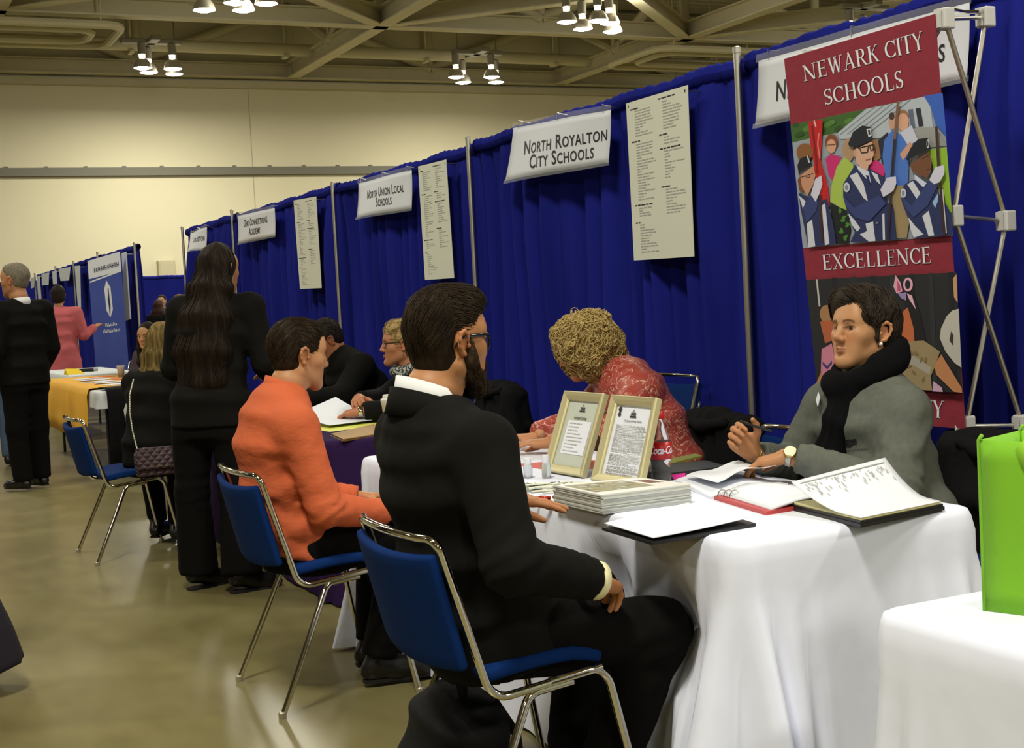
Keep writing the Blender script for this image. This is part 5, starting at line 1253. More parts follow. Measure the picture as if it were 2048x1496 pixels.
def nets(f, lo, h):
    """naive surface nets"""
    sgn = f < 0
    c = np.zeros(np.array(f.shape) - 1, np.int8)
    for a in (0, 1):
        for b in (0, 1):
            for d in (0, 1): c += sgn[a:f.shape[0] - 1 + a, b:f.shape[1] - 1 + b, d:f.shape[2] - 1 + d]
    act = (c > 0) & (c < 8); I, J, K = np.nonzero(act)
    idx = np.full(act.shape, -1, np.int32); idx[I, J, K] = np.arange(len(I))
    pos = np.zeros((len(I), 3)); cnt = np.zeros(len(I))
    for axis in range(3):
        o = [x for x in range(3) if x != axis]
        for a in (0, 1):
            for b in (0, 1):
                e0 = [0, 0, 0]; e0[o[0]] = a; e0[o[1]] = b; e1 = e0[:]; e1[axis] = 1
                va = f[I + e0[0], J + e0[1], K + e0[2]]; vb = f[I + e1[0], J + e1[1], K + e1[2]]
                m = (va < 0) != (vb < 0); t = np.where(m, va / np.where(m, va - vb, 1), 0)
                p = np.tile(np.array(e0, float), (len(I), 1)); p[:, axis] = t
                pos[m] += p[m]; cnt[m] += 1
    pos = pos / np.maximum(cnt, 1)[:, None]; V = (np.stack([I, J, K], 1) + pos) * h + lo
    Q = []
    for axis in range(3):
        o = [x for x in range(3) if x != axis]; sl0 = [slice(None)] * 3; sl1 = [slice(None)] * 3; sl0[axis] = slice(0, -1); sl1[axis] = slice(1, None)
        for q in o: sl0[q] = slice(1, -1); sl1[q] = slice(1, -1)
        A, B = sgn[tuple(sl0)], sgn[tuple(sl1)]; d = A != B; P = np.array(np.nonzero(d)).T
        if not len(P): continue
        P = P + np.array([0 if x == axis else 1 for x in range(3)])
        up = A[d]
        def cell(da, db):
            C = P.copy(); C[:, o[0]] -= da; C[:, o[1]] -= db; return idx[C[:, 0], C[:, 1], C[:, 2]]
        q = np.stack([cell(1, 1), cell(0, 1), cell(0, 0), cell(1, 0)], 1); ok = (q >= 0).all(1); q, up = q[ok], up[ok]
        flip = ~up if axis != 1 else up
        q[flip] = q[flip][:, ::-1]; Q.append(q)
    return V, np.concatenate(Q)

def relax(V, Q, it=1, lam=0.5):
    E = np.concatenate([Q[:, [0, 1]], Q[:, [1, 2]], Q[:, [2, 3]], Q[:, [3, 0]]]); E = np.concatenate([E, E[:, ::-1]])
    for _ in range(it):
        S = np.zeros_like(V); n = np.bincount(E[:, 0], minlength=len(V))
        for a in range(3): S[:, a] = np.bincount(E[:, 0], weights=V[E[:, 1], a], minlength=len(V))
        V = V * (1 - lam) + lam * S / np.maximum(n, 1)[:, None]
    return V

def sdf_obj(name, s, h, m, parent, smooth_it=1, M4=None, colors=None):
    """mesh a field; M4 maps its own frame to the world; parent-relative"""
    v, q = s.mesh(h)
    if smooth_it: v = relax(v, q, smooth_it)
    col = colors(v) if colors else None
    if M4 is not None: v = v @ np.array(M4)[:3, :3].T + np.array(M4)[:3, 3]
    return mesh_obj(name, v, q, m, parent, True, colors=col)

def join_meshes(parts):
    V, Q, n = [], [], 0
    for v, q in parts: V.append(v); Q.append(q + n); n += len(v)
    return np.concatenate(V), np.concatenate(Q)

# ------------------------------------------------------------------ anatomy
def unit(v): v = np.array(v, float); return v / np.linalg.norm(v)
def frame(fwd, up):
    """4x4 head frame: x = the person's right, y = forward, z = up"""
    f = unit(fwd); r = unit(np.cross(f, up)); u = np.cross(r, f); M_ = np.eye(4); M_[:3, 0] = r; M_[:3, 1] = f; M_[:3, 2] = u; return M_

def head_sdf(w=1.0, jaw=1.0, nose=1.0, fem=False, cheek=1.0, lids=0.55, ears=True, smile=0.0, open_lids=True, chin=1.0):
    s = SDF()
    s.ell((0, -0.018, 0.036), (0.0755 * w, 0.096, 0.088), k=0.03)
    s.ell((0, 0.020, -0.012), (0.066 * w, 0.066, 0.092), k=0.04)
    for x in (-1, 1):
        s.cone((x * 0.050 * w * jaw, -0.008, -0.058), (x * 0.020 * jaw, 0.066, -0.100), 0.022, 0.019, k=0.03)
        s.ball((x * 0.044 * w, 0.058, -0.018), 0.023 * cheek, k=0.03)
        s.ell((x * 0.026, 0.062, -0.062), (0.022, 0.020, 0.028), k=0.03)
        s.cone((x * 0.012, 0.085, 0.024), (x * 0.046 * w, 0.066, 0.028), 0.0125 if not fem else 0.0105, 0.012, k=0.02)
    s.ball((0, 0.072, -0.103), 0.0185 * chin, k=0.03); s.ell((0, 0.066, 0.055), (0.050 * w, 0.022, 0.036), k=0.04)
    for x in (-1, 1): s.ell((x * 0.0315, 0.099, 0.004), (0.0175, 0.0165, 0.0115), k=0.016, kind='s')
    # eyelids and openings
    for x in (-1, 1):
        s.ball((x * 0.0315, 0.0715, 0.0035), 0.0153, k=0.006)
        if open_lids: s.ell((x * 0.0315, 0.0875, 0.0025 - 0.001 * (1 - lids)), (0.0160, 0.013, 0.0078 * lids), k=0.0015, kind='s')
    s.chain([(0, 0.084, 0.020), (0, 0.096, -0.006), (0, 0.108 + 0.004 * (nose - 1), -0.028)], [0.0085, 0.0092, 0.0125 * nose], k=0.014)
    for x in (-1, 1):
        s.ball((x * 0.0125 * nose, 0.098, -0.034), 0.0088 * nose, k=0.008); s.ell((x * 0.0068, 0.1035, -0.0405), (0.0038, 0.006, 0.004), k=0.003, kind='s')
    # mouth
    z0 = -0.0665
    for x in (-1, 1):
        s.cone((0, 0.0958, z0 + 0.0046), (x * 0.0225, 0.0840, z0 + 0.0012 + smile * 0.005), 0.0050 if fem else 0.0044, 0.0022, k=0.008)
        s.cone((0, 0.0945, z0 - 0.0062), (x * 0.0200, 0.0835, z0 - 0.0026 + smile * 0.005), 0.0056 if fem else 0.0050, 0.0025, k=0.008)
        s.cone((0, 0.1010, z0 - 0.0005), (x * 0.024, 0.0865, z0 - 0.0005 + smile * 0.005), 0.0018, 0.0012, k=0.004, kind='s')
    s.ell((0, 0.092, -0.083), (0.016, 0.006, 0.004), k=0.010, kind='s')
    # ears
    if ears:
        for x in (-1, 1):
            X = x * 0.0765 * w
            s.ell((X, -0.014, -0.004), (0.0075, 0.017, 0.029), axes=[(1, x * 0.35, 0), (-x * 0.35, 1, 0.18), (0, -0.18, 1)], k=0.008)
            ring = [(X + x * 0.006, 0.004, 0.006), (X + x * 0.009, 0.000, 0.022), (X + x * 0.013, -0.012, 0.030), (X + x * 0.017, -0.026, 0.024), (X + x * 0.018, -0.030, 0.008), (X + x * 0.014, -0.025, -0.010), (X + x * 0.008, -0.014, -0.026), (X + x * 0.003, -0.004, -0.030)]
            s.chain(ring, [0.0042, 0.0045, 0.0048, 0.0048, 0.0044, 0.0042, 0.0068, 0.005], k=0.005)
            s.ell((X + x * 0.0115, -0.010, -0.002), (0.0065, 0.0105, 0.0165), k=0.005, kind='s')
            s.cone((X + x * 0.008, 0.004, -0.006), (X + x * 0.006, 0.004, -0.012), 0.005, 0.004, k=0.005)
    return s

def hand_prims(s, wrist, fwd, back, right=True, curl=(0.5, 0.5, 0.5, 0.5), thumb=(0.5, 0.3), spread=0.10, sc=1.0, curl_in=None):
    """wrist point, direction of the fingers, direction of the back of the hand; right/left decides the thumb side"""
    w_, f, b = np.array(wrist, float), unit(fwd), np.array(back, float); b = unit(b - f * (b @ f)); t = np.cross(f, b) * (-1 if right else 1)   # towards the thumb
    P = lambda x, y, z: w_ + (t * x + f * y + b * z) * sc
    # palm
    for x, y1, r0, r1 in ((0.026, 0.082, 0.0150, 0.0125), (0.006, 0.086, 0.0155, 0.0130), (-0.014, 0.082, 0.0150, 0.0125), (-0.030, 0.074, 0.0140, 0.0110)):
        s.cone(P(x * 0.55, 0.008, 0), P(x, y1, 0.002), r0 * sc, r1 * sc, k=0.014)
    s.cone(P(0.018, 0.022, -0.008), P(0.034, 0.046, -0.010), 0.0165 * sc, 0.013 * sc, k=0.014)
    s.cone(P(-0.022, 0.02, -0.006), P(-0.030, 0.06, -0.006), 0.014 * sc, 0.011 * sc, k=0.012)
    L = ((0.026, 0.082, (0.043, 0.026, 0.020), 0.0092), (0.006, 0.086, (0.047, 0.030, 0.021), 0.0094), (-0.014, 0.082, (0.043, 0.028, 0.020), 0.0090), (-0.031, 0.074, (0.033, 0.021, 0.018), 0.0080))
    tips = []
    for i, (x, y, ls, r) in enumerate(L):
        a = curl[i]; p = P(x, y, 0.002); ang = a * 0.75; sp = spread * (1.5 - i) / 1.5; pts = [p]
        for j, l in enumerate(ls):
            d = f * math.cos(ang) - b * math.sin(ang) + t * sp * (1 if j == 0 else 0.5); d = unit(d); p = p + d * l * sc; pts.append(p); ang += a * (1.0 if j == 0 else 0.75)
        s.chain(pts, [r * 1.04 * sc, r * 0.98 * sc, r * 0.90 * sc, r * 0.74 * sc], k=0.004); s.ball(pts[1], r * 1.04 * sc, k=0.004); tips.append(pts[-1])
    th, ti = thumb; p0 = P(0.022, 0.024, -0.008); d1 = unit(t * math.cos(th) + f * (0.55 + 0.4 * math.sin(th)) - b * (0.25 + ti * 0.5)); p1 = p0 + d1 * 0.042 * sc
    d2 = unit(d1 * 0.75 + f * 0.55 - t * 0.25 * ti - b * 0.1); p2 = p1 + d2 * 0.032 * sc; d3 = unit(d2 + f * 0.15 - t * 0.45 * ti); p3 = p2 + d3 * 0.024 * sc
    s.chain([p0, p1, p2, p3], [0.0145 * sc, 0.0115 * sc, 0.0102 * sc, 0.0080 * sc], k=0.008); tips.append(p3)
    return tips

def skin_mat(name, base, lip=None):
    m = mat(name, base, 0.48, spec=0.4, bump=((260, 260, 260), 0.08, 0.0008), attr=True)
    b = m.node_tree.nodes['Principled BSDF']; b.inputs['Subsurface Weight'].default_value = 0.10; b.inputs['Subsurface Radius'].default_value = (0.012, 0.005, 0.003); b.inputs['Subsurface Scale'].default_value = 0.6
    return m

def face_colors(v, base, lip, brow=None, shade=None, fem=False, liner=None):
    """skin tone over the head in its own frame: lips, cheeks, brows"""
    base = np.array(base); c = np.tile(base, (len(v), 1)); x, y, z = v[:, 0], v[:, 1], v[:, 2]; ax = np.abs(x)
    def blend(w_, col):
        nonlocal c; w_ = np.clip(w_, 0, 1)[:, None]; c = c * (1 - w_) + np.array(col) * w_
    ck = np.exp(-(((ax - 0.042) / 0.022) ** 2 + ((z + 0.028) / 0.022) ** 2)) * (y > 0.03); blend(ck * 0.30, base * np.array((1.12, 0.72, 0.66)))
    ns = np.exp(-((ax / 0.016) ** 2 + ((z + 0.03) / 0.016) ** 2)) * (y > 0.085); blend(ns * 0.25, base * np.array((1.1, 0.74, 0.68)))
    er = (ax > 0.07) * (np.abs(y + 0.012) < 0.035) * (np.abs(z) < 0.04); blend(er * 0.30, base * np.array((1.12, 0.74, 0.66)))
    lp = (np.exp(-((x / 0.0225) ** 4 + ((z + 0.0675) / (0.0088 * np.clip(1 - 0.55 * (x / 0.0235) ** 2, 0.2, 1))) ** 4))) * (y > 0.078); blend(lp * (1.0 if fem else 0.7), lip)
    if brow is not None:
        zb = 0.0245 + 0.004 * np.sin(np.clip((ax - 0.014) / 0.036, 0, 1) * np.pi) - 0.002; bw = np.exp(-((z - zb) / (0.0036 if fem else 0.0048)) ** 4) * (ax > 0.013) * (ax < 0.051) * (y > 0.04); blend(bw * 0.85, brow)
    if liner is not None:
        ey = np.exp(-((np.sqrt(((ax - 0.0315) / 0.0152) ** 2 + ((z - 0.0028) / 0.0072) ** 2) - 1.05) / 0.22) ** 2) * (y > 0.055) * np.where(z > 0.002, 1, 0.5); blend(ey * 0.75, liner)
    gl = np.exp(-((z + 0.0672) / 0.0014) ** 2) * (ax < 0.0245) * (y > 0.078); blend(gl * 0.6, np.array(lip) * 0.35)
    return c

def strands(field, roots, nrm, flow, n_steps, step, r, lift=0.002, jitter=0.2, curl=None, seed=1, stop=None, sides=3, tuck=0.0):
    """hair locks traced over a distance field: returns verts, quads. flow(p)->direction field"""
    f, lo, h = field; rs = np.random.RandomState(seed)
    def samp(P):
        g = (P - lo) / h; i = np.clip(np.floor(g).astype(int), 0, np.array(f.shape) - 2); t = np.clip(g - i, 0, 1); o = 0
        for a in (0, 1):
            for b in (0, 1):
                for c in (0, 1):
                    o = o + f[i[:, 0] + a, i[:, 1] + b, i[:, 2] + c] * (t[:, 0] if a else 1 - t[:, 0]) * (t[:, 1] if b else 1 - t[:, 1]) * (t[:, 2] if c else 1 - t[:, 2])
        return o
    def grad(P):
        e = h; g = np.stack([samp(P + np.eye(3)[k] * e) - samp(P - np.eye(3)[k] * e) for k in range(3)], 1); return g / (np.linalg.norm(g, axis=1, keepdims=True) + 1e-9)
    P = roots.copy(); n = len(P); path = []; bias = rs.normal(0, jitter, (n, 3)); alive = np.ones(n, bool); lifts = lift * rs.uniform(0.3, 1.6, n)
    for k in range(n_steps):
        g = grad(P); d = samp(P); P = P - g * (d - lifts * (1 - tuck * k / n_steps))[:, None]; path.append(P.copy())
        fl = flow(P) + bias; fl = fl - g * (fl * g).sum(1, keepdims=True); fl /= np.linalg.norm(fl, axis=1, keepdims=True) + 1e-9
        if stop is not None: alive &= ~stop(P)
        P = P + fl * step * alive[:, None]
    path = np.array(path)   # steps, n, 3
    if curl is not None:
        amp, turns = curl; ph = rs.uniform(0, 6.28, n); hand = rs.choice([-1, 1], n)
        T = np.gradient(path, axis=0); T /= np.linalg.norm(T, axis=2, keepdims=True) + 1e-9
        A = np.cross(T, np.array((0.3, 0.2, 0.93))); A /= np.linalg.norm(A, axis=2, keepdims=True) + 1e-9; B = np.cross(T, A)
        tt = np.arange(n_steps)[:, None] / n_steps; a = ph + hand * tt * turns * 6.283 * rs.uniform(0.7, 1.3, n); w_ = amp * np.minimum(1, tt * 3) * rs.uniform(0.5, 1.3, n)
        path = path + A * (np.cos(a) * w_)[..., None] + B * (np.sin(a) * w_)[..., None]
    T = np.gradient(path, axis=0); T /= np.linalg.norm(T, axis=2, keepdims=True) + 1e-9
    A = np.cross(T, np.array((0.31, 0.23, 0.92))); A /= np.linalg.norm(A, axis=2, keepdims=True) + 1e-9; B = np.cross(T, A)
    tp = np.sin(np.pi * np.clip(np.linspace(0.10, 0.97, n_steps), 0, 1)) ** 0.6; rr = (r * rs.uniform(0.6, 1.3, n))[None, :] * tp[:, None]
    ring = []
    for j in range(sides):
        a = 2 * np.pi * j / sides; ring.append(path + (A * math.cos(a) + B * math.sin(a)) * rr[..., None])
    V = np.stack(ring, 2)   # steps, n, sides, 3
    ids = np.arange(n_steps * n * sides).reshape(n_steps, n, sides); q = []
    for j in range(sides):
        j2 = (j + 1) % sides; q.append(np.stack([ids[:-1, :, j], ids[:-1, :, j2], ids[1:, :, j2], ids[1:, :, j]], -1).reshape(-1, 4))
    return V.reshape(-1, 3), np.concatenate(q)
# ================================================================== PEOPLE
def lin(*c): return tuple((x / 255) ** 2.2 for x in c)
def hair_mat(name, a, b, scale=(60, 60, 6), rough=0.6, bump=0.5):
    return mat(name, a, rough, bump=(tuple(x * 2.2 for x in scale), bump, 0.004, 3), var=(scale, 0.22, b), spec=0.14)
H_BROWN = hair_mat('dark_brown_hair', (0.012, 0.0075, 0.004), (0.032, 0.020, 0.010))
H_BLACK = hair_mat('black_brown_hair', (0.008, 0.006, 0.005), (0.024, 0.017, 0.012), (50, 50, 3))
H_BLOND = hair_mat('curly_blonde_hair', (0.34, 0.235, 0.075), (0.56, 0.43, 0.18), (40, 40, 40))
H_SHORTB = hair_mat('short_blonde_hair', (0.23, 0.15, 0.055), (0.48, 0.35, 0.15), (50, 50, 20))
H_LIGHT = hair_mat('light_brown_hair', (0.085, 0.055, 0.018), (0.30, 0.21, 0.07), (55, 55, 2.5))
H_GREY = hair_mat('grey_hair', (0.13, 0.11, 0.08), (0.23, 0.2, 0.15), (70, 70, 20))
SUIT = mat('black_suit_wool', (0.0055, 0.0055, 0.0046), 0.9, spec=0.12, bump=((900, 900, 900), 0.15, 0.0006), var=((5, 5, 5), 0.3, (0.008, 0.008, 0.0066)))
TROUSER = mat('black_trouser_wool', (0.004, 0.0038, 0.0036), 0.9, spec=0.12, bump=((40, 40, 12), 0.3, 0.006))
SHOE = mat('black_shoe_leather', (0.008, 0.007, 0.006), 0.3)
SOLE = mat('shoe_sole', (0.008, 0.007, 0.006), 0.8)
SHIRTW = mat('white_shirt', (0.74, 0.74, 0.76), 0.75)
EYEW = mat('eye_white', (0.36, 0.32, 0.28), 0.2); IRIS = mat('dark_iris', (0.030, 0.020, 0.012), 0.15)
H_SOFT = hair_mat('soft_dark_brown_hair', (0.017, 0.012, 0.0085), (0.050, 0.036, 0.025), (45, 45, 20))
SKINS = {}
def skin(base):
    if base not in SKINS: SKINS[base] = skin_mat('skin_%d' % len(SKINS), base)
    return SKINS[base]
V3 = lambda *a: np.array(a, float)
def A(px, py, **k): return np.array(at(px, py, **k))

def collar(name, m, parent, base, up, front, r0, r1, hgt, th=0.004, gap=25, lean=0.0, backup=0.35, n=40, sides=1.0):
    up, front = unit(up), np.array(front, float); front = unit(front - up * (front @ up)); sd = np.cross(front, up); rows = []
    for v in (0, 0.5, 1.0):
        row = []
        for a in np.linspace(math.radians(gap), math.radians(360 - gap), n):
            r = r0 + (r1 - r0) * v; hh = hgt * (0.65 + backup * (1 - math.cos(a)) / 2) * v
            row.append(np.array(base) + (front * math.cos(a) + sd * math.sin(a) * sides) * r + up * hh - up * 0.03 * (1 + math.cos(a)) / 2 * lean)
        rows.append(row)
    mb = MB(); mb.slab(rows, th); return mb.build(name, m, parent, True)

def short_hair(side=0.006, top=0.016, front=0.0, nape=-0.062, k=0.02, fringe=0.0, part=0.0, volume_back=0.0):
    s = SDF(); s.ell((part, -0.020 + front * 0.5 - volume_back * 0.5, 0.040), (0.0755 + side, 0.098 + side + front * 0.4 + volume_back * 0.5, 0.089 + top), k=0.02)
    s.ell((part * 2, 0.035 + front, 0.085 + top * 0.5), (0.055, 0.045, 0.030 + top * 0.4), k=0.03)
    s.ell((0, -0.034, -0.022), (0.064 + side * 0.6, 0.059 + side, 0.062), k=0.03)
    s.ell((0, 0.110, -0.042 + fringe), (0.078, 0.078, 0.104), k=k, kind='s')
    s.ell((0, 0.070, -0.105), (0.115, 0.080, 0.100), k=0.012, kind='s')
    for x in (-1, 1): s.ell((x * 0.086, -0.012, -0.012), (0.026, 0.026, 0.034), k=0.010, kind='s')
    s.cut((0, -0.09, nape), (0, 0.32, -1), 0.2)
    return s

def comb_back(P):   # swept over the skull from the forehead to the nape
    d = np.zeros_like(P); d[:, 1] = -1.0; d[:, 2] = np.where(P[:, 1] < -0.03, -1.2, 0.25); return d
def comb_down(P):
    d = np.zeros_like(P); d[:, 2] = -1.0; d[:, 0] = np.sign(P[:, 0]) * 0.15; d[:, 1] = 0.05; return d

def add_hair(root, s, h, m, M4, flow=None, n=0, steps=12, step=0.007, r=0.0011, lift=0.002, curl=None, seed=1, pick=None, jitter=0.25, post=1, sides=3):
    v, q = s.mesh(h, keep_field=True); fld = s.field; v = relax(v, q, post)
    parts = [(v, q)]
    if n:
        rs = np.random.RandomState(seed); cand = np.arange(len(v)) if pick is None else np.nonzero(pick(v))[0]
        ids = rs.choice(cand, n); parts.append(strands(fld, v[ids] + rs.normal(0, h * 0.5, (n, 3)), None, flow, steps, step, r, lift, jitter, curl, seed, sides=sides))
    V, Q = join_meshes(parts); V = V @ M4[:3, :3].T + M4[:3, 3]
    return mesh_obj('hair', V, Q, m, root, True)

def eyes(root, M4, sc, look=(0, 1, 0)):
    for x in (-1, 1):
        c = np.array((x * 0.0315, 0.0712, 0.0032)); d = unit(look); e = MB(); e.lathe([(0.0137 * math.sin(a), -0.0137 * math.cos(a)) for a in np.linspace(0.02, math.pi - 0.02, 14)], c, 18)
        vs = np.array(e.v) @ M4[:3, :3].T + M4[:3, 3]; o = mesh_obj('eye', vs, e.f, EYEW, root, True)
        e = MB(); e.lathe([(0.0138 * math.sin(a) + 0.0001, 0.0140 * math.cos(a)) for a in np.linspace(0.55, 0.01, 7)], c, 16, axis=d); vs = np.array(e.v) @ M4[:3, :3].T + M4[:3, 3]; mesh_obj('iris', vs, e.f, IRIS, o, True)

def glasses(root, M4, m, half=True, w=0.026, hgt=0.018, z=0.002, y=0.094, r=0.0022, temple_z=0.016, thick=0.0, lens=True):
    T = lambda p: M4[:3, :3] @ np.array(p, float) + M4[:3, 3]
    lm = M.setdefault('lens', mat('spectacle_lens', (0.8, 0.85, 0.9), 0.05, alpha=0.18))
    o = None
    mb = MB()
    for x in (-1, 1):
        pts = []
        for a in np.linspace(0, 2 * math.pi, 20, endpoint=False):
            ca, sa = math.cos(a), math.sin(a); px = x * 0.033 + w * np.sign(ca) * abs(ca) ** 0.6; pz = z + hgt * np.sign(sa) * abs(sa) ** 0.7; pts.append(T((px, y - 0.30 * abs(px) ** 1.25, pz)))
        mb.tube(pts, [r * (1.5 if math.sin(a) > 0 and thick else 1) for a in np.linspace(0, 2 * math.pi, 20, endpoint=False)], 6, closed=True)
        ex = 0.033 + w
        mb.tube([T((x * ex, y - 0.30 * ex ** 1.25, temple_z * 0.7)), T((x * 0.0775, 0.055, temple_z)), T((x * 0.0815, 0.000, temple_z * 0.9)), T((x * 0.0815, -0.022, temple_z * 0.5)), T((x * 0.079, -0.036, -0.012))], [r * 1.4 + thick, r * 1.5 + thick, r * 1.3 + thick * .7, r, r * 0.9], 6)
    mb.tube([T((-0.009, y - 0.003, z + 0.006)), T((0, y + 0.002, z + 0.008)), T((0.009, y - 0.003, z + 0.006))], r, 6)
    o = mb.build('glasses', m, root, True)
    if lens:
        for x in (-1, 1):
            c = T((x * 0.033, y - 0.004, z)); ring = []
            for a in np.linspace(0, 2 * math.pi, 16, endpoint=False):
                px = x * 0.033 + (w - 0.001) * math.cos(a); ring.append(T((px, y - 0.30 * abs(px) ** 1.25, z + (hgt - 0.001) * math.sin(a))))
            mb = MB(); mb.add([tuple(c)] + [tuple(p) for p in ring], [(0, i + 1, (i + 1) % 16 + 1) for i in range(16)]); mb.build('lens', lm, o)
    return o

def shoe(root, ankle, toe, m=SHOE, heel=0.0, name='shoe', L=0.27, wd=0.040):
    a, t = np.array(ankle, float), np.array(toe, float); d = t - a; d[2] = 0; d = unit(d); h0 = V3(a[0], a[1], 0) - d * 0.065; z = max(0, a[2] - 0.09 - heel)
    P = lambda u, zz: h0 + d * u * L + V3(0, 0, zz + z)
    s = SDF(); s.chain([P(0.10, 0.036 + heel), P(0.45, 0.036 + heel * 0.5), P(0.75, 0.030), P(0.93, 0.022)], [0.034, 0.036, wd, 0.026], k=0.03)
    s.cone(P(0.18, 0.05 + heel), a + V3(0, 0, 0.03), 0.033, 0.042, k=0.03); s.cone(P(0.2, 0.06 + heel), P(0.65, 0.036), 0.035, 0.03, k=0.03)
    s.cut(P(0.5, 0.006), (0, 0, -1), 0.3)
    o = sdf_obj(name, s, 0.007, m, root)
    mb = MB(); ring = []
    for (u, wq) in ((0.0, 0.0), (0.02, 0.026), (0.2, 0.034), (0.45, 0.032), (0.74, wd), (0.92, 0.030), (1.0, 0.0)): ring.append((u, wq))
    sd = V3(-d[1], d[0], 0); out = [P(u, 0) + sd * w_ for u, w_ in ring] + [P(u, 0) - sd * w_ for u, w_ in reversed(ring[1:-1])]; n = len(out)
    mb.add([tuple(p) for p in out] + [tuple(p + V3(0, 0, 0.012)) for p in out], [tuple(reversed(range(n))), tuple(range(n, 2 * n))] + [(i, (i + 1) % n, n + (i + 1) % n, n + i) for i in range(n)])
    mb.build('sole', SOLE, o); return o

def person(label, base, S, group=None):
    """S: dict of joints (world), garments and resolution. Returns the root with all parts."""
    root = thing('person', label, 'person', base, group)
    S['skin'] = tuple(np.array(S['skin']) * np.array((0.78, 0.755, 0.69)))
    for k_ in ('lip',):
        if k_ in S: S[k_] = tuple(np.array(S[k_]) * 0.7 + np.array(S['skin']) * 0.2)
    sk = skin(S['skin']); hc, fwd, up, sc = S['head']; M4 = frame(fwd, up); M4[:3, :3] *= sc; M4[:3, 3] = hc
    side = np.array(S['side'], float); spine = S['spine']; sh, el, wr = S.get('sh'), S.get('el'), S.get('wr')
    hh = S.get('h_head', 0.0045); tp = S['top']; R = tp.get('r', (0.066, 0.056, 0.046)); lg = S.get('legs')
    # --- the body, one mesh: head and neck, hands, and the trunk and limbs under the clothes
    hs = head_sdf(**S.get('head_kw', {})); nb = np.linalg.inv(M4) @ np.append(S['neck'], 1); nr = S.get('neck_r', 0.056)
    hs.loft([((0, -0.022, -0.050), nr, nr * 1.02), (nb[:3] * 0.6 + np.array((0, -0.022, -0.05)) * 0.4, nr * 0.98, nr), (nb[:3], nr * 1.12, nr * 1.08)], (1, 0, 0), k=0.03)
    if S.get('sternals', False):
        for x in (-1, 1): hs.cone((x * 0.05, -0.02, -0.06), nb[:3] + np.array((x * 0.01, 0.05, 0)), 0.011, 0.010, k=0.025)
    if S.get('head_extra'): S['head_extra'](hs)
    hv, hq = hs.mesh(hh); hv = relax(hv, hq, 1, 0.35); col = [face_colors(hv, S['skin'], S.get('lip', np.array(S['skin']) * np.array((0.95, 0.55, 0.52))), S.get('brow'), fem=S.get('fem', False), liner=S.get('liner'))]
    if S.get('paint'): col[0] = S['paint'](hv, col[0])
    parts = [(hv @ M4[:3, :3].T + M4[:3, 3], hq)]
    b = SDF(); b.loft([(q[0], q[1] * 0.84, q[2] * 0.84) for q in spine], side, k=0.05); b.cone(spine[-1][0], S['neck'], 0.042, k=0.02)
    if sh is not None:
        for i in (0, 1):
            b.cone(sh[i], el[i], R[0] * 0.68, R[1] * 0.68, k=0.03); b.cone(el[i], wr[i], R[1] * 0.68, 0.026, k=0.02); b.cone(np.array(spine[-1][0]) - V3(0, 0, 0.09), sh[i], 0.035, 0.04, k=0.02)
    if lg:
        for i in (0, 1):
            b.cone(S['hip'][i], S['kn'][i], lg['r'][0] * 0.75, lg['r'][1] * 0.72, k=0.04); b.cone(S['kn'][i], S['an'][i], lg['r'][1] * 0.72, min(0.036, lg['r'][2] * 0.7), k=0.03)
    bv, bq = b.mesh(0.020); parts.append((bv, bq)); col.append(np.tile(S['skin'], (len(bv), 1)))
    for hd in S.get('hands', []):
        s = SDF(); a = np.array(hd['wrist'], float); e = np.array(hd['from'], float); s.cone(a + unit(e - a) * 0.07, a, 0.030 * hd.get('sc', 1), 0.0235 * hd.get('sc', 1), k=0.02)
        hd['tips'] = hand_prims(s, a, hd['fwd'], hd['back'], hd['right'], hd.get('curl', (0.5,) * 4), hd.get('thumb', (0.5, 0.3)), hd.get('spread', 0.10), hd.get('sc', 1.0))
        v, q = s.mesh(S.get('h_hand', 0.0045)); v = relax(v, q, 1, 0.3); parts.append((v, q)); col.append(np.tile(np.array(S['skin']) * np.array(hd.get('tint', (1.0, 0.92, 0.88))), (len(v), 1)))
    V, Q = join_meshes(parts); mesh_obj('body', V, Q, sk, root, True, colors=np.concatenate(col))
    # --- top garment
    if tp:
        s = SDF(); s.loft(spine, side, k=0.05, pw=tp.get('pw', 2.3))
        if sh is not None:
            for i in (0, 1):
                s.cone(np.array(spine[-1][0]) - V3(0, 0, tp.get('trap_drop', 0.0)), sh[i], tp.get('trap', 0.052), R[0] * 0.92, k=0.05)
                s.chain([sh[i], el[i]], [R[0], R[1]], k=0.035); d = unit(np.array(wr[i]) - np.array(el[i])); s.cone(el[i], np.array(wr[i]) + d * 0.02, R[1], R[2], k=0.022)
                s.cut(np.array(wr[i]) - d * tp.get('short', 0.0), d, 0.075)
                am = tp.get('fold', 0.005)
                s.folds(el[i], unit(np.array(sh[i]) - np.array(el[i])) * 0.7 + unit(np.array(wr[i]) - np.array(el[i])) * -0.7, am, 0.045, 0.10, i * 3.1)
                s.folds(np.array(wr[i]) - d * 0.05, d, am * 0.8, 0.032, 0.07, i + 1.3)
        for e_ in tp.get('extra', []): e_(s)
        s.wrinkle(tp.get('wr', 0.004), tp.get('wf', (9, 9, 14)), 1.7); s.wrinkle(tp.get('wr', 0.004) * 0.4, 30, 4.2)
        for c in tp.get('cuts', []): s.cut(*c)
        sdf_obj(tp.get('name', 'jacket'), s, tp.get('h', 0.011), tp['m'], root)
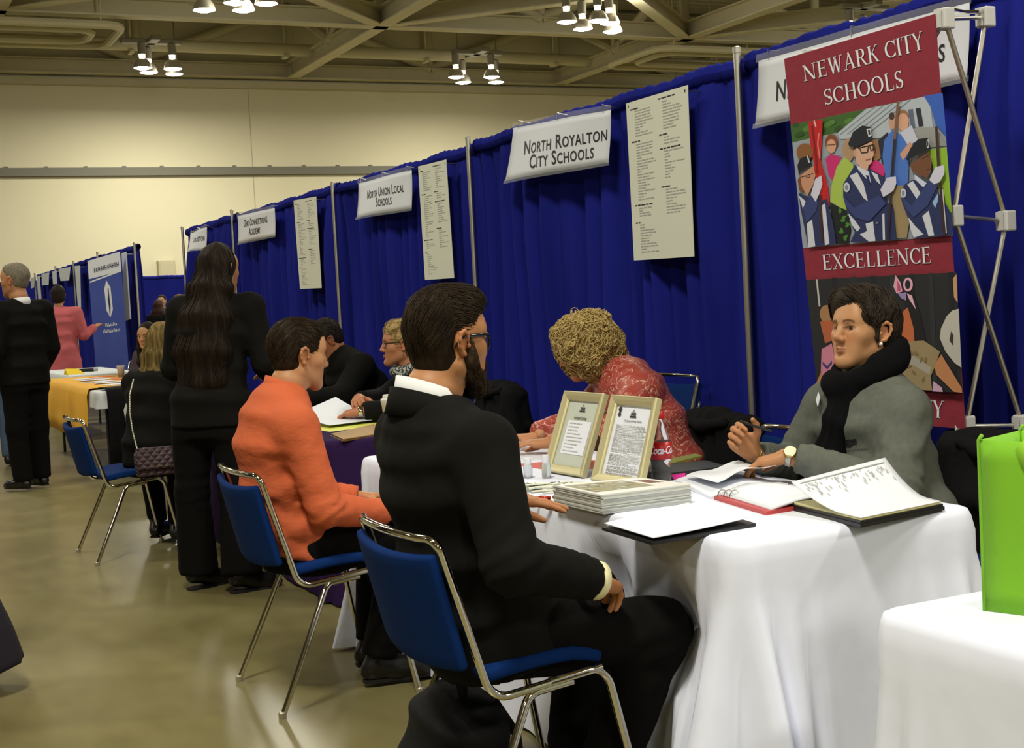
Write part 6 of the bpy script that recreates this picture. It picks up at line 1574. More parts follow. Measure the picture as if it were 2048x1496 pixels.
    if lg:
        s = SDF(); p0 = spine[0]; s.loft([(np.array(p0[0]) - V3(0, 0, 0.05), p0[1] * 0.92, p0[2] * 0.9), (np.array(p0[0]) + V3(0, 0, 0.06), p0[1] * 0.86, p0[2] * 0.84)], side, k=0.06)
        for i in (0, 1):
            an = np.array(S['an'][i], float); d = unit(an - np.array(S['kn'][i])); s.cone(S['hip'][i], S['kn'][i], lg['r'][0], lg['r'][1], k=0.05); s.cone(S['kn'][i], an + d * 0.03, lg['r'][1], lg['r'][2], k=0.035); s.cut(an + d * lg.get('drop', 0.0), d, 0.15)
            s.folds(S['kn'][i], unit(np.array(S['hip'][i]) - an), lg.get('fold', 0.005), 0.06, 0.14, i * 2.0); s.folds(an - d * 0.03, d, 0.004, 0.045, 0.09, i)
        for e_ in lg.get('extra', []): e_(s)
        s.wrinkle(0.004, (10, 10, 7), 8.1)
        sdf_obj(lg.get('name', 'trousers'), s, lg.get('h', 0.012), lg['m'], root)
        if S.get('toe') is not None:
            for i in (0, 1): shoe(root, S['an'][i], S['toe'][i], S.get('shoe', SHOE), S.get('heel', 0.0))
    return root, M4
from mathutils.bvhtree import BVHTree
def on_surface(o, px, py):
    """Where the line of sight through a photo pixel meets a mesh that is already built (to pin small things on clothing)."""
    off = np.zeros(3); t = o
    while t is not None: off += np.array(t.location); t = t.parent
    me = o.data; bv = BVHTree.FromPolygons([tuple(np.array(v.co) + off) for v in me.vertices], [tuple(p.vertices) for p in me.polygons])
    d = (_F * FPX + _R * (px - IMW / 2) - _U * (py - IMH / 2)).normalized(); h = bv.ray_cast(Vector((0, 0, CAMZ)), d)
    return h[0], h[1]
def part_of(root, nm):
    for c in root.children:
        if c.name.split('.')[0] == nm: return c

# ---------------------------------------------------------------- bearded man in the black suit
def bearded_man():
    sk = lin(196, 140, 98); fwd = unit((0.975, 0.215, -0.02)); nk = V3(1.272, 3.10, 1.095)
    S = dict(skin=sk, head=((1.328, 3.105, 1.236), fwd, (-0.04, 0, 1), 0.975), neck=nk, neck_r=0.060, side=(0, 1, 0), h_head=0.0036, h_hand=0.0036,
        head_kw=dict(w=1.0, jaw=1.06, nose=1.0, lids=0.7), brow=lin(40, 28, 18),
        spine=[((1.415, 3.10, 0.49), 0.205, 0.165), ((1.375, 3.10, 0.60), 0.190, 0.150), ((1.340, 3.10, 0.74), 0.190, 0.145), ((1.310, 3.10, 0.90), 0.212, 0.140), ((1.285, 3.10, 1.00), 0.212, 0.120), ((1.270, 3.10, 1.048), 0.148, 0.086), ((1.268, 3.10, 1.078), 0.080, 0.070)],
        sh=[(1.292, 3.315, 1.000), (1.310, 2.890, 0.998)], el=[(1.370, 3.43, 0.775), (1.305, 2.765, 0.745)], wr=[(1.555, 3.36, 0.805), (1.538, 2.812, 0.672)],
        hip=[(1.43, 3.20, 0.525), (1.43, 3.00, 0.525)], kn=[(1.775, 3.26, 0.515), (1.775, 2.925, 0.492)], an=[(1.70, 3.28, 0.10), (1.62, 2.985, 0.105)], toe=[(1.85, 3.30, 0.03), (1.80, 3.00, 0.03)],
        hands=[dict(wrist=(1.570, 3.36, 0.800), **{'from': (1.37, 3.43, 0.775)}, fwd=(1, -0.22, -0.16), back=(0.05, -0.15, 1), right=False, curl=(0.12, 0.10, 0.15, 0.22), thumb=(0.9, 0.2), spread=0.16),
               dict(wrist=(1.556, 2.822, 0.666), **{'from': (1.305, 2.765, 0.745)}, fwd=(0.66, 0.62, -0.26), back=(0.28, -0.22, 0.94), right=True, curl=(0.62, 0.66, 0.70, 0.74), thumb=(0.3, 0.5))],
        top=dict(m=SUIT, r=(0.078, 0.068, 0.052), h=0.009, wr=0.004, wf=(7, 7, 10), fold=0.0045, trap=0.046, trap_drop=0.030, pw=2.4, extra=[lambda s: s.loft([((1.43, 3.10, 0.46), 0.215, 0.17), ((1.40, 3.10, 0.56), 0.20, 0.160)], (0, 1, 0), k=0.04), lambda s: s.folds((1.33, 3.1, 0.70), (0.2, 0.2, 1), 0.004, 0.07, 0.16, 5)]),
        legs=dict(m=TROUSER, r=(0.100, 0.080, 0.068), h=0.011))
    root, M4 = person('man with brown hair, beard and glasses in a black suit, seated nearest the camera', (1.40, 3.10, 0), S)
    T = lambda p: M4[:3, :3] @ np.array(p, float) + M4[:3, 3]
    hs = short_hair(0.004, 0.020, 0.008, -0.100, fringe=-0.006); hs.ell((0, 0.045, 0.112), (0.058, 0.050, 0.028), k=0.03); hs.prims.insert(3, ('u',) + SDF().ell((0, -0.028, -0.060), (0.0575, 0.057, 0.050)).prims[0][1:4] + (0.03,)); hs.cone((-.03, .07, .10), (.035, .072, .098), 0.018, 0.016, k=0.03)
    hs.wrinkle(0.003, (38, 9, 26), 3)
    add_hair(root, hs, 0.0045, H_BROWN, M4, comb_back, 900, 11, 0.008, 0.0013, 0.0015, seed=4, pick=lambda v: (v[:, 2] > 0.03), jitter=0.22)
    bs = SDF()
    for x in (-1, 1): bs.chain([(x * 0.0745, 0.012, 0.004), (x * 0.071, 0.014, -0.045), (x * 0.055, 0.030, -0.082), (x * 0.028, 0.066, -0.112), (0, 0.082, -0.119)], [0.0085, 0.014, 0.018, 0.019, 0.017], k=0.03); bs.cone((x * 0.026, 0.082, -0.056), (x * 0.040, 0.066, -0.082), 0.009, 0.016, k=0.02)
    bs.cone((-0.022, 0.094, -0.054), (0.022, 0.094, -0.054), 0.0072, k=0.012); bs.ell((0, 0.101, -0.0675), (0.018, 0.016, 0.008), k=0.006, kind='s'); bs.wrinkle(0.0022, (70, 70, 45), 6)
    V, Q = bs.mesh(0.004, keep_field=True); fld = bs.field; rs = np.random.RandomState(3); ids = rs.choice(len(V), 900)
    V, Q = join_meshes([(V, Q), strands(fld, V[ids], None, lambda P: np.tile((0, .35, -1.0), (len(P), 1)), 6, 0.005, 0.0009, 0.0018, 0.5, None, 7)])
    mesh_obj('beard', V @ M4[:3, :3].T + M4[:3, 3], Q, hair_mat('beard_hair', (0.022, 0.013, 0.007), (0.055, 0.034, 0.016), (90, 90, 40)), root, True)
    eyes(root, M4, 1); glasses(root, M4, mat('black_spectacle_frame', (0.006, 0.006, 0.007), 0.18), thick=0.0016, w=0.027, hgt=0.021, temple_z=0.018, r=0.0026)
    up = unit(np.array(S['head'][0]) - nk); fr = fwd
    collar('shirt_collar', SHIRTW, root, nk + V3(-0.010, 0, 0.002), (0.06, 0, 1), (1, 0.05, 0), 0.080, 0.070, 0.066, 0.004, gap=14, lean=0.8)
    collar('jacket_collar', SUIT, root, nk + V3(-0.006, 0, -0.022), (0.02, 0, 1), (1, 0.05, 0), 0.102, 0.0855, 0.066, 0.006, gap=22, lean=1.2)
    cuff = mat('warm_lit_cuff', (0.80, 0.74, 0.44), 0.6)  # white shirt cuffs; the warm light on them is put into the colour
    for (e, w_, r) in ((S['el'][1], S['wr'][1], 0.047), (S['el'][0], S['wr'][0], 0.045)):
        d = unit(np.array(w_) - np.array(e)); mb = MB(); mb.lathe([(r * 0.9, -0.012), (r, -0.008), (r * 0.97, 0.016), (r * 0.86, 0.017), (r * 0.84, 0.0)], np.array(w_) + d * 0.002, 24, axis=d); mb.build('shirt_cuff', cuff, root, True)
bearded_man()

# ---------------------------------------------------------------- man in the orange shirt
def orange_man():
    sk = lin(206, 152, 112); nk = V3(1.385, 4.68, 1.065); shirt = mat('orange_shirt_cotton', (0.56, 0.12, 0.045), 0.8, bump=((14, 14, 26), 0.45, 0.012), spec=0.2)
    S = dict(skin=sk, head=((1.437, 4.69, 1.180), (0.985, 0.10, -0.10), (0.10, 0, 1), 0.955), neck=nk, neck_r=0.055, side=(0, 1, 0), h_head=0.0042, h_hand=0.005, head_kw=dict(w=0.98, nose=1.0, lids=0.5), brow=lin(52, 36, 24),
        spine=[((1.40, 4.68, 0.485), 0.180, 0.150), ((1.365, 4.68, 0.60), 0.172, 0.135), ((1.335, 4.68, 0.74), 0.168, 0.120), ((1.325, 4.68, 0.88), 0.190, 0.120), ((1.338, 4.68, 0.965), 0.180, 0.105), ((1.360, 4.68, 1.025), 0.125, 0.080), ((1.375, 4.68, 1.065), 0.072, 0.066)],
        sh=[(1.355, 4.875, 0.955), (1.352, 4.490, 0.950)], el=[(1.43, 4.93, 0.68), (1.420, 4.435, 0.665)], wr=[(1.66, 4.82, 0.64), (1.655, 4.520, 0.622)],
        hip=[(1.42, 4.77, 0.525), (1.42, 4.59, 0.525)], kn=[(1.745, 4.84, 0.51), (1.735, 4.555, 0.505)], an=[(1.69, 4.82, 0.105), (1.635, 4.59, 0.105)], toe=[(1.85, 4.83, 0.03), (1.80, 4.57, 0.03)],
        hands=[dict(wrist=(1.67, 4.525, 0.620), **{'from': (1.42, 4.435, 0.665)}, fwd=(0.95, 0.28, -0.1), back=(0, -0.5, 0.8), right=True, curl=(0.5, 0.5, 0.5, 0.5)),
               dict(wrist=(1.675, 4.82, 0.64), **{'from': (1.43, 4.93, 0.68)}, fwd=(0.9, -0.35, -0.1), back=(0, 0.4, 0.9), right=False)],
        top=dict(name='shirt', m=shirt, r=(0.072, 0.060, 0.044), h=0.009, wr=0.0032, wf=(7, 7, 12), fold=0.0045, trap=0.040, trap_drop=0.02, extra=[lambda s: s.folds((1.38, 4.60, 0.60), (0.4, 0.0, 1), 0.005, 0.07, 0.16, 3), lambda s: s.folds((1.36, 4.53, 0.86), (0.5, 0.5, -0.6), 0.0035, 0.06, 0.10, 9)], cuts=[((1.4, 4.68, 0.475), (-0.25, 0, -1), 0.3)]),
        legs=dict(m=TROUSER, r=(0.094, 0.074, 0.062), h=0.012))
    root, M4 = person('man with short brown hair in an orange shirt, seated in profile', (1.42, 4.68, 0), S)
    hs = short_hair(0.007, 0.012, 0.006, -0.070, fringe=0.0); hs.wrinkle(0.0016, (60, 22, 40), 3)
    add_hair(root, hs, 0.0048, H_BROWN, M4, comb_back, 650, 8, 0.007, 0.0011, 0.001, seed=5, pick=lambda v: v[:, 2] > 0.0, jitter=0.35)
    eyes(root, M4, 1, (0, 1, -0.15))
    collar('shirt_collar', shirt, root, nk + V3(-0.010, 0, -0.014), (0.16, 0, 1), (1, 0, 0), 0.076, 0.066, 0.058, 0.006, gap=16, lean=0.9)
    for e, w_ in zip(S['el'], S['wr']):
        d = unit(np.array(w_) - np.array(e)); mb = MB(); mb.lathe([(0.040, -0.03), (0.046, -0.026), (0.044, 0.012), (0.036, 0.013)], np.array(w_) - d * 0.006, 20, axis=d); mb.build('shirt_cuff', shirt, root, True)
    # yoke seam across the back
orange_man()

# ---------------------------------------------------------------- woman in grey, facing us
def grey_woman():
    sk = lin(204, 152, 112); fwd = unit((-0.985, -0.03, 0.17)); nk = V3(2.805, 3.31, 1.035); grey = mat('grey_sweatshirt', (0.135, 0.145, 0.122), 0.95, spec=0.15, bump=((300, 300, 300), 0.25, 0.0012), var=((60, 60, 60), 0.3, (0.105, 0.112, 0.095)))
    S = dict(skin=sk, head=((2.797, 3.325, 1.180), fwd, (0.12, 0.03, 1), 0.945), neck=nk, neck_r=0.052, side=(0, 1, 0), h_head=0.0024, h_hand=0.0032, fem=True, lip=lin(160, 92, 78), brow=lin(70, 46, 32), liner=lin(60, 45, 40),
        head_kw=dict(w=1.0, jaw=0.98, chin=0.92, nose=1.0, fem=True, cheek=1.16, lids=0.80),
        spine=[((2.83, 3.22, 0.49), 0.190, 0.165), ((2.815, 3.24, 0.62), 0.178, 0.150), ((2.805, 3.28, 0.78), 0.166, 0.135), ((2.795, 3.305, 0.90), 0.172, 0.130), ((2.798, 3.31, 0.965), 0.150, 0.105), ((2.803, 3.31, 1.015), 0.110, 0.080), ((2.806, 3.31, 1.05), 0.072, 0.066)],
        sh=[(2.785, 3.150, 0.945), (2.785, 3.490, 0.950)], el=[(2.690, 3.075, 0.735), (2.715, 3.60, 0.750)], wr=[(2.500, 3.285, 0.828), (2.515, 3.505, 0.815)],
        hip=[(2.80, 3.14, 0.53), (2.80, 3.32, 0.53)], kn=[(2.715, 3.12, 0.51), (2.715, 3.36, 0.51)], an=[(2.86, 3.14, 0.10), (2.86, 3.34, 0.10)], toe=[(2.70, 3.14, 0.03), (2.70, 3.34, 0.03)],
        hands=[dict(wrist=(2.478, 3.312, 0.832), **{'from': (2.69, 3.075, 0.735)}, fwd=(-0.60, 0.76, -0.22), back=(-0.10, 0.05, 1), right=False, curl=(0.62, 0.55, 0.5, 0.42), thumb=(0.55, 0.2), spread=0.12, sc=0.94),
               dict(wrist=(2.500, 3.502, 0.826), **{'from': (2.715, 3.60, 0.75)}, fwd=(-0.62, 0.12, 0.62), back=(0.18, 0.95, 0.10), right=True, curl=(0.95, 1.05, 1.1, 1.15), thumb=(0.25, 0.55), spread=0.03, sc=0.94)],
        top=dict(name='sweatshirt', m=grey, r=(0.076, 0.066, 0.042), h=0.0085, wr=0.005, wf=(8, 8, 12), fold=0.008, trap=0.048, extra=[lambda s: s.folds((2.76, 3.10, 0.88), (0.3, 0.6, -0.7), 0.006, 0.06, 0.10, 2), lambda s: s.folds((2.80, 3.15, 0.62), (0, 0.2, 1), 0.006, 0.08, 0.15, 4)]),
        legs=dict(m=TROUSER, r=(0.09, 0.070, 0.06), h=0.014))
    root, M4 = person('woman with short dark hair, grey sweatshirt and black scarf, holding a pen', (2.83, 3.20, 0), S)
    T = lambda p: M4[:3, :3] @ np.array(p, float) + M4[:3, 3]
    hs = SDF(); hs.ell((0, -0.022, 0.042), (0.087, 0.108, 0.104), k=0.02); hs.ell((0.02, 0.030, 0.110), (0.066, 0.060, 0.036), k=0.03); hs.ell((0, -0.055, -0.02), (0.075, 0.068, 0.066), k=0.03)
    hs.ell((0.010, 0.112, -0.040), (0.080, 0.078, 0.115), k=0.014, kind='s'); hs.ell((0, 0.080, -0.105), (0.12, 0.080, 0.100), k=0.012, kind='s')
    for x in (-1, 1): hs.ell((x * 0.090, -0.010, -0.016), (0.028, 0.024, 0.032), k=0.010, kind='s'); hs.cone((x * 0.076, 0.016, 0.03), (x * 0.078, 0.010, -0.030), 0.011, 0.004, k=0.012)
    hs.cone((0.05, 0.075, 0.088), (-0.060, 0.060, 0.045), 0.020, 0.012, k=0.02); hs.cone((0.05, 0.075, 0.088), (0.074, 0.04, 0.02), 0.018, 0.012, k=0.02)
    hs.cut((0, -0.09, -0.070), (0, 0.30, -1), 0.2); hs.wrinkle(0.006, (22, 22, 22), 3); hs.wrinkle(0.003, (50, 50, 40), 5)
    def flow(P):
        d = np.zeros_like(P); d[:, 0] = np.where(P[:, 0] > 0.02, 0.5, -0.9); d[:, 1] = np.where(P[:, 2] > 0.08, -0.3, 0.1); d[:, 2] = -0.9; return d
    add_hair(root, hs, 0.0042, H_SOFT, M4, flow, 1300, 9, 0.008, 0.0014, 0.002, curl=(0.003, 0.6), seed=8, pick=lambda v: (v[:, 2] > -0.03) & (v[:, 1] < 0.045 + 0.35 * (v[:, 2] - 0.07)), jitter=0.35)
    v_, q_ = hs.mesh(0.0042, keep_field=True); rs = np.random.RandomState(44); ids = rs.choice(np.nonzero((v_[:, 2] > 0.085) & (v_[:, 1] > -0.06))[0], 420)
    sv, sq = strands(hs.field, v_[ids], None, lambda P: np.stack([np.where(P[:, 0] > 0.035, 0.7, -1.0), np.full(len(P), 0.25), np.full(len(P), -0.35)], 1), 11, 0.0085, 0.0016, 0.004, 0.12, None, 45)
    mesh_obj('fringe', sv @ M4[:3, :3].T + M4[:3, 3], sq, H_SOFT, root, True)
    eyes(root, M4, 1, (-0.18, 1, -0.10))
    gold = mat('gold_jewellery', (0.7, 0.5, 0.2), 0.25, 1.0); pearl = mat('pearl', (0.8, 0.78, 0.72), 0.2)
    mb = MB(); c = T((-0.0815, -0.002, -0.040)); mb.lathe([(0.0061 * math.sin(a) + .0001, -0.0061 * math.cos(a)) for a in np.linspace(0, math.pi, 9)], c, 12); mb.build('earring', pearl, root, True)
    # scarf: loops round the neck and one hanging end
    sc = SDF(); kn = mat('black_knit_scarf', (0.004, 0.004, 0.005), 0.95, bump=((160, 160, 160), 0.6, 0.003), spec=0.1)
    ring = []
    for a in np.linspace(0, 2 * math.pi, 17): ring.append(nk + V3(-0.012, 0, 0.0) + V3(-math.cos(a) * 0.098, math.sin(a) * 0.094, 0.030 - 0.040 * math.cos(a) - 0.012 * math.sin(a)))
    sc.chain(ring, [0.034 + 0.005 * math.sin(3 * a) for a in np.linspace(0, 2 * math.pi, 17)], k=0.02)
    sc.chain([p + V3(0.004, 0, 0.030) * 1.0 for p in ring[3:14]], [0.026] * 11, k=0.012)
    sc.loft([(V3(2.712, 3.300, 1.005), 0.055, 0.030), (V3(2.680, 3.315, 0.92), 0.060, 0.030), (V3(2.662, 3.335, 0.82), 0.062, 0.028), (V3(2.650, 3.345, 0.755), 0.060, 0.024)], (0.1, 1, 0), k=0.03, pw=2.6)
    sc.folds((2.68, 3.32, 0.86), (0.35, 1, 0.25), 0.003, 0.06, 0.12, 1); sc.wrinkle(0.005, (16, 16, 9), 2)
    sdf_obj('scarf', sc, 0.0075, kn, root)
    sw = part_of(root, 'sweatshirt')
    # watch on the near wrist, bracelet on the other
    w_, e = V3(2.486, 3.302, 0.831), np.array(S['el'][0]); d = unit(w_ - e); mb = MB(); mb.lathe([(0.0285, -0.008), (0.030, -0.007), (0.030, 0.007), (0.0285, 0.008)], w_, 28, axis=d); wt = mb.build('watch', mat('watch_band', (0.55, 0.54, 0.5), 0.35, 0.7), root, True)
    nrm = V3(-0.45, -0.70, 0.62); nrm = unit(nrm - d * (nrm @ d)); mb = MB(); mb.lathe([(0.0190, 0.024), (0.0200, 0.028), (0.0185, 0.033), (0.0170, 0.0335)], w_, 26, axis=nrm); mb.build('watch_case', gold, wt, True)
    mb = MB(); mb.lathe([(0.0170, 0.0325), (0.0168, 0.0338), (0.0005, 0.0338)], w_, 24, axis=nrm); mb.build('watch_face', mat('watch_dial', (0.78, 0.76, 0.55), 0.3), wt)
    d2 = unit(V3(2.500, 3.502, 0.826) - np.array(S['el'][1])); mb = MB(); mb.lathe([(0.0275, -0.002), (0.029, 0), (0.0275, 0.002)], V3(2.503, 3.506, 0.824), 24, axis=d2); mb.build('bracelet', gold, root, True)
    # badge and embroidered letters on the chest
    mb = MB(); h = on_surface(sw, 1643, 800)
    if h[0] is not None:
        n = h[1]; r = Vector((-_R.x, -_R.y, -_R.z)) * -1; r = (r - n * r.dot(n)).normalized(); u = n.cross(r); c = h[0] + n * 0.010
        q = [c + r * a * 0.013 + (u * b * 0.019) + r * b * 0.006 for a, b in ((-1, 1), (1, 1), (1, -1), (-1, -1))]; mb.add([p + n * z for p in q for z in (0, 0.002)], [(0, 2, 4, 6), (7, 5, 3, 1), (0, 1, 3, 2), (2, 3, 5, 4), (4, 5, 7, 6), (6, 7, 1, 0)]); mb.build('name_badge', M['paper'], root)
    tm = BVHTree.FromPolygons([tuple(np.array(v.co) + np.array(root.location)) for v in sw.data.vertices], [tuple(p.vertices) for p in sw.data.polygons])
    mb = MB()
    for txt, px, py, sz, bold in (('ncs', 1678, 894, 27, 0.06), ('NEWARK CITY SCHOOLS', 1680, 905, 5, 0.0)):
        vs, fs = text_geo(txt, bold=bold, align='LEFT'); out = []
        for x, y in vs:
            d_ = (_F * FPX + _R * (px + x * sz - IMW / 2) - _U * (py - y * sz - 0.10 * x * sz - IMH / 2)).normalized(); hh = tm.ray_cast(Vector((0, 0, CAMZ)), d_); out.append(hh[0] + hh[1] * 0.0025 if hh[0] is not None else None)
        ok = [f for f in fs if all(out[i] is not None for i in f)]; keep = {}; V = []
        for f in ok:
            for i in f:
                if i not in keep: keep[i] = len(V); V.append(out[i])
        mb.add(V, [tuple(keep[i] for i in f) for f in ok])
    if mb.v: mb.build('embroidered_letters', M['ink'], sw)
    # the pen in her hand
    tips = S['hands'][1]['tips']; p = (tips[0] + tips[4]) / 2; o = thing('pen', 'dark pen held upright between the fingers of the woman in grey', 'pen', tuple(p)); d = unit(A(1508, 852, X=2.47) - A(1437, 832, X=2.43))
    mb = MB(); mb.tube([p - d * 0.035, p + d * 0.07, p + d * 0.085], [0.0042, 0.0042, 0.0018], 8); shade_auto(mb.build('barrel', M['black'], o)); mb = MB(); mb.tube([p - d * 0.034 + V3(0, 0, 0.0055), p - d * 0.005 + V3(0, 0, 0.0055)], 0.0014, 6); mb.build('clip', M['chrome'], o)
grey_woman()

# ---------------------------------------------------------------- curly blonde woman
def blonde_woman():
    sk = lin(206, 152, 116); fwd = unit((-0.86, 0.42, -0.30)); nk = V3(2.825, 4.915, 1.030); N_ = nodes_of('coral_brocade'); m, N, L, b = N_
    tc = N.new('ShaderNodeTexCoord'); vo = N.new('ShaderNodeTexNoise'); vo.inputs['Scale'].default_value = 17; vo.inputs['Detail'].default_value = 2; vo.inputs['Distortion'].default_value = 2.2; rp = N.new('ShaderNodeValToRGB')
    el_ = rp.color_ramp.elements; el_[0].position = 0.44; el_[0].color = (0.36, 0.055, 0.038, 1); el_[1].position = 0.60; el_[1].color = (0.40, 0.07, 0.05, 1); x_ = el_.new(0.515); x_.color = (0.78, 0.52, 0.42, 1); x2 = el_.new(0.49); x2.color = (0.34, 0.05, 0.036, 1); x3 = el_.new(0.54); x3.color = (0.42, 0.075, 0.05, 1)
    L.new(tc.outputs['Object'], vo.inputs['Vector']); L.new(vo.outputs['Fac'], rp.inputs[0]); L.new(rp.outputs[0], b.inputs['Base Color']); b.inputs['Roughness'].default_value = 0.42
    S = dict(skin=sk, head=((2.742, 4.995, 1.118), fwd, (-0.25, 0.05, 1), 0.93), neck=nk, neck_r=0.050, side=unit((0.35, 0.94, 0)), h_head=0.0045, h_hand=0.0045, fem=True, lip=lin(178, 84, 84), brow=lin(150, 110, 70), head_kw=dict(w=0.98, fem=True, lids=0.45),
        spine=[((2.98, 4.78, 0.49), 0.205, 0.165), ((2.96, 4.785, 0.64), 0.195, 0.155), ((2.925, 4.81, 0.80), 0.190, 0.140), ((2.885, 4.85, 0.92), 0.190, 0.125), ((2.855, 4.885, 0.985), 0.155, 0.100), ((2.835, 4.905, 1.025), 0.085, 0.072)],
        sh=[(2.830, 4.705, 0.945), (2.900, 5.070, 0.945)], el=[(2.650, 4.600, 0.812), (2.700, 5.02, 0.815)], wr=[(2.400, 4.650, 0.802), (2.440, 4.835, 0.806)],
        hip=[(2.94, 4.69, 0.53), (2.94, 4.87, 0.53)], kn=[(2.73, 4.67, 0.50), (2.73, 4.9, 0.50)], an=[(2.88, 4.68, 0.10), (2.88, 4.88, 0.10)], toe=[(2.72, 4.68, 0.03), (2.72, 4.88, 0.03)],
        hands=[dict(wrist=(2.385, 4.652, 0.788), **{'from': (2.65, 4.60, 0.785)}, fwd=(-0.80, 0.45, 0.02), back=(0.0, 0, 1), right=False, curl=(0.2, 0.2, 0.22, 0.25), sc=0.92),
               dict(wrist=(2.425, 4.845, 0.792), **{'from': (2.70, 5.02, 0.79)}, fwd=(-0.80, 0.50, 0.02), back=(0, 0, 1), right=True, curl=(0.2, 0.2, 0.22, 0.25), sc=0.92)],
        top=dict(name='jacket', m=m, r=(0.076, 0.064, 0.050), h=0.0095, wr=0.004, wf=(8, 8, 12), fold=0.006, trap=0.050), legs=dict(m=TROUSER, r=(0.09, 0.07, 0.06), h=0.016))
    root, M4 = person('woman with curly blonde hair in a coral patterned jacket, leaning over the table', (2.98, 4.78, 0), S)
    hs = SDF(); hs.ell((0, -0.022, 0.050), (0.125, 0.135, 0.115), k=0.03)
    for x in (-1, 1): hs.ell((x * 0.088, -0.008, -0.030), (0.058, 0.075, 0.105), k=0.04); hs.ell((x * 0.082, 0.036 if x < 0 else 0.062, 0.030), (0.040, 0.045, 0.085), k=0.03); hs.ell((x * 0.078, 0.030 if x < 0 else 0.075, -0.035), (0.026, 0.028, 0.065), k=0.03)
    hs.ell((0, -0.095, -0.030), (0.100, 0.070, 0.110), k=0.04); hs.ell((0, 0.040, 0.100), (0.085, 0.055, 0.040), k=0.03)
    hs.ell((0, 0.115, -0.050), (0.062, 0.080, 0.115), k=0.02, kind='s'); hs.wrinkle(0.014, (17, 17, 17), 2); hs.wrinkle(0.008, (38, 38, 38), 6)
    add_hair(root, hs, 0.006, H_BLOND, M4, comb_down, 1500, 16, 0.0075, 0.0030, 0.006, curl=(0.0095, 1.7), seed=12, jitter=0.7, sides=3)
    eyes(root, M4, 1, (0, 1, -0.3)); glasses(root, M4, M['chrome'], w=0.022, hgt=0.014, z=-0.010, y=0.100, r=0.0013)
    collar('jacket_collar', m, root, nk + V3(0.0, 0, -0.022), (-0.1, 0, 1), (-0.9, 0.4, 0), 0.088, 0.070, 0.045, 0.005, gap=25, lean=1.0)
blonde_woman()

